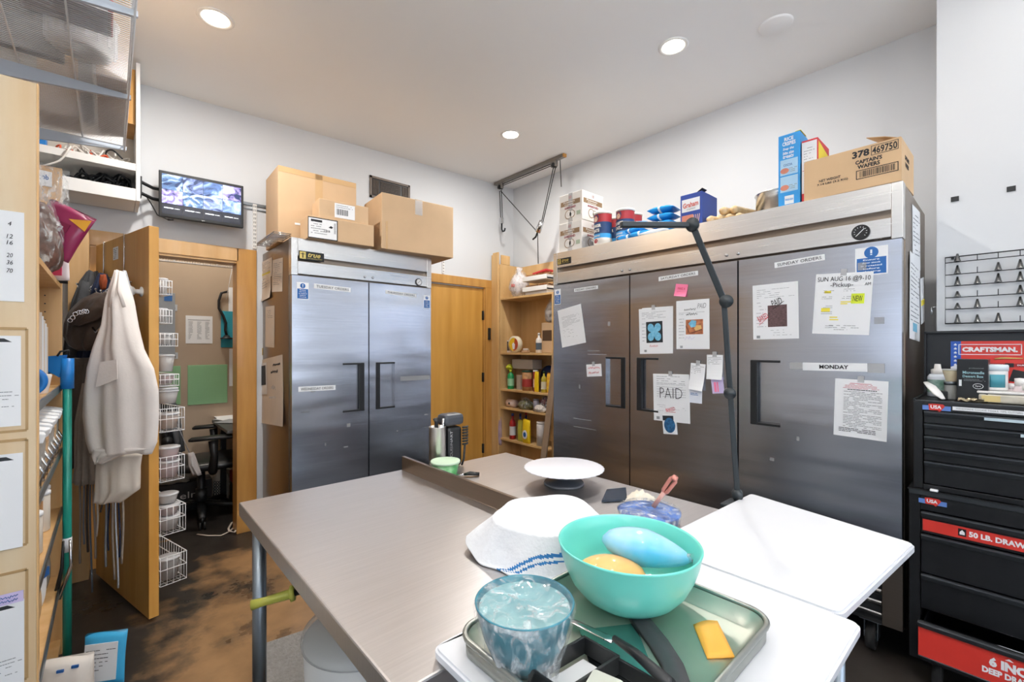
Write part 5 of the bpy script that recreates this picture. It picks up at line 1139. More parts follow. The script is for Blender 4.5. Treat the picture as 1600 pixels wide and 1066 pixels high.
# ================================================================ CEILING WIRE SHELF
WZ, WX = 2.457, .056
t = thing('wire_shelf', 'white wire shelf high on the left wall above the wooden unit', 'wire shelf')
m = MB()
for k in range(118): y = 1.7+.0126*k; m.cyl((LX+.01, y, WZ), (WX, y, WZ), .0021, WIREW, 5)
m.build('deck_wires', t, kind='stuff')
m = MB()
for x in (WX, WX-.158, WX-.31, WX-.47, LX+.012): m.cyl((x, 1.69, WZ-.004), (x, 3.185, WZ-.004), .0034, WIREW, 8)
m.cyl((WX+.004, 1.69, WZ-.028), (WX+.004, 3.185, WZ-.028), .0034, WIREW, 8)
for k in range(30): y = 1.7+.05*k; m.cyl((WX+.002, y, WZ), (WX+.004, y, WZ-.028), .002, WIREW, 5)
m.build('rails', t)
BR = M('bracket_blue_white', '#c9d3de', .35)
for y in (1.86, 2.5, 3.16):
    m = MB(); b = bmesh.new()
    prof = [(LX, WZ-.01), (WX+.012, WZ-.01), (WX+.012, WZ-.028), (LX+.25, WZ-.075), (LX, WZ-.1)]
    a = [b.verts.new((p[0], y-.006, p[1])) for p in prof]; c = [b.verts.new((p[0], y+.006, p[1])) for p in prof]
    b.faces.new(a); b.faces.new(c[::-1])
    for k in range(5): b.faces.new((a[k], c[k], c[(k+1) % 5], a[(k+1) % 5]))
    bmesh.ops.recalc_face_normals(b, faces=b.faces[:]); m.add(b, BR); m.build('bracket', t)
def onshelf(px0, py0, px1, py1, h, mat, name, label, cat, dy=0, part='carton'):
    a = atz(px0, py0, WZ+.004); b_ = atz(px1, py1, WZ+.004)
    x0, x1 = sorted((a.x, b_.x)); y0, y1 = sorted((a.y, b_.y)); x0 = max(x0, LX+.02)
    t = thing(name, label, cat, ((x0+x1)/2, (y0+y1)/2, WZ+.0025)); m = MB(); m.b2(-(x1-x0)/2, (x1-x0)/2, -(y1-y0)/2, (y1-y0)/2, 0, h, mat, .004); m.build(part, t)
    return t, (x1-x0)/2, (y1-y0)/2
t, hx, hy = onshelf(20, -40, 176, 58, .3, M('pale_lilac_card', '#d5d3dc', .6), 'white_carton', 'large white carton with a red and white edge on the wire shelf', 'carton')
m = MB(); m.b2(hx-.012, hx+.001, -hy, hy, -.0, .05, CRD); m.build('red_stripe', t)
t, hx, hy = onshelf(150, 112, 197, 214, .34, M('light_lifted_cardboard', '#e0bd92', .85), 'cardboard_carton', 'narrow cardboard carton at the far front corner of the wire shelf', 'carton')  # cardboard colour lightened to make up for weak light under the shelf
t, hx, hy = onshelf(57, 168, 126, 206, .3, M('light_lifted_cardboard', '#e0bd92'), 'cardboard_carton', 'brown cardboard carton at the back far end of the wire shelf', 'carton')
t, hx, hy = onshelf(122, 128, 148, 196, .12, M('steel_grey_box', '#9b9da3', .4), 'grey_tray', 'grey tray between the two cardboard cartons on the wire shelf', 'tray')
t, hx, hy = onshelf(-30, 62, 100, 92, .2, M('dark_grey_case', '#4f4d4c', .6), 'dark_case', 'dark grey case behind the white carton on the wire shelf', 'case')
p = atz(128, 82, WZ); t = thing('white_basket', 'white slatted basket with a curved rim beside the white carton', 'basket', (p.x, p.y, WZ+.0035))
m = MB(); m.lathe([(.06, 0), (.085, .005), (.1, .12), (.106, .125), (.1, .125), (.08, .01), (.001, .006)], WHITE, seg=36, capt=False)
for k in range(18): a = 2*PI*k/18; m.box((.096*math.cos(a), .096*math.sin(a), .065), (.006, .012, .1), WIREW, rot=(0, 0, a))
m.build('basket', t)
# ================================================================ WHITE OVERHEAD CABINET with cables
t = thing('overhead_cabinet', 'open white cabinet crammed with cables under the ceiling, left of the screen', 'cabinet')
cx0, cx1, cy0, cy1 = LX+.012, .138, 3.5, 3.808
m = MB(); m.b2(cx1-.02, cx1, cy0, cy1, 2.255, cz(0)-.02, WHITE, .002); m.build('side_panel', t)
m = MB(); m.b2(cx0, cx1-.021, cy1-.01, cy1, 2.255, 3.07, M('cabinet_inside', '#cfc8bd', .7)); m.build('back_panel', t)
m = MB(); m.b2(cx0, cx1-.021, cy0, cy1-.011, 2.255, 2.27, WHITE); m.b2(cx0, cx1-.021, cy0-.004, cy0+.012, 2.252, 2.325, WHITE, .002); m.build('bottom_tray', t)
m = MB(); m.b2(cx0, cx1-.021, cy0, cy1-.011, 2.437, 2.452, WHITE); m.b2(cx0, cx1-.021, cy0-.003, cy0+.012, 2.432, 2.475, WHITE, .002); m.build('shelf', t)
m = MB(); m.b2(cx1-.06, cx1-.022, cy0+.03, cy1-.012, 2.72, 3.05, MAPLED); m.build('wooden_cleat', t)
def cable(label, mat, box, seed, r=.0035, n=26, group=None, ends=None):
    q = random.Random(seed); x0, x1, y0, y1, z0, z1 = box; pts = []; a = q.uniform(0, 6); cx = q.uniform(x0+.05, x1-.05)
    for k in range(n):
        a += q.uniform(.5, 1.0); R_ = q.uniform(.03, .065); cx += q.uniform(-.02, .02); cx = min(max(cx, x0+.06), x1-.06)
        pts.append(Vector((cx+R_*math.cos(a), min(max((y0+y1)/2+R_*math.sin(a)*1.1, y0+.01), y1-.01), z0+(z1-z0)*q.random())))
    if ends: pts += [Vector(e) for e in ends]
    sm = []
    for i in range(len(pts)-1):
        p0, p1, p2, p3 = pts[max(i-1, 0)], pts[i], pts[i+1], pts[min(i+2, len(pts)-1)]
        for j in range(4): u = j/4; sm.append(.5*((2*p1)+(-p0+p2)*u+(2*p0-5*p1+4*p2-p3)*u*u+(-p0+3*p1-3*p2+p3)*u**3))
    m = MB(); m.tube(sm+[pts[-1]], r, mat, 6); e = pts[-1]
    o = m.build('power_cable'); tag(o, label, 'cable', group); return o
CW = M('white_cord', '#e2ddd6', .5); CO = M('orange_cord', '#d5562f', .5)
g = 'cables in the white overhead cabinet'
for k in range(7): cable(('thin', 'thick', 'tightly coiled', 'loosely coiled', 'long', 'short', 'knotted')[k]+' black cable in the bottom tray of the overhead cabinet', BLACK, (-.32+.05*k, .11, cy0+.03, cy1-.03, 2.28, 2.42), 20+k, (.005, .008, .006, .0065, .005, .007, .006)[k], 24, g)
for k in range(4): cable(('left', 'middle', 'right', 'topmost')[k]+' white cable tangled on the upper shelf of the overhead cabinet', CW, (-.36+.09*k, .02+.03*k, cy0+.03, cy1-.03, 2.458, 2.56), 40+k, .005, 22, g)
cable('white cable spilling over the front of the cabinet tray', CW, (-.3, -.05, cy0+.03, cy1-.03, 2.46, 2.5), 50, .005, 8, g, ends=[(-.16, cy0-.015, 2.49), (-.2, cy0-.03, 2.4), (-.28, cy0-.02, 2.345)])
cable('white cable drooping from the upper shelf down the left', CW, (-.35, -.1, cy0+.03, cy1-.03, 2.46, 2.5), 51, .004, 8, g, ends=[(-.32, cy0-.015, 2.47), (-.33, cy0-.02, 2.38), (-.3, cy0+.0, 2.345)])
for k in range(2): cable(('left', 'right')[k]+' orange cable among the white ones on the upper cabinet shelf', CO, (-.3+.14*k, -.08+.14*k, cy0+.02, cy1-.1, 2.458, 2.53), 60+k, .005, 12, g)
cable('black loop of cable sticking up at the right of the upper cabinet shelf', BLACK, (-.02, .11, cy0+.02, cy1-.05, 2.458, 2.56), 70, .005, 8, g)
t = thing('blue_box', 'small bright blue box among cables on the upper cabinet shelf', 'box', (-.33, 3.58, 2.453)); rbox(t, .07, .06, .1, BH)
m = MB(); m.tube([(-.3, cy0-.005, 2.29), (-.3, cy0-.02, 2.285), (-.3, cy0-.02, 2.275)], .003, GALV, 6); m.b2(-.32, -.28, cy0-.008, cy0-.004, 2.27, 2.28, GALV); m.build('hook', bpy.data.objects['overhead_cabinet'])
# ================================================================ WALL SCREEN
A = att(248, 301, 2.9); B = att(380.5, 320.6, 3.2); d = B-A; wS = math.hypot(d.x, d.y)
t = thing('wall_screen', 'black flat screen showing security camera views on the wall arm', 'screen', (A.x, A.y, A.z), math.atan2(d.y, d.x))
m = MB(); m.b2(0, wS, 0, .03, -.15, .15, BLACK, .004); m.build('housing', t)
def feedmat(i):
    m = M('camera_feed_%d' % i, '#b9cdf0', .3, emit=.9, scale=(10, 13, 15, 12)[i % 4], col2='#1b2d55', contrast=(.36, .62), stretch=(1, 1, 1.3))
    n = m.node_tree.nodes; L = m.node_tree.links; nz = [x for x in n if x.type == 'TEX_NOISE'][0]; nz.inputs['Distortion'].default_value = 1.6; nz.inputs['Detail'].default_value = 6
    rp = [x for x in n if x.type == 'VALTORGB'][0]; e = rp.color_ramp.elements.new(.5); e.color = lin(('#5f7fb8', '#8b7fc0', '#587aa8', '#7c90c8')[i % 4]); return m
m = MB(); cwS = (wS-.03)/4; DKS = M('screen_dark', '#141a2c', .25, emit=.25)
for c in range(4):
    x0 = .015+c*cwS
    for r_, (z0, z1) in enumerate(((-.06, .03), (.032, .13))): m.b2(x0+.001, x0+cwS-.001, -.001, -.0002, z0, z1, feedmat((c+2*r_) % 4 if r_ else (c+1) % 4))
    m.b2(x0+.001, x0+cwS-.001, -.001, -.0002, -.13, -.062, DKS); m.b2(x0+.012, x0+cwS*.55, -.0016, -.001, -.092, -.086, M('screen_white', '#e8ecf5', .3, emit=1.2)); m.b2(x0+cwS*.6, x0+cwS*.85, -.0016, -.001, -.091, -.088, M('screen_white', '#e8ecf5'))
m.build('display', t)
m = MB(); m.text('acer', .02, .005, CHROME, (wS/2, -.001, -.1405)); m.build('brand_lettering', t)
t2 = thing('screen_bracket', 'black two-bar swivel arm holding the screen at its left side', 'wall bracket', (0, 0, 0))
m = MB(); pb = Vector((.142, 3.64, A.z)); m.b2(.1385, .15, 3.6, 3.68, A.z-.06, A.z+.06, BLACK, .002)
for z in (.035, -.035): m.tube([(.146, 3.64, A.z+z), (.21, 3.73, A.z+z), (.33, 3.742, A.z+z)], [.011, .011, .01], BLACK, 8)
m.b2(.3, .42, 3.73, 3.75, A.z-.06, A.z+.06, BLACK, .003); m.build('arm', t2)
m = MB(); pts = [att(226, 303, 2.9), att(236, 318, 2.88), att(246, 336, 2.85), att(262, 343, 2.86)]; m.tube(pts, .0035, BLACK, 8); m.tube([pts[-1], pts[-1]+Vector((.03, .005, .004))], [.007, .006], BLACK, 8); o = m.build('screen_cable'); tag(o, 'thin black cable dangling below the left end of the screen', 'cable')
# shelf standards on the back wall
SLOT = M('slot_dark', '#4a4a4c', .7)
for (x, z0, z1, lb) in ((.815, 2.12, 2.455, 'white slotted shelf standard right of the screen'), (2.497, 2.12, 2.46, 'white slotted shelf standard behind the overhanging cardboard box')):
    t = thing('shelf_standard', lb, 'shelf standard', (x, D-.012, z0)); m = MB(); m.b2(-.013, .013, 0, .0115, 0, z1-z0, WHITE, .001)
    for k in range(int((z1-z0)/.03)):
        for s_ in (-.005, .005): m.b2(s_-.002, s_+.002, -.0005, .001, .01+k*.03, .026+k*.03, SLOT)
    m.build('channel', t)
t = thing('hanging_rail', 'grey metal hanging rail on the wall between screen and cardboard box', 'rail', (.55, D-.011, 2.44)); m = MB(); m.b2(0, .4, 0, .01, 0, .022, GALV, .001); m.b2(0, .4, .002, .01, -.03, -.022, GALV); m.build('rail', t)
# vent
DV_ = M('vent_bronze', '#6e6258', .5)
t = thing('wall_vent', 'dark bronze ventilation grille on the wall above the cardboard boxes', 'vent', (1.723, D-.012, 2.715)); m = MB(); W_, H_ = .40, .195
for a_ in ((0, W_, 0, .02), (0, W_, H_-.02, H_), (0, .02, 0, H_), (W_-.02, W_, 0, H_)): m.b2(a_[0], a_[1], 0, .0115, a_[2], a_[3], DV_, .001)
m.build('frame', t)
m = MB(); m.b2(.02, W_-.02, .008, .0115, .02, H_-.02, BLACK)
for k in range(11): m.box((W_/2, .005, .035+k*.0125), (W_*.5, .007, .004), DV_, rot=(.5, 0, 0))
for k in range(7):
    for s_ in (0, 1): m.b2(.03+k*.009+s_*(W_*.75-.01), .033+k*.009+s_*(W_*.75-.01), .002, .008, .03, H_-.03, DV_)
m.build('louvres', t)
# ================================================================ HOIST
z = cz(3.16)
t = thing('ceiling_hoist', 'grey ceiling track with black pulley ropes near the room corner', 'hoist', (3.16, 0, z))
GM = M('grey_zinc', '#8b8680', .4, metal=.6)
m = MB(); m.b2(-.022, .022, 2.79, 3.79, -.03, -.001, GM, .003); m.build('track', t)
m = MB(); m.b2(-.02, .02, 2.775, 2.789, -.03, -.002, M('orange_wood_end', '#d29a52', .6)); m.build('end_cap', t)
def wp(px, py, x=3.16): return atx(px, py, x)-Vector((3.16, 0, z))
ROPE = M('black_rope', '#2b2a29', .8)
for px, py in ((782, 289), (866, 252)):
    p = wp(px, py); m = MB(); m.box((0, p.y, -.055), (.035, .07, .06), GM, bev=.006); m.cyl((-.022, p.y, -.07), (.022, p.y, -.07), .022, BLACK, 20); m.build('pulley', t)
pA = wp(782, 298); pB = wp(866, 256); h1 = wp(784, 345); k1 = wp(846, 348); k2 = wp(840, 363); dn = wp(841, 412)
m = MB(); m.cyl((0, pA.y, -.045), (0, pB.y, -.045), .004, ROPE, 6); m.cyl((.012, pA.y, -.055), (.012, pB.y, -.055), .004, ROPE, 6); m.build('rope', t)
for a_, b_ in ((pA+Vector((0, .015, 0)), h1+Vector((0, .015, 0))), (pA-Vector((0, .015, 0)), h1-Vector((0, .015, 0))), (pA, k2), (pB, k1), (pB+Vector((0, -.03, 0)), k1+Vector((0, -.02, 0))), (k2, dn), (wp(875, 250), wp(877, 292))):
    m = MB(); m.cyl(a_, b_, .0045, ROPE, 6); m.build('rope', t)
m = MB(); m.box(h1, (.03, .045, .07), CHROME, bev=.008); m.tube([h1-Vector((0, 0, .03)), h1-Vector((0, 0, .09)), h1+Vector((0, -.015, -.12)), h1+Vector((0, -.045, -.118)), h1+Vector((0, -.055, -.09))], .009, BLACK, 8); m.build('hook_block', t)
m = MB(); dd = (k1-k2).normalized(); m.tube([k1+dd*.02, k2], [.025, .03], CHROME, 10); m.tube([k2, k2-dd*.05, k2-dd*.07+Vector((0, .03, 0))], .009, BLACK, 8); m.build('hook_block', t)
# ================================================================ ON THE OPEN DOOR
def du(px):      # distance along the door slab seen at a pixel column
    r = ray(px, 500); dx, dy = math.cos(DA), math.sin(DA)      # solve (HX,HY)+u*d = k*r
    det = dx*(-r.y)-dy*(-r.x); return ((-HX)*(-r.y)-(-HY)*(-r.x))/det
def dz(px, py, v=0.):
    u = du(px); P = dloc(u, v, 0); t_ = (P.x*math.sin(YAW)+P.y*math.cos(YAW)); return u, CZ+(HOR-py)/FPX*t_
t = thing('over_door_rack', 'chrome over-the-door hook rack holding aprons on the open door', 'hook rack', (HX, HY, 0), DA)
u1, u2 = du(163), du(195)
for u in (u1, u2):
    m = MB(); m.tube([(u, .044, 1.93), (u, .044, 1.9885), (u, -.003, 1.9885), (u, -.004, 1.68)], .0028, CHROME, 8); m.build('door_strap', t)
m = MB(); m.cyl((u1-.06, -.006, 1.80), (u2+.12, -.006, 1.72), .003, CHROME, 8); m.cyl((u1-.06, -.008, 1.74), (u2+.12, -.008, 1.67), .003, CHROME, 8); m.build('rail', t)
for k in range(7):
    u = u1-.05+(u2-u1+.16)*k/6; zz = 1.80-.08*k/6
    m = MB(); m.tube([(u, -.008, zz), (u, -.05, zz-.05), (u, -.085, zz-.09), (u, -.10, zz-.085), (u, -.105, zz-.065)], .003, CHROME, 8); b = bmesh.new(); bmesh.ops.create_uvsphere(b, u_segments=10, v_segments=6, radius=.006); m.add(b, CHROME, Matrix.Translation((u, -.105, zz-.063)), True); m.build('hook', t)
u, z = dz(181, 396); t = thing('door_label', 'small white printed label high on the open door', 'label', (HX, HY, 0), DA); m = MB(); m.b2(u-.04, u+.04, -.0012, -.0003, z-.035, z+.035, PAPER); dashes(m, u-.03, u+.03, z-.03, z+.028, 6, INK, y=-.0014, seed=3, th=.4); m.build('label', t)
def garment(m, rows, depth, mat, nf=7, amp=.012, seed=0, tt=2.1, seg=64):
    """cloth hanging in folds: rows of (left px, right px, py, t, depth factor)"""
    q = random.Random(seed); ph = [q.uniform(0, 6.3) for _ in range(4)]; R_ = []; rt = Vector((math.cos(YAW), -math.sin(YAW), 0)); fw = Vector((math.sin(YAW), math.cos(YAW), 0))
    dense = []
    for a, b_ in zip(rows, rows[1:]):
        for k in range(4): dense.append([a[i]+(b_[i]-a[i])*(k/4) for i in range(len(a))])
    dense.append(list(rows[-1]))
    for n_, r in enumerate(dense):
        L_ = att(r[0], r[2], r[3]); Rr = att(r[1], r[2], r[3]); c = (L_+Rr)/2; hw = (Rr-L_).length/2; s = n_/len(dense); ring = []
        for k in range(seg):
            a = 2*PI*k/seg; x = math.cos(a); dn = math.sin(a)
            f = amp*min(1, .15+s*1.6)*(math.sin(nf*x*2.2+ph[0]+s*1.5)+.5*math.sin(nf*x*4.7+ph[1]-s*2)) * min(1, hw/.05)
            dd = depth*r[4]*dn+f
            ring.append(c+rt*hw*x*(1+.01*math.sin(9*s+ph[2]))-fw*dd*-1+Vector((0, 0, .004*math.sin(5*x+ph[3]))))
        R_.append(ring)
    loft(m, R_, mat, True, True)
LIN = M('light_linen', '#e9e1da', .95, var=.04, bump=.08, bscale=90); LIN2 = M('beige_linen', '#e3d8ca', .95, var=.05, bump=.08, bscale=90)
GJ = M('charcoal_jacket', '#4a4b4d', .9, var=.1, bump=.3, bscale=60); NV = M('navy_cloth', '#27304a', .9, var=.1, bump=.3, bscale=60); BRN = M('brown_cloth', '#5a5049', .9, var=.1, bump=.3, bscale=60)
TAU = M('taupe_cloth', '#9c8f82', .92, var=.06, bump=.3, bscale=70); LEA = M('brown_leather', '#463a33', .38, var=.2, scale=12, bump=.25, bscale=40, coat=.2)
g = 'clothes and aprons on the open door'
t = thing('jacket', 'charcoal grey jacket hanging leftmost on the open door rack', 'jacket', group=g)
m = MB(); garment(m, [(137, 152, 424, 2.60, .4), (128, 160, 440, 2.58, .7), (119, 163, 470, 2.56, 1), (109, 160, 520, 2.53, 1), (103, 150, 570, 2.51, 1), (101, 146, 620, 2.51, 1), (112, 144, 660, 2.51, .8)], .05, GJ, 5, .012, 1); m.build('body', t)
m = MB(); garment(m, [(126, 140, 440, 2.44, .6), (112, 130, 500, 2.40, 1), (102, 118, 570, 2.38, 1), (99, 115, 625, 2.37, .9)], .03, GJ, 2, .006, 12); m.build('sleeve', t)
t = thing('navy_jacket', 'navy jacket hanging between the charcoal jacket and the pale apron', 'jacket', group=g)
m = MB(); garment(m, [(156, 166, 428, 2.44, .5), (148, 176, 450, 2.42, 1), (138, 178, 500, 2.4, 1), (124, 170, 560, 2.4, 1), (116, 160, 600, 2.4, 1), (112, 152, 645, 2.4, 1), (113, 150, 660, 2.4, .8)], .04, NV, 5, .012, 2); m.build('body', t)
t = thing('red_brown_cloth', 'small rust-coloured cloth corner at the rack hooks', 'cloth', group=g)
m = MB(); garment(m, [(157, 165, 430, 2.36, .6), (156, 167, 440, 2.36, 1), (158, 165, 452, 2.36, .6)], .015, M('rust_cloth', '#a34e2a', .8), 2, .003, 3); m.build('cloth', t)
t = thing('brown_garment', 'dark brown garment hanging low behind the leather bag', 'garment', group=g)
m = MB(); garment(m, [(116, 160, 560, 2.33, .8), (113, 150, 640, 2.32, 1), (114, 146, 690, 2.32, 1), (112, 140, 730, 2.32, .8)], .04, BRN, 5, .012, 4); m.build('cloth', t)
t = thing('taupe_apron', 'taupe apron whose lower half shows left of the pale apron', 'apron', group=g)
m = MB(); garment(m, [(130, 165, 600, 2.27, .6), (122, 165, 660, 2.26, 1), (121, 165, 720, 2.26, 1), (117, 166, 755, 2.26, .9)], .04, TAU, 6, .010, 5); m.build('cloth', t)
# leather bag
t = thing('leather_bag', 'dark brown leather bag with metal buckles hanging over the jackets', 'bag', group=g)
m = MB(); garment(m, [(126, 172, 474, 2.27, .6), (112, 178, 488, 2.24, .9), (107, 176, 505, 2.23, 1), (106, 166, 525, 2.23, 1), (114, 158, 540, 2.24, .9), (126, 150, 547, 2.24, .6)], .07, LEA, 3, .006, 6); m.build('body', t)
m = MB(); garment(m, [(150, 185, 458, 2.2, .5), (128, 180, 468, 2.17, .7), (112, 172, 484, 2.15, .8), (107, 150, 500, 2.14, .6), (108, 126, 509, 2.14, .3)], .03, LEA, 3, .004, 7); m.build('flap', t)
m = MB(); q = random.Random(8)
for k in range(7):
    P = att(110+4.3*k+q.uniform(-1, 1), 497-2.1*k+q.uniform(-4, 4), 2.06); m.tube([P+Vector((.008*math.cos(a), .002, .009*math.sin(a))) for a in [2*PI*i/10 for i in range(10)]], .0022, CHROME, 6, closed=True)
m.build('buckle', t)
m = MB(); m.tube([att(172, 468, 2.2), att(186, 440, 2.18), att(187, 425, 2.2), att(180, 450, 2.26), att(160, 462, 2.28)], .009, LEA, 8, sq=.4); m.build('strap', t)
m = MB(); m.tube([att(145, 512, 2.14), att(150, 520, 2.13), att(162, 508, 2.13)], .005, CHROME, 6); m.build('zip', t)
# pale apron in front
t = thing('linen_apron', 'large pale linen apron hanging frontmost on the open door', 'apron', group=g)
m = MB(); garment(m, [(183, 191, 424, 2.12, .5), (178, 196, 445, 2.1, .8), (172, 204, 470, 2.08, 1), (165, 212, 510, 2.06, 1), (150, 222, 545, 2.05, 1), (140, 238, 575, 2.05, 1), (135, 246, 610, 2.05, 1), (133, 247, 650, 2.05, 1), (138, 245, 690, 2.05, 1), (143, 238, 708, 2.05, .9)], .05, LIN, 2.6, .010, 9, seg=96); m.build('body', t)
m = MB(); garment(m, [(145, 236, 700, 2.03, .6), (146, 190, 712, 2.03, .6), (148, 165, 724, 2.03, .3)], .05, LIN, 3, .005, 10); m.build('folded_hem', t)
P = [att(a, b_, 1.985) for a, b_ in ((157, 566), (183, 562), (184, 592), (150, 606))]
m = MB(); m.sheet([[P[0], P[1]], [P[3], P[2]]], LIN, .002, False); m.build('pocket', t)
m = MB()
for k in (0, 1): m.tube([att(185+3*k, 424, 2.1), att(176+10*k, 455, 2.03), att(172+22*k, 480, 2.03)], [.006, .007, .007], LIN, 8, sq=.5)
m.build('neck_strap', t)
t = thing('grey_apron', 'grey-blue apron just right of the pale apron top', 'apron', group=g)
m = MB(); garment(m, [(186, 196, 424, 2.16, .5), (188, 202, 450, 2.16, .8), (192, 208, 480, 2.15, 1), (196, 212, 530, 2.14, 1), (200, 216, 590, 2.14, .8)], .03, M('blue_grey_cloth', '#b4b6bb', .9, bump=.3, bscale=80), 3, .006, 11); m.build('cloth', t)
t = thing('cream_apron', 'cream folded cloth showing below the hem of the pale apron', 'apron', group=g)
m = MB(); garment(m, [(152, 222, 708, 2.12, .8), (152, 217, 730, 2.12, 1), (151, 216, 765, 2.12, 1), (151, 190, 784, 2.12, .8), ], .045, LIN2, 3, .006, 13); m.build('cloth', t)
ties = [(124, 126, 745, 880), (130, 132, 745, 850), (136, 137, 750, 862), (141, 143, 752, 925), (146, 149, 752, 872), (153, 151, 780, 838), (159, 158, 782, 800), (165, 166, 782, 885), (170, 169, 785, 860), (176, 178, 780, 905), (181, 184, 780, 918), (186, 187, 782, 870), (192, 191, 770, 880)]
TM = [TAU, M('grey_tie', '#8f9297', .9), BRN, M('slate_tie', '#5b6470', .9), TAU, LIN2, BRN, M('grey_tie', '#8f9297'), NV, TAU, M('pale_tie', '#c3cad4', .9), NV, TAU]
for k, (x0, x1, y0, y1) in enumerate(ties):
    w_ = R.uniform(.011, .017); tt = 2.30-.013*k+.02*(k % 3)
    pts = [att(x0+(x1-x0)*s+1.0*math.sin(5*s+k), y0+(y1-y0)*s, tt) for s in [i/9 for i in range(10)]]
    m = MB(); m.tube(pts, [w_*.8]+[w_]*8+[w_*1.05], TM[k], 10, sq=.35)
    o = m.build('apron_tie'); pos = ('first', 'second', 'third', 'fourth', 'fifth', 'sixth', 'seventh', 'eighth', 'ninth', 'tenth', 'eleventh', 'twelfth', 'thirteenth')[k]
    tag(o, pos+' from the left of the apron ties dangling below the garments', 'apron tie', 'dangling apron ties')
# baskets on the closet side of the door
def basket(label, z0, h, vd, u0=.40, u1=.815, top_gap=0, items=(), z_rows=3):
    t = thing('wire_basket', label, 'wire basket', (HX, HY, z0), DA, 'white wire baskets on the back of the open door')
    m = MB(); v0, v1 = .048, .048+vd
    for z in (0, h*.55, h): m.tube([(u0, v0, z), (u1, v0, z), (u1, v1, z), (u0, v1, z)], .0026 if z else .002, WIREW, 6, closed=True)
    n = int((u1-u0)/.03)
    for k in range(n+1):
        u = u0+(u1-u0)*k/n; m.tube([(u, v0, h), (u, v0, 0), (u, v1, 0), (u, v1, h)], .0014, WIREW, 5)
    for k in range(5):
        v = v0+vd*k/4; m.tube([(u0, v, h), (u0, v, 0), (u1, v, 0), (u1, v, h)], .0014, WIREW, 5)
    m.build('wires', t)
    return t
zb = lambda py: CZ+(HOR-py)/FPX*2.28
TUBC = M('clear_tub', '#e8e6e4', .2, trans=.3, alpha=.75); PKI = M('pink_contents', '#cf8f93', .6, var=.15, scale=15)
BK = [(460, 438, .05), (505, 484, .05), (541, 521, .075), (604, 586, .08), (676, 640, .105), (754, 716, .105), (838, 796, .11), (917, 873, .115)]
on = ('uppermost', 'second from top', 'third from top', 'fourth from top', 'fourth from bottom', 'third from bottom', 'second from bottom', 'lowest')
for k, (yb, yt, vd) in enumerate(BK):
    basket(on[k]+' white wire basket on the back of the open door', zb(yb), zb(yt)-zb(yb), vd)
def tub(label, z, v, mat, r=.05, h=.05, u=.745):
    P = dloc(u, .05+v, z); t = thing('plastic_tub', label, 'tub', P, 0, 'plastic tubs in the door baskets')
    m = MB(); m.lathe([(r*.75, 0), (r*.95, h*.95), (.001, h*.95)], mat, seg=28); m.build('contents', t)
    m = MB(); m.lathe([(r*.78, -.0), (r, h)], TUBC, seg=28, capt=False); m.lathe([(r*1.05, h), (r*1.08, h+.006), (r*.9, h+.01), (.001, h+.009)], M('frosted_lid', '#dfe0e2', .3, alpha=.85), seg=28); m.build('tub', t)
WTM = M('white_tub', '#e9e6e2', .4)
for lb, py, v, mt, r, h in (('white tub in the uppermost door basket', 458, .03, WTM, .024, .07), ('white jar in the second door basket', 503, .028, WTM, .024, .06), ('white box-like tub in the third door basket', 539, .036, WTM, .034, .045),
        ('white stacked tub below the third door basket', 583, .042, WTM, .04, .08), ('clear tub in the fourth door basket', 602, .042, PKI, .038, .04), ('stacked clear tub between the fourth and fifth door baskets', 634, .05, WTM, .048, .06),
        ('green lidded tub above the fifth door basket', 621, .05, M('pale_green_contents', '#bcd2bc', .5), .046, .03), ('peach tub in the fifth door basket', 674, .055, M('peach_contents', '#d9ab7e', .5), .048, .07), ('lower pink tub in the third basket from the bottom', 752, .055, PKI, .05, .075),
        ('upper pink tub in the third basket from the bottom', 725, .055, PKI, .05, .06), ('lower clear tub in the second basket from the bottom', 836, .055, M('grey_contents', '#9b9a97', .6, var=.3, scale=60), .05, .06), ('red banded tub in the second basket from the bottom', 813, .055, M('dull_red_contents', '#a35a58', .6), .05, .045), ('top white tub of the second basket from the bottom', 794, .052, WTM, .046, .04), ('black tub in the lowest door basket', 915, .055, BLACK, .05, .10)):
    tub(lb, zb(py)+.004, v, mt, r, h)
# ================================================================ OFFICE ALCOVE
AY = 4.85
def flat(name, label, cat, cs, y, mat, d=.004, fn=None, grp=None):
    P = [aty(a, b_, y) for a, b_ in cs]; x0, x1 = P[0].x, P[1].x; z1, z0 = P[0].z, P[1].z
    t = thing(name, label, cat, (x0, y-d-.001, z0), 0, grp); m = MB(); m.b2(0, x1-x0, 0, d, 0, z1-z0, mat, min(.0015, d*.3)); m.build('board' if d > .002 else 'sheet', t)
    if fn: m = MB(); fn(m, x1-x0, z1-z0); m.build('printing', t)
    return t
MATG = M('green_cutting_mat', '#8fbf90', .7, var=.03)
GL = M('mat_grid', '#92c094', .7)
def grid(m, w_, h_):
    for k in range(1, 14): m.b2(w_*k/14, w_*k/14+.001, -.0004, 0, 0, h_, GL); m.b2(0, w_, -.0004, 0, h_*k/14, h_*k/14+.001, GL)
flat('cutting_mat', 'square green cutting mat hanging in the middle of the alcove wall', 'cutting mat', [(293, 571), (355, 629)], AY, MATG, .008, grid, 'green mats on the alcove wall')
flat('cutting_mat', 'green cutting mat partly hidden behind the baskets and office chair', 'cutting mat', [(230, 573), (282, 632)], AY, MATG, .008, grid, 'green mats on the alcove wall')
flat('cutting_mat', 'sliver of a green mat at the right door casing of the alcove', 'cutting mat', [(364, 600), (400, 616)], AY, MATG, .008, None, 'green mats on the alcove wall')
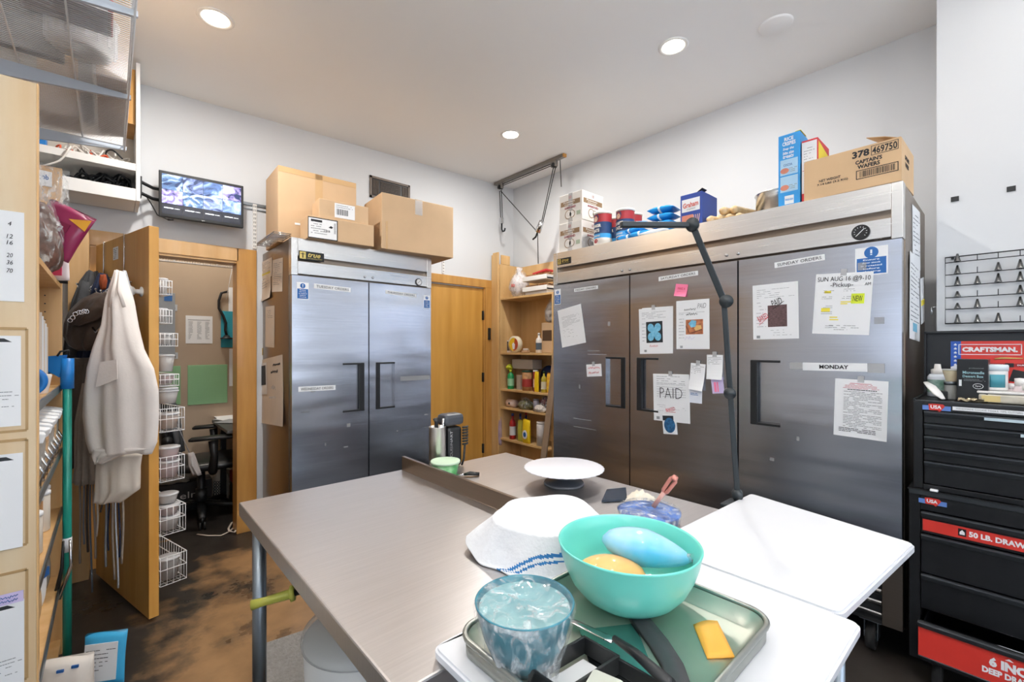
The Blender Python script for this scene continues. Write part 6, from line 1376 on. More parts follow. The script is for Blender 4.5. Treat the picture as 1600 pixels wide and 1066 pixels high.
def tabl(m, w_, h_):
    for x in (.1, .42, .72): dashes(m, w_*x, w_*(x+.16), h_*.15, h_*.8, 14, INK, seed=int(x*10), th=.3, fill=.95)
    m.b2(w_*.08, w_*.9, -.0008, 0, h_*.84, h_*.86, INK)
flat('price_list', 'white printed table of columns pinned on the alcove wall', 'paper', [(290, 493), (332, 537)], AY, PAPER, .0018, tabl)
t = flat('electric_panel', 'grey electrical panel door behind the wire baskets', 'electric panel', [(218, 466), (256, 560)], AY, M('grey_panel', '#a9abac', .45), .03)
m = MB(); m.b2(.05, .235, -.004, 0, .03, .56, M('panel_door_grey', '#8f9498', .4), .002); m.b2(.16, .215, -.006, -.004, .49, .55, BLUE); m.build('panel_door', t)
for (px, py, lb) in ((273, 481, 'upper small clear adhesive hook on the alcove wall'), (274, 556, 'lower small clear adhesive hook on the alcove wall')):
    p = aty(px, py, AY-.002); t = thing('adhesive_hook', lb, 'hook', (p.x, AY-.001, p.z)); m = MB(); m.b2(-.018, .018, -.003, 0, -.028, .028, M('clear_hook', '#cfd2d4', .2, alpha=.7), .001); m.tube([(0, -.003, .01), (0, -.01, -.01), (0, -.02, -.014), (0, -.022, -.002)], .003, CHROME, 6); m.build('hook', t)
# right side of the alcove, things hanging near the casing
flat('teal_board', 'teal board behind the black gooseneck on the alcove wall', 'board', [(345, 486), (400, 543)], AY, M('teal_card', '#2f9bb0', .6), .006)
t = thing('gooseneck_lamp', 'black gooseneck cable lamp hanging before the teal board', 'lamp'); P = [aty(a, b_, 4.825) for a, b_ in ((356, 456), (346, 458), (342, 470), (342, 482), (349, 494), (353, 505), (352, 516), (354, 524))]
m = MB(); m.tube(P, .011, BLACK, 10); m.build('gooseneck', t)
m = MB(); e = P[-1]; m.lathe([(.02, .03), (.03, .012), (.05, .004), (.05, -.004), (.001, -.004)], BLACK, e-Vector((0, 0, .03)), 24, None); m.build('lamp_head', t)
flat('hanging_sheet', 'upper white sheet hanging at the right side of the doorway', 'paper', [(357, 449), (385, 510)], AY, PAPER, .0015)
flat('hanging_sheet', 'lower white sheet hanging at the right side of the doorway', 'paper', [(358, 545), (390, 602)], AY, PAPER, .0015)
t = thing('plastic_strap', 'long thin clear strap hanging from the alcove wire shelf', 'strap'); m = MB(); m.tube([aty(363, 418, 4.35), aty(355, 460, 4.35), aty(353, 468, 4.35)], .008, M('clear_strap', '#d5d8da', .2, alpha=.7), 8, sq=.3); m.build('strap', t)
t = thing('closet_shelf', 'white wire shelf across the top of the alcove doorway', 'wire shelf', (0, 0, 0))
p = aty(300, 403, 4.15); q_ = aty(300, 412, 4.15)
m = MB(); x0, x1 = -.5985, .93; za, zb_ = p.z+.01, q_.z+.005
for z in (za+.006, zb_-.006): m.cyl((x0, 4.15, z), (x1, 4.15, z), .007, WIREW, 8)
m.cyl((x0, 4.5, za), (x1, 4.5, za), .004, WIREW, 8)
for k in range(0, 90): x = x0+(x1-x0)*k/89; m.cyl((x, 4.15, za), (x, 4.5, za), .002, WIREW, 5)
m.build('deck_wires', t, kind='stuff')
m = MB()
for x in (.03, .35, .62, .9): m.b2(x, x+.014, 4.146, 4.154, zb_, za, WIREW)
m.build('clips', t, kind='stuff')
m = MB(); m.b2(.94, .95, 4.05, 4.6, za-.3, za+.05, TANW); m.build('side_wall_bracket', t)
# desk
t = thing('office_desk', 'dark grey desk at the right of the alcove with papers on it', 'desk'); m = MB(); m.b2(.665, 1.34, 3.985, 4.66, .715, .742, M('desk_dark', '#4a4b4c', .45), .004); m.build('desk_top', t)
for x, y in ((.74, 4.6), (1.28, 4.6), (1.28, 4.05)): m = MB(); m.b2(x-.02, x+.02, y-.02, y+.02, 0, .714, BLACK); m.build('leg', t)
for k, (px, py) in enumerate(((350, 652), (358, 655), (362, 659))):
    p = atz(px, py, .745); t = thing('desk_paper', ('white sheet lying at the far edge of the dark desk', 'second white sheet lying on the dark desk', 'grey folder lying on the dark desk nearest the doorway')[k], 'paper', (p.x+.04, p.y-.02, .7425+.0025*k), .4*k); m = MB(); m.b2(-.1, .1, -.14, .14, 0, .002, (PAPER, PAPER, M('grey_folder', '#9fa3a8', .6))[k]); m.build('sheet', t)
t = thing('desk_caddy', 'white paper sorter with pens standing on the desk', 'desk organiser', (.86, 4.35, .749)); m = MB(); m.b2(-.05, .05, -.04, .04, 0, .12, PAPER, .004); m.build('sorter', t); m = MB(); m.cyl((0, -.02, .1), (.01, -.02, .19), .012, BLACK, 10); m.build('pen', t)
# gaming chair
t = thing('office_chair', 'black racing style office chair in the alcove', 'office chair', (.55, 4.36, 0), -.15)
CB = M('black_leatherette', '#16171a', .42, var=.2, bump=.1, bscale=30, coat=.15)
def pad(m, pts, ws, ths, mat, seg=28):
    rr = []
    for i, (p, w_, th) in enumerate(zip(pts, ws, ths)):
        a = Vector(pts[max(0, i-1)]); c = Vector(pts[min(len(pts)-1, i+1)]); d = (c-a).normalized(); n_ = Vector((0, 1, 0)); k_ = d.cross(n_).normalized()
        rr.append([Vector(p)+n_*w_/2*math.copysign(abs(math.cos(x))**.7, math.cos(x))+k_*th/2*math.copysign(abs(math.sin(x))**.8, math.sin(x)) for x in [2*PI*j/seg for j in range(seg)]])
    loft(m, rr, mat, True, True)
m = MB(); pad(m, [(-.22, 0, .455), (-.2, 0, .46), (-.05, 0, .45), (.15, 0, .455), (.26, 0, .46), (.30, 0, .45)], [.3, .44, .48, .5, .46, .3], [.04, .1, .1, .1, .09, .04], CB); m.build('seat', t)
m = MB(); pad(m, [(-.17, 0, .47), (-.19, 0, .52), (-.21, 0, .70), (-.23, 0, .86), (-.26, 0, .97), (-.30, 0, 1.07), (-.31, 0, 1.1)], [.34, .42, .44, .46, .40, .3, .18], [.06, .1, .1, .09, .09, .08, .04], CB); m.build('backrest', t)
m = MB(); 
for s_ in (-.17, .17): m.tube([(-.13, s_, .52), (-.155, s_, .72), (-.18, s_*.9, .9), (-.23, s_*.6, 1.0)], [.018, .02, .02, .012], M('grey_trim', '#5d6063', .5), 8)
m.build('backrest_piping', t)
m = MB(); 
for s_ in (-.25, .25): m.cyl((-.2, s_*.9, .5), (-.2, s_*1.08, .5), .062, BLACK, 26); m.cyl((-.2, s_*.9, .68), (-.2, s_*1.04, .68), .035, BLACK, 20)
m.build('recliner_hub', t)
for s_ in (-.3, .3):
    m = MB(); m.tube([(.08, s_*.8, .42), (.08, s_, .44), (.09, s_, .56), (.08, s_, .665)], [.03, .032, .026, .03], BLACK, 12); pad(m, [(-.07, s_, .68), (-.05, s_, .687), (.1, s_, .69), (.2, s_, .687), (.23, s_, .68)], [.05, .09, .1, .09, .05], [.015, .03, .032, .03, .015], BLACK); m.build('armrest', t)
m = MB(); m.cyl((0, 0, .07), (0, 0, .40), .028, BLACK, 18); m.cyl((0, 0, .1), (0, 0, .24), .04, BLACK, 18); m.build('gas_lift', t)
for k in range(5):
    a = -1.52+2*PI*k/5; m = MB(); m.tube([(.03*math.cos(a), .03*math.sin(a), .12), (.29*math.cos(a), .29*math.sin(a), .085)], [.034, .022], BLACK, 10, sq=.8); lg = m.build('base_leg', t)
    m = MB(); c_ = Vector((.29*math.cos(a), .29*math.sin(a), .03)); tn = Vector((-math.sin(a), math.cos(a), 0))
    for s_ in (-.015, .015): m.cyl(c_+tn*(s_-.008), c_+tn*(s_+.008), .029, BLACK, 18)
    m.cyl(c_+Vector((0, 0, .02)), c_+Vector((0, 0, .055)), .01, BLACK, 8); m.build('caster', lg)
t = thing('white_bag_strap', 'grey woven strap bag draped on the office chair seat', 'bag'); P = [att(a, b_, 3.22) for a, b_ in ((276, 660), (288, 690), (298, 712))]
m = MB(); m.tube(P, .006, M('grey_webbing', '#8b8d92', .9), 8, sq=.5); m.build('strap', t); m = MB(); garment(m, [(294, 303, 708, 3.2, .6), (296, 308, 725, 3.2, 1), (300, 315, 742, 3.2, .5)], .03, M('pale_grey_cloth', '#a9a5a4', .9), 3, .004, 1); m.build('cloth', t)
t = thing('elm_box', 'dark cardboard box lettered west elm on the floor behind the chair', 'box', (.10, 4.62, .001), -.02)
m = MB(); m.b2(0, .56, 0, .19, 0, .24, M('dark_grey_card', '#33302f', .7), .004); m.build('carton', t); m = MB(); m.text('west elm', .38, .055, M('pale_lettering', '#e6e2dc', .7), (.29, -.001, .135)); m.build('lettering', t)
t = thing('crumpled_bags', 'crumpled pale paper bags heaped on the dark box', 'paper', (.40, 4.71, .243)); 
b = bmesh.new(); bmesh.ops.create_icosphere(b, subdivisions=4, radius=.5); q = random.Random(3)
for v in b.verts: c = v.co*2; k = 1+.15*math.sin(5*c.x)*math.sin(6*c.y)+.1*math.sin(11*c.x+4*c.z); v.co = Vector((v.co.x*.4*k, v.co.y*.24*k, (max(-.4, v.co.z*k)+.4)*.13))
m = MB(); m.add(b, M('crumpled_beige', '#b5aa9a', .8, bump=.6, bscale=14), None, False); m.build('paper', t)
p = atz(345, 784, 0); t = thing('ivory_jug', 'ivory jug with a round black emblem on the floor under the desk', 'jug', (.86, 4.5, 0))
p = aty(345, 780, 4.7); t.location = (p.x, 4.7, 0)
m = MB(); m.lathe([(.055, 0), (.062, .01), (.063, .2), (.05, .245), (.04, .27), (.042, .31), (.036, .312), (.001, .312)], WJ, seg=32); m.tube([(.04, 0, .29), (.085, 0, .27), (.08, 0, .16), (.06, 0, .14)], .008, WJ, 8); m.build('jug', t)
m = MB(); q = Matrix.Rotation(-.75, 4, 'Z') 
for x in (-.02, 0, .02):
    for z in (-.05, -.025, 0, .025, .05): m.tube([(x+.009*math.cos(a), -.0655+.8*x*x*20*.1, .14+z+.011*math.sin(a)) for a in [2*PI*i/10 for i in range(10)]], .0022, INKD, 4, closed=True)
o = m.build('emblem', t); o.rotation_euler = (0, 0, -.73+.2)
t = thing('red_black_bag', 'red and black bag half hidden behind the right door casing', 'bag', (.90, 4.50, 0)); b = bmesh.new(); bmesh.ops.create_cube(b, size=1); bmesh.ops.bevel(b, geom=b.edges[:], offset=.15, segments=4, affect='EDGES')
m = MB(); m.add(b, BLACK, Matrix.Translation((0, 0, .16)) @ Matrix.Diagonal((.22, .3, .32, 1)), True); m.b2(-.114, -.09, -.1, .1, .2, .3, M('red_nylon', '#a32733', .6), .01); m.build('bag', t)
t = thing('floor_strap', 'pale flat strap and loop lying on the alcove floor by the casing', 'strap'); P = [atz(a, b_, .006) for a, b_ in ((308, 835), (325, 837), (345, 837), (358, 831), (368, 822))]
m = MB(); m.tube(P, .008, PAPERC, 8, sq=.3); P = [atz(a, b_, .02) for a, b_ in ((357, 826), (362, 817), (372, 812), (374, 822), (366, 832), (358, 830))]; m.tube(P, .007, PAPERC, 8, closed=True, sq=.5); m.build('strap', t)
p = atz(253, 847, .002); t = thing('dry_leaf', 'small brown leaf-like scrap on the floor below the office chair', 'scrap', (p.x, p.y, .002), .3); m = MB(); m.sheet([[(-.05+.1*j/6, -.014+.028*i/2, .003+.004*math.sin(j)) for j in range(7)] for i in range(3)], M('leaf_brown', '#7d5a2c', .7), .001); m.build('scrap', t)
# ================================================================ BOOKCASE BY THE CORNER
BX, BXB = 3.13, 3.44
t = thing('pantry_bookcase', 'birch bookcase of groceries between the wooden door and wide refrigerator', 'bookcase')
m = MB(); m.b2(BX, BXB-.005, 3.672, 3.69, 0, 2.27, BOOKW, .001)
for k in range(44): 
    for x in (BX+.05, BXB-.06): m.b2(x, x+.005, 3.671, 3.672, .3+k*.042, .306+k*.042, KRAFTD)
m.build('side_panel', t)
m = MB(); m.b2(BX, BXB-.005, 2.9, 2.918, 0, 1.9, BOOKW, .001); m.build('side_panel', t)
m = MB(); m.b2(BXB-.005, BXB, 2.9, 3.69, 0, 2.27, BOOKW); m.build('back_panel', t)
BZS = (1.903, 1.318, .93, .735, .40, .08)
for z in BZS: m = MB(); m.b2(BX+.002, BXB-.006, 2.919, 3.671, z-.021, z, BOOKW, .001); m.build('shelf', t)
t = thing('pine_board', 'tall knotty pine board standing beside the bookcase at the door casing', 'board', (BX-.02, 3.69+.0, 0)); m = MB(); m.b2(0, .02, .001, .085, 0, 2.40, PINE, .001); m.build('board', t)
m = MB(); m.b2(.022, .04, -.07, .0, 2.275, 2.36, PINE) if 0 else m.b2(.001, .02, .086, .108, 0, 2.38, PINE, .001); m.build('edge_strip', t)
t = thing('short_pine_board', 'shorter pine board top rising just behind the bookcase side', 'board', (BX+.02, 3.672, 2.272)); m = MB(); m.b2(0, .12, .001, .017, 0, .1, PINE, .001); m.build('board', t)
t = thing('leaning_board', 'narrow grey-brown board leaning between bookcase and wide refrigerator', 'board')
a_ = atx(863, 560, 3.10); b_ = atx(851, 740, 3.02)
m = MB(); vv_ = b_-a_; L_ = vv_.length; b_ = Vector((3.0, a_.y+.07, .02)); a_ = Vector((3.118, a_.y-.10, 1.75))
zv = (a_-b_).normalized(); xv = Vector((0, 1, 0)).cross(zv).normalized(); yv = zv.cross(xv); Mx = Matrix((xv, yv, zv)).transposed().to_4x4()
m.box((a_+b_)/2, (.012, .07, (a_-b_).length), wood('grey_brown_board', '#a58e78', '#94806c'), rot=Mx); m.build('board', t)
def by(px, x=3.22): return atx(px, 500, x).y
gB = 'groceries in the bookcase'
def bx_item(name, label, cat, px0, px1, z, h, mat, x=3.20, d=.1, top=None, band=None):
    y0, y1 = by(px0, x), by(px1, x); t = thing(name, label, cat, (x, (y0+y1)/2, z+.001), -PI/2, gB); w_ = abs(y0-y1)
    m = MB(); m.b2(-w_/2, w_/2, 0, d, 0, h, mat, .004); m.build('box', t)
    if band: m = MB(); m.b2(-w_*.42, w_*.42, -.001, -.0003, h*band[1], h*band[2], band[0]); m.build('printing', t)
    return t
def bottle(name, label, cat, px, z, r, h, mat, cap, neck=.45, x=3.22, lab=None):
    t = thing(name, label, cat, (x, by(px, x), z+.001), 0, gB); n = h*(1-neck*.5)
    m = MB(); m.lathe([(r*.9, 0), (r, .005), (r, n*.8), (r*.8, n*.92), (r*.35, n), (r*.32, h*.93), (.001, h*.93)], mat, seg=28); m.build('bottle', t)
    m = MB(); m.lathe([(r*.42, h*.9), (r*.42, h), (.001, h)], cap, seg=20); m.build('cap', t)
    if lab: m = MB(); m.lathe([(r*1.012, n*.2), (r*1.012, n*.65)], lab, seg=28, capb=False, capt=False); m.build('wrap_label', t)
    return t
def can(name, label, cat, px, z, r, h, mat, lid, x=3.22, lab=None):
    t = thing(name, label, cat, (x, by(px, x), z+.001), 0, gB); m = MB(); m.lathe([(r, 0), (r, h), (.001, h)], mat, seg=28); m.build('can_body', t)
    m = MB(); m.lathe([(r*1.03, h-.012), (r*1.03, h+.003), (.001, h+.003)], lid, seg=28); m.build('lid', t)
    if lab: m = MB(); m.lathe([(r*1.012, h*.2), (r*1.012, h*.6)], lab, seg=28, capb=False, capt=False); m.build('wrap_label', t)
CLB2 = M('cloudy_bag', '#dcd3d2', .3, var=.12, scale=12, coat=.5, bump=.8, bscale=18)
t = bagpile('tied_plastic_bag', 'knotted cloudy plastic bag on the top bookcase shelf', 'bag', (3.22, by(812), BZS[0]+.001), (.2, .22, .25), CLB2, 9, gB); 
m = MB(); m.tube([(.0, 0, .22), (0, .01, .27), (-.0, .0, .31)], [.04, .02, .035], CLB2, 10); m.b2(-.1, -.09, -.02, .02, .1, .13, M('red_mark', '#c8423c', .5)); m.build('knot', t)
TRM = M('baked_goods', '#c98a58', .7, scale=40, var=.5, col2='#e8d3b4', bump=.8, bscale=40)
for k in range(2):
    t = thing('bakery_tray', ('lower', 'upper')[k]+' white tray of wrapped goods on the top bookcase shelf', 'tray', (3.22, by(846), BZS[0]+.03+.105*k), -PI/2, gB)
    m = MB(); m.b2(-.17, .17, -.1, .12, 0, .02, WHITE, .003); m.b2(-.17, .17, -.103, -.095, 0, .045, WHITE, .003); m.b2(-.17, -.163, -.1, .12, 0, .04, WHITE); m.b2(.163, .17, -.1, .12, 0, .04, WHITE); 
    if k == 0: m.b2(-.15, .15, -.08, .1, -.029, 0, WHITE)
    m.build('tray', t)
    b = bmesh.new(); bmesh.ops.create_grid(b, x_segments=24, y_segments=10, size=.5); q = random.Random(k)
    for v in b.verts: v.co = Vector((v.co.x*.31, v.co.y*.17+.01, .05+.02*abs(math.sin(v.co.x*40))*abs(math.cos(v.co.y*20))+q.uniform(0, .006)))
    m = MB(); m.add(b, TRM, None, True); m.b2(-.155, .155, -.08, .1, .0205, .05, TRM); m.build('goods', t)
    if k: m = MB(); m.box((.02, 0, .085), (.18, .12, .02), M('red_packaging', '#c2363a', .4), rot=(0, -.15, .1), bev=.006); m.build('red_packet', t)
t = thing('round_tin', 'round tin with a yellow and red lid picture on the second bookcase shelf', 'tin', (3.21, by(809), BZS[1]+.088), (0, 0, -PI/2), gB)
m = MB(); Mr = Matrix.Rotation(PI/2, 4, 'X'); m.lathe([(.085, 0), (.087, .004), (.087, .05), (.001, .05)], M('cream_tin', '#e6dcc2', .4), (0, 0, 0), 40, Mr); m.build('tin', t)
m = MB(); m.poly([(.068*math.cos(2*PI*k/30), .068*math.sin(2*PI*k/30)) for k in range(30)], .001, M('lid_red', '#b04a30', .5), Matrix.Translation((0, -.0505, 0))); m.poly([(.067*math.cos(PI*.4+PI*1.1*k/20), .067*math.sin(PI*.4+PI*1.1*k/20)) for k in range(21)], .001, M('lid_yellow', '#e6c02e', .5), Matrix.Translation((0, -.0518, 0))); m.poly([(-.01, -.05), (.02, -.05), (.025, .0), (0, .02), (-.02, 0)], .001, PAPER, Matrix.Translation((0, -.0530, 0))); m.build('lid_picture', t)
bx_item('spice_box', 'slim grey and white box left of the round tin', 'box', 792, 798, BZS[1], .13, PAPER, x=3.2, band=(SLOT, .15, .9))
bottle('lotion_bottle', 'small white bottle with a grey label on the second bookcase shelf', 'bottle', 842, BZS[1], .032, .2, WTM, WTM, x=3.22, lab=M('grey_label', '#5b6a78', .5))
bx_item('tissue_pack', 'brown banded pack of napkins on the second bookcase shelf', 'pack', 846, 868, BZS[1], .30, KRAFT, x=3.23, band=(M('dark_brown_band', '#55402f', .6), .4, .75))
bagpile('bread_bag', 'clear bag of grey-white bread on the napkin pack', 'bag', (3.27, by(858), BZS[1]+.304), (.13, .17, .2), M('grey_bread', '#a79f98', .7, var=.2, scale=14), 12, gB)
for k, (px, lb) in enumerate(((800, 'foil scraps beside the round tin'), (826, 'small stack of wrapped sweets right of the round tin'))):
    if k: t = thing('wrapped_sweets', lb, 'sweets', (3.18, by(px), BZS[1]+.001), 0, gB); m = MB(); m.box((0, 0, .012), (.05, .08, .022), M('tan_wrapper', '#c9a98a', .4), bev=.006); m.box((0, 0, .034), (.04, .05, .018), WTM, rot=(0, 0, .3), bev=.006); m.build('sweets', t)
bx_item('grey_carton', 'grey-white folded carton lying flat high on the third bookcase shelf', 'carton', 800, 832, BZS[2]+.215, .1, M('grey_white_card', '#bcb5ae', .6), x=3.22, d=.14)
bx_item('support_box', 'plain carton carrying the grey-white carton at the shelf rear', 'carton', 806, 828, BZS[2], .21, KRAFTD, x=3.32, d=.08)
bottle('green_detergent', 'green bottle with a lime-yellow top on the third bookcase shelf', 'bottle', 798, BZS[2], .036, .2, M('detergent_green', '#1f9a55', .3), M('lime_cap', '#d7df3c', .4), neck=.3, x=3.19, lab=M('green_label', '#9fd2a8', .4))
bagpile('lemon_net', 'lime-yellow bag on top of the green detergent bottle', 'bag', (3.19, by(799), BZS[2]+.203), (.07, .08, .06), M('lime_bag', '#ccd035', .4, var=.2, scale=30), 14, gB, film=False)
bx_item('grey_tin_box', 'narrow grey box beside the green detergent', 'box', 807, 813, BZS[2], .15, M('warm_grey_box', '#a89c90', .5), x=3.18)
can('nut_can', 'large can of nuts with red and white label on the third bookcase shelf', 'can', 824, BZS[2], .055, .2, M('cookie_contents', '#b98a5c'), M('dark_green_lid', '#27503c', .4), x=3.2, lab=M('red_label', '#a83b35', .5))
can('red_cocoa_can', 'tall dark red can right of the nut can', 'can', 837, BZS[2], .026, .21, M('cocoa_red', '#8d1f2c', .4), PAPER, x=3.19, lab=M('pale_pink_label', '#d9b5aa', .5))
pouch('yellow_pasta_pack', 'yellow leaning packet between the red can and the oil bottle', 'packet', (3.17, by(844), BZS[2]), -PI/2, .06, .2, .02, M('bright_yellow_pack', '#ecc821', .4), gB)
bottle('oil_bottle', 'dark necked oil bottle on the third bookcase shelf', 'bottle', 850, BZS[2], .028, .21, M('olive_oil', '#b9a93a', .15, coat=.6), M('dark_green_cap', '#1d3a26', .4), x=3.18, lab=M('cream_label', '#d8d2b8', .5))
t = thing('navy_plate', 'dark navy plate standing behind the oil bottle', 'plate', (3.33, by(856, 3.33), BZS[2]+.135), (0, 0, -PI/2), gB); m = MB(); m.lathe([(.05, 0), (.11, -.012), (.125, -.018), (.124, -.014), (.05, .006), (.001, .006)], M('navy_glaze', '#1b2c52', .25), (0, 0, 0), 40, Matrix.Rotation(PI/2, 4, 'X')); m.build('plate', t)
pouch('snack_bag', 'orange and yellow snack bag at the right of the third bookcase shelf', 'bag', (3.2, by(861), BZS[2]), -PI/2, .07, .19, .04, M('orange_snack', '#d9842d', .4, var=.3, scale=25, col2='#ecd04a'), gB)
t = thing('paper_roll', 'pale pink rounded roll in a clear bag on the fourth bookcase shelf', 'roll', (3.2, by(802), BZS[3]+.042), 0, gB); m = MB(); m.cyl((0, -.06, 0), (0, .06, 0), .04, M('pink_roll', '#e2c9bf', .8), 28); m.build('roll', t); m = MB(); m.cyl((-.0, -.0, 0), (-.042, 0, 0), .012, BLACK, 10); m.build('core', t)
GRN_ = M('green_mix', '#7d8148', .5, scale=40, var=.6, col2='#3f3a2c', bump=.8, bscale=40)
bagpile('mixed_bag', 'clear bag with greenish sweets on the fourth bookcase shelf', 'bag', (3.2, by(824), BZS[3]+.001), (.12, .2, .1), GRN_, 15, gB)
bagpile('berry_bag', 'dark berry coloured bag at the right of the fourth bookcase shelf', 'bag', (3.24, by(852), BZS[3]+.03), (.12, .14, .12), M('berry_mix', '#5f2c38', .5, scale=30, var=.5), 16, gB)
can('glass_jar', 'small clear jar in the middle of the fourth bookcase shelf', 'jar', 838, BZS[3], .03, .12, M('jar_contents', '#8d8a96', .2), M('grey_lid', '#6b6870', .3), x=3.17)
bagpile('white_bag', 'whitish bag at the front right of the fourth bookcase shelf', 'bag', (3.165, by(850), BZS[3]+.001), (.08, .16, .07), M('white_bag_contents', '#ddd4cd', .5), 17, gB)
pouch('lilac_clear_bag', 'lilac clear bag hanging over the edge at the left of the fifth bookcase shelf', 'bag', (3.15, by(786), BZS[4]-.08), -PI/2-.2, .13, .3, .06, M('lilac_film', '#c5b0c8', .2, alpha=.8, coat=.8, bump=.8, bscale=20, var=.2, scale=15), gB)
bottle('red_bottle', 'red bottle with white label on the fifth bookcase shelf', 'bottle', 801, BZS[4], .034, .27, M('ketchup_red', '#b3262b', .3), M('dark_blue_cap', '#24305f', .4), x=3.19, lab=PAPER)
bottle('blue_bottle', 'dark blue bottle beside the red one on the fifth bookcase shelf', 'bottle', 813, BZS[4], .03, .28, M('deep_blue', '#1e3a80', .3), M('dark_blue_cap', '#24305f'), x=3.2)
bottle('second_blue_bottle', 'second dark blue bottle half hidden behind the yellow bags', 'bottle', 822, BZS[4], .03, .29, M('deep_blue', '#1e3a80'), M('red_cap', '#a3292c', .4), x=3.26)
pouch('green_yellow_bag', 'greenish yellow bag left of the bright yellow bag', 'bag', (3.175, by(818), BZS[4]), -PI/2, .07, .22, .04, M('green_yellow', '#b9b54a', .4), gB)
pouch('yellow_bag', 'bright yellow snack bag with a white and blue oval on the fifth shelf', 'bag', (3.155, by(830), BZS[4]), -PI/2, .11, .24, .05, M('bright_yellow_pack', '#ecc821'), gB, printing=lambda m, w_, h_, d_: (m.poly([(.034*math.cos(k), .09+.045*math.sin(k)) for k in [2*PI*i/20 for i in range(20)]], .002, PAPER, Matrix.Translation((0, -d_*.52, 0))), m.poly([(.02*math.cos(k), .09+.025*math.sin(k)) for k in [2*PI*i/20 for i in range(20)]], .003, BLUE, Matrix.Translation((0, -d_*.54, 0)))))
can('powder_can', 'pale grey can of powder at the right of the fifth bookcase shelf', 'can', 846, BZS[4], .048, .23, M('pale_grey_print', '#c3bfbe', .5, var=.1, scale=30), WTM, x=3.19)
p = atx(680, 600, 2.2); t = thing('fire_extinguisher', 'red extinguisher top peeking out behind the two-door refrigerator', 'fire extinguisher', (2.035, 3.62, .95))
m = MB(); m.lathe([(.04, 0), (.05, .01), (.05, .22), (.03, .27), (.012, .29), (.001, .29)], CRD, seg=28); m.build('cylinder', t)
m = MB(); m.cyl((0, 0, .28), (0, 0, .33), .014, CHROME, 12); m.tube([(-.03, 0, .33), (.05, 0, .35)], .008, CHROME, 8); m.build('valve_head', t)
m = MB(); m.b2(-.02, .02, .05, .19, .1, .16, BLACK); m.build('wall_mount', t)
# ================================================================ TOOL CHEST
TX, TY = 2.43, .278
BS = M('satin_black_steel', '#101113', .33, var=.3, scale=25, rvar=.08); DKG = M('drawer_lip', '#3b3f43', .35, metal=.6); REDL = M('label_red', '#c8352c', .4)
t = thing('rolling_tool_chest', 'black lower rolling tool cabinet with red drawer labels', 'tool chest', (TX, TY, 0), -PI/2); W_ = .68; Dp = .43
m = MB(); m.b2(0, .035, 0, Dp, .12, .80, BS, .003); m.b2(W_-.035, W_, 0, Dp, .12, .80, BS, .003); m.b2(.035, W_-.035, Dp-.01, Dp, .12, .80, BS); m.b2(.035, W_-.035, .0, Dp-.01, .725, .80, BS, .002); m.b2(.035, W_-.035, 0, Dp-.01, .12, .165, BS, .002); m.build('cabinet', t)
m = MB(); m.b2(-.004, W_+.004, -.006, Dp, .8, .806, BS, .002); m.b2(0, W_, -.006, .0, .785, .806, DKG, .002); m.build('top_tray', t)
def usa(t, x, y, z):
    m = MB(); m.b2(x, x+.082, y-.0008, y, z-.012, z+.006, M('usa_blue', '#5b7fc4', .4)); m.poly([(x+.02, z-.012), (x+.018, z+.012), (x+.03, z+.014), (x+.06, z+.013), (x+.066, z+.006), (x+.056, z-.01), (x+.05, z-.018), (x+.045, z-.012)], .0006, REDL, Matrix.Translation((0, y-.0008, 0)))
    m.text('USA', .032, .014, PAPER, (x+.04, y-.0016, z+.001), bold=.04); m.build('usa_badge', t)
usa(t, .03, -.0005, .765)
m = MB(); m.cyl((.34, -.004, .765), (.34, .0, .765), .013, CHROME, 20); m.build('lock', t)
def drawer(t, z0, z1, out=0., lipz=None, face=BS, name='drawer', x0=.037, x1=None, Dd=.38, fin=.0):
    x1 = x1 or W_-.037; m = MB(); m.b2(x0, x1, -out+fin, -out+fin+.012, z0, z1, face, .002)
    if out: m.b2(x0+.01, x0+.014, -out+.012, Dd-out, z0+.01, z1-.03, BS); m.b2(x1-.014, x1-.01, -out+.012, Dd-out, z0+.01, z1-.03, BS); m.b2(x0+.01, x1-.01, -out+.012, Dd-out, z0+.01, z0+.014, BS)
    d = m.build(name, t); m = MB(); h = .02; m.box(((x0+x1)/2, -out+fin-.006, z1-h/2), (x1-x0, .014, h), DKG, rot=(.3, 0, 0), bev=.003); m.build('pull_lip', d); return d
d = drawer(t, .635, .72)
m = MB(); m.b2(.042, .40, -.0010, -.0002, .645, .690, REDL); m.b2(.143, .165, -.0016, -.001, .654, .682, BLACK); m.poly([(.147, .66), (.161, .66), (.161, .669), (.154, .678), (.147, .669)], .0004, PAPER, Matrix.Translation((0, -.0017, 0))); m.text('50 LB. DRAWERS', .18, .021, PAPER, (.262, -.0014, .668), bold=.045); m.build('red_label', d)
drawer(t, .475, .63); drawer(t, .33, .47)
d = drawer(t, .18, .322, .10, Dd=.40)
m = MB(); m.b2(.039, W_-.04, -.1012, -.1002, .19, .298, REDL); m.text('6 INCH', .115, .034, PAPER, (.284, -.1016, .262), bold=.06); m.text('DEEP DRAWERS', .155, .022, PAPER, (.287, -.1016, .227), bold=.05); m.poly([(.265, .284), (.285, .284), (.275, .292)], .0006, PAPER, Matrix.Translation((0, -.1012, 0))); m.b2(.039, W_-.04, -.1016, -.1004, .186, .19, CHROME); m.build('red_label', d)
for x in (.08, W_-.08):
    for y in (.07, Dp-.07): m = MB(); m.cyl((x-.014, y, .05), (x+.014, y, .05), .05, RUBBER, 24); m.b2(x-.024, x+.024, y-.02, y+.03, .09, .12, BS, .003); m.build('caster', t)
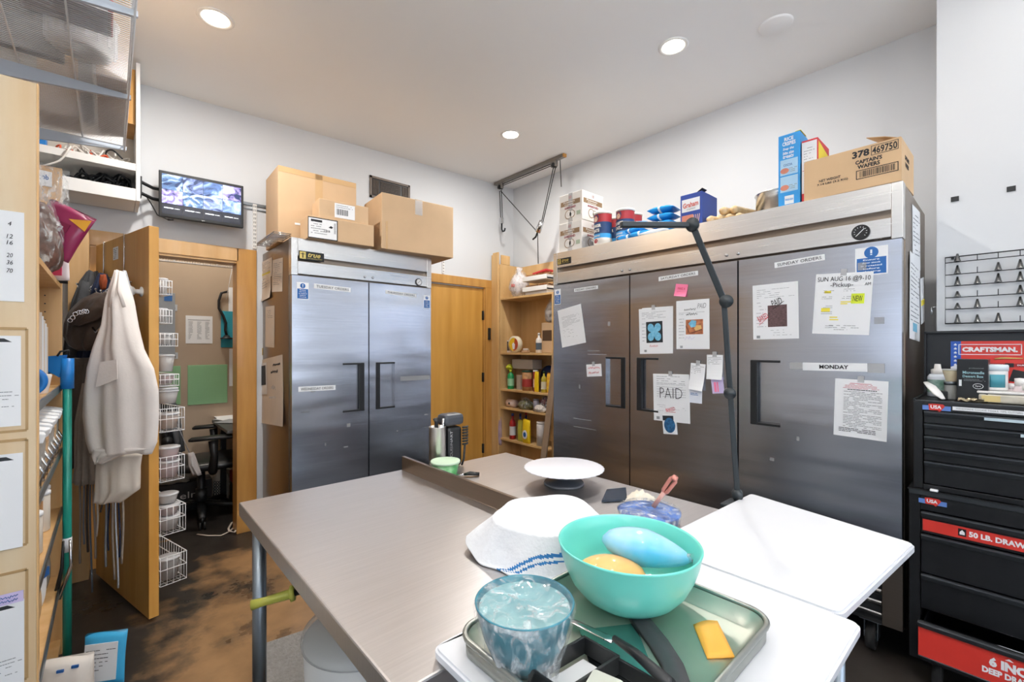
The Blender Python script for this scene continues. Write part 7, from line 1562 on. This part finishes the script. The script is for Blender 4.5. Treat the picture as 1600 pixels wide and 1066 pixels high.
# things in the open drawer
dl = lambda x, y, z: Matrix.Rotation(-PI/2, 4, 'Z') @ Vector((x, y, 0))+Vector((TX, TY, z))
t2 = thing('cord_bundle', 'tangled straw-coloured bundle inside the open red drawer', 'cord', dl(.14, -.045, .196)); q = random.Random(4); m = MB(); pts = []
for k in range(60): a = k*.7; pts.append((.028*math.cos(a)*q.uniform(.6, 1.1), .07*math.sin(a*.9)*q.uniform(.5, 1), .05+.04*math.sin(a*1.7)*q.random()))
m.tube(pts, .004, M('straw_raffia', '#c5a86c', .8), 5); m.box((0, 0, .02), (.05, .1, .04), M('straw_raffia', '#c5a86c'), bev=.01); m.build('raffia', t2)
t2 = thing('parchment_pack', 'flat silvery white packets lying in the open red drawer', 'packet', dl(.34, -.04, .196)); m = MB(); m.box((0, 0, .05), (.07, .2, .09), M('silver_white', '#cfd4da', .4, var=.1, scale=20), rot=(0, .1, 0), bev=.01); m.build('packet', t2)
t2 = thing('white_tag', 'tiny white tag on the lower chest top edge', 'tag', dl(.075, .004, .8065)); m = MB(); m.b2(-.012, .012, -.012, .012, 0, .007, PAPER, .002); m.build('tag', t2)
t = thing('upper_tool_chest', 'black top tool chest with open lid, standing on the rolling cabinet', 'tool chest', (TX+.012, TY-.012, .8075), -PI/2); W2_ = .655; D2 = .40; H2 = .352
m = MB(); m.b2(0, .03, 0, D2, 0, H2, BS, .003); m.b2(W2_-.03, W2_, 0, D2, 0, H2, BS, .003); m.b2(.03, W2_-.03, D2-.01, D2, 0, H2, BS); m.b2(.03, W2_-.03, 0, D2-.01, H2-.035, H2, BS, .002); m.b2(.03, W2_-.03, 0, D2-.01, 0, .02, BS, .002); m.build('cabinet', t)
m = MB(); m.b2(0, W2_, .0, .008, H2, H2+.006, DKG, .002); m.b2(0, W2_, .0, D2, H2-.001, H2+.002, BS); m.b2(.0, .006, 0, D2, H2, H2+.01, BS); m.build('rim', t)
usa(t, .008+.02, -.0005, H2-.02)
m = MB(); m.b2(.115, .315, -.0012, -.0003, H2-.026, H2-.012, PAPER); m.text("HANDMADE COOKIE TOOLS, TIPS, CUTTERS", .17, .007, INK, (.21, -.0014, H2-.019)); m.build('label_strip', t)
m = MB(); m.cyl((.345, -.004, H2-.02), (.345, 0, H2-.02), .011, CHROME, 20); m.build('lock', t)
zz = [H2-.037, H2-.087, H2-.137, H2-.187, H2-.238, .022]
for k in range(5): 
    d = drawer(t, zz[k+1]+.002, zz[k], x0=.033, x1=W2_-.033)
    if k in (0, 1): m = MB(); m.b2(.20+.09*k, .40, -.0145, -.0135, zz[k]-.017, zz[k]-.004, M('pale_blue_tape', '#c3d6df', .5)); m.build('label_tape', d)
m = MB(); m.b2(-.002, W2_+.002, D2-.012, D2+.012, H2+.002, H2+.29, BS, .004); m.b2(-.002, W2_+.002, D2-.04, D2-.012, H2+.28, H2+.292, BS, .002); m.b2(-.002, .006, D2-.04, D2-.012, H2+.01, H2+.29, BS, .001); lid = m.build('lid', t)
m = MB(); yl = D2-.0125
m.b2(.085, W2_-.03, yl-.001, yl, H2+.04, H2+.245, REDL); m.b2(.085, .118, yl-.0016, yl-.001, H2+.12, H2+.245, M('flag_blue', '#2856b0', .4)); m.poly([(.085, .10+H2), (.118, .125+H2), (.118, .145+H2), (.085, .13+H2)], .0006, PAPER, Matrix.Translation((0, yl-.0016, 0)))
for k in range(6): m.poly([(.1+.006*(1 if i % 2 else .45)*math.cos(PI*i/5+PI/2), H2+.14+k*.018+.006*(1 if i % 2 == 0 else .45)*math.sin(PI*i/5+PI/2)) for i in range(10)], .0004, PAPER, Matrix.Translation((0, yl-.0017, 0)))
lx0, lx1, lz0, lz1 = .110, .298, H2+.185, H2+.232
for a_ in ((lx0, lx1, lz0, lz0+.003), (lx0, lx1, lz1-.003, lz1), (lx0, lx0+.003, lz0, lz1), (lx1-.003, lx1, lz0, lz1)): m.b2(a_[0], a_[1], yl-.0018, yl-.001, a_[2], a_[3], PAPER)
m.text('CRAFTSMAN.', .165, .022, PAPER, ((lx0+lx1)/2, yl-.0018, (lz0+lz1)/2), bold=.06)
m.tube([(.22, yl-.002, H2+.168), (.24, yl-.002, H2+.172), (.3, yl-.002, H2+.172)], [.004, .005, .002], GOLD, 6)
for x_ in (.19, .255, .33): m.b2(x_, x_+.06, yl-.0018, yl-.001, H2+.135, H2+.15, M('label_dark_red', '#8d1f1f', .4))
m.text('DRAWERS', .05, .006, PAPER, (.22, yl-.002, H2+.143), bold=.03); m.b2(.25, .275, yl-.002, yl-.0018, H2+.134, H2+.151, BLACK); m.text('DURABLE STEEL', .07, .006, PAPER, (.32, yl-.002, H2+.143), bold=.03)
m.box((.33, yl-.002, H2+.085), (.13, .0012, .05), BLACK, rot=(0, .25, 0)); m.b2(.4, .60, yl-.0018, yl-.001, H2+.05, H2+.11, BLACK); m.build('advert_panel', lid)
# bottles and jars on the chest
ZT = .8075+H2+.0035
def cx(px, x): return Vector((x, atx(px, 600, x).y, ZT))
gT = 'bottles and tubs on the tool chest'
t = thing('sanitiser_bottle', 'white bottle with a green label and flip cap on the tool chest', 'bottle', cx(1465, 2.68), -PI/2, gT)
m = MB(); m.lathe([(.03, 0), (.034, .004), (.034, .085), (.026, .098), (.001, .098)], M('white_blue_bottle', '#dfe6ee', .35), seg=28); m.build('bottle', t); m = MB(); m.lathe([(.019, .098), (.022, .1), (.022, .118), (.012, .122), (.010, .142), (.001, .142)], WTM, seg=22); m.build('cap', t)
m = MB(); m.lathe([(.0345, .02), (.0345, .075)], M('label_white_green', '#b8cfc8', .4, col2='#3d7a5f', scale=30), seg=28, capb=False, capt=False); m.build('wrap_label', t)
t = thing('white_spatula', 'long white curved spatula leaning at the left of the chest top', 'spatula'); a0_ = atx(1447, 598, 2.56); a1_ = atx(1474, 624, 2.50)
a1_.z = ZT+.006; m = MB(); m.tube([a0_+(a0_-a1_)*.02, a0_.lerp(a1_, .3)+Vector((0, 0, .004)), a0_.lerp(a1_, .7), a1_], [.010, .019, .018, .008], WTM, 14, sq=.35); m.build('blade', t)
t = thing('small_black_box', 'small black box before the sanitiser bottle', 'box', cx(1473, 2.56), -PI/2, gT); m = MB(); m.b2(-.017, .017, 0, .03, 0, .035, BLACK, .003); m.build('box', t)
tubj('glass_jar', 'small clear jar stacked under the plastic cup on the chest', 'jar', cx(1486, 2.58), .021, .06, M('grey_glass', '#8e8f8d', .15), GALV, gT)
tubj('plastic_cup', 'clear plastic cup with a yellow base on top of the small jar', 'cup', cx(1487, 2.58)+Vector((0, 0, .0745)), .018, .045, M('clear_cup', '#d8cfb0', .2, alpha=.8), M('clear_lid', '#dadcd8', .2, alpha=.8), gT, rt=.028, lidh=.004)
t = thing('black_booklet', 'tall black box printed with pale lettering in the middle of the chest top', 'box', cx(1495, 2.54), -PI/2-.1, gT); m = MB(); m.b2(0, .087, 0, .05, 0, .168, M('glossy_black_card', '#15181c', .3), .002); m.build('box', t)
m = MB(); m.text('Microneedle', .06, .011, M('pale_teal_ink', '#9cc4cc', .5), (.047, -.0006, .115), bold=.02); m.text('Dessert Box', .058, .010, M('pale_teal_ink', '#9cc4cc'), (.046, -.0006, .10), bold=.02); m.text('professional', .04, .006, INK, (.055, -.0006, .132)); dashes(m, .02, .08, .08, .09, 2, INK, y=-.0005, seed=2, th=.3)
m.tube([(.06+.014*math.cos(a), -.001, .062+.010*math.sin(a)) for a in [2*PI*i/20 for i in range(20)]], .0008, PAPER, 4, closed=True); m.text('Spa', .016, .008, PAPER, (.06, -.0006, .062)); m.b2(.006, .014, -.0008, 0, .06, .085, PAPER); m.build('printing', t)
t = thing('white_jar', 'large white plastic jar with a teal label on a flat container', 'jar', cx(1549, 2.60)+Vector((0, 0, .047)), -PI/2, gT)
m = MB(); m.lathe([(.042, 0), (.045, .004), (.045, .075), (.042, .08), (.001, .08)], WTM, seg=32); m.build('jar', t); m = MB(); m.lathe([(.047, .076), (.047, .096), (.044, .1), (.001, .1)], M('pale_blue_cap', '#dbe5ea', .35), seg=32); m.build('lid', t)
m = MB(); m.sheet([[(.0457*math.cos(a), .0457*math.sin(a), .012+.05*i) for a in [math.radians(-95+k*6) for k in range(11)]] for i in range(2)], M('teal_label', '#3e8796', .45), .0004); m.build('jar_label', t)
t = thing('flat_container', 'flat clear container with a white lid holding yellowish paper on the chest', 'container', cx(1528, 2.53), -PI/2, gT); m = MB(); m.b2(.0, .155, 0, .12, 0, .035, M('clear_container', '#d8d2c0', .2, alpha=.85, var=.1, scale=20), .008); m.build('container', t); m = MB(); m.b2(-.003, .158, -.003, .123, .0355, .0455, WTM, .004); m.build('lid', t)
m = MB(); m.b2(.01, .06, -.001, -.0003, .004, .028, M('yellow_card', '#ddc98a', .5)); m.build('inserted_card', t)
for k, (px, x, lb, h) in enumerate(((1580, 2.66, 'small white capped bottle behind the flat container', .075), (1594, 2.60, 'pale pink-labelled bottle right of the small capped bottle', .1), (1606, 2.55, 'white bottle at the picture edge on the chest', .08))):
    t = thing('capped_bottle', lb, 'bottle', cx(px, x), 0, gT); m = MB(); m.lathe([(.017, 0), (.019, .003), (.019, h*.6), (.012, h*.68), (.001, h*.68)], M('pinkish_bottle', '#e4d5d6', .35), seg=22); m.build('bottle', t); m = MB(); m.lathe([(.015, h*.68), (.015, h*.95), (.001, h*.97)], WTM, seg=20); m.build('cap', t)
t = thing('foil_scraps', 'crinkled metallic scraps at the front edge of the chest top', 'scraps', cx(1517, 2.485), 0, gT); q = random.Random(5); rows = [[(-.02+.04*i/5+q.uniform(-.003, .003), -.035+.07*j/8, .003+q.uniform(0, .016)) for j in range(9)] for i in range(6)]; m = MB(); m.sheet(rows, M('crinkled_foil', '#b9aa8c', .25, metal=.8), .0006, False); m.build('foil', t)
# ================================================================ PIPING TIP RACK
KX = 3.05; t = thing('piping_tip_rack', 'black wire grid on the white wall holding rows of piping tips', 'rack', (KX-.02, 0, 0))
PI_ = lambda px, py: atx(px, py, KX-.02)
a_ = PI_(1477, 403); y0 = a_.y; z1 = a_.z; z0 = PI_(1477, 506).z; dzr = .0555; dyc = .0665; NCl = 9; y1 = y0-.62
m = MB(); m.tube([(0, y0, z1), (0, y1, z1), (0, y1, z0), (0, y0, z0)], .0032, BLACK, 8, closed=True)
zr = [z1-.026, z1-.085, z1-.14, z1-.196, z1-.252, z0]
for z in zr: m.cyl((0, y0, z), (0, y1, z), .0022, BLACK, 6)
m.build('grid_wires', t)
TIP = M('tip_steel', '#8a8a88', .25, metal=1., var=.15)
miss = {(0, 1), (0, 2), (0, 3), (0, 4), (0, 5), (1, 1), (3, 1), (3, 2), (3, 4), (4, 2), (5, 3)}; cnt = 0
ordn = ('first', 'second', 'third', 'fourth', 'fifth', 'sixth', 'seventh', 'eighth'); 
for r_ in range(6):
    for c in range(8):
        y = y0-.042-c*dyc; z = zr[r_]
        m = MB(); m.cyl((0, y, z), (0, y, z+.028), .0016, BLACK, 5); pin = m.build('peg', t)
        if (r_, c) in miss or (r_ == 0 and c > 0): continue
        o = thing('piping_tip', '%s piping tip from the left in %s row of the black wire rack' % (ordn[c], ('the top', 'the second', 'the third', 'the fourth', 'the fifth', 'the lowest')[r_]), 'piping tip', (KX-.02, y, z+.0035), 0, 'steel piping tips on the wire rack')
        h = (.040, .036, .028)[0 if (r_ + c) % 3 else 1] if (r_, c) not in ((3, 0), (4, 0)) else .026
        m = MB(); m.lathe([(.0125, 0), (.0128, .002), (.0115, .003), (.0035, h), (.0028, h), (.0100, .002)], TIP, seg=20, capt=False, capb=False); q = m.build('cone', o)
m = MB(); m.b2(0, .019, y0-.03, y0-.02, z1-.01, z1+.002, BLACK); m.b2(0, .019, y1+.02, y1+.03, z1-.01, z1+.002, BLACK); m.build('wall_clip', t)
for px, py, lb in ((1492, 311, 'left small black square stuck on the white wall'), (1580, 295, 'right small black square stuck on the white wall')):
    p = atx(px, py, KX-.003); t = thing('black_square', lb, 'wall patch', (KX-.0035, p.y, p.z)); m = MB(); m.b2(0, .003, -.014, .014, -.012, .012, BLACK, .001); m.build('patch', t)
p = Vector((KX+.1, .2455, atx(1452, 486, KX).z)); t = thing('wall_ring', 'small metal ring hanging on the wall edge beside the tip rack', 'ring', (2.98, .265, p.z)); t.location = (3.04, .262, p.z)
m = MB(); m.tube([(.018*math.cos(a), 0, .018*math.sin(a)) for a in [2*PI*i/20 for i in range(20)]], .0018, CHROME, 6, closed=True); m.cyl((0, -.016, .018), (0, .0, .018), .0015, CHROME, 6); m.build('ring', t)
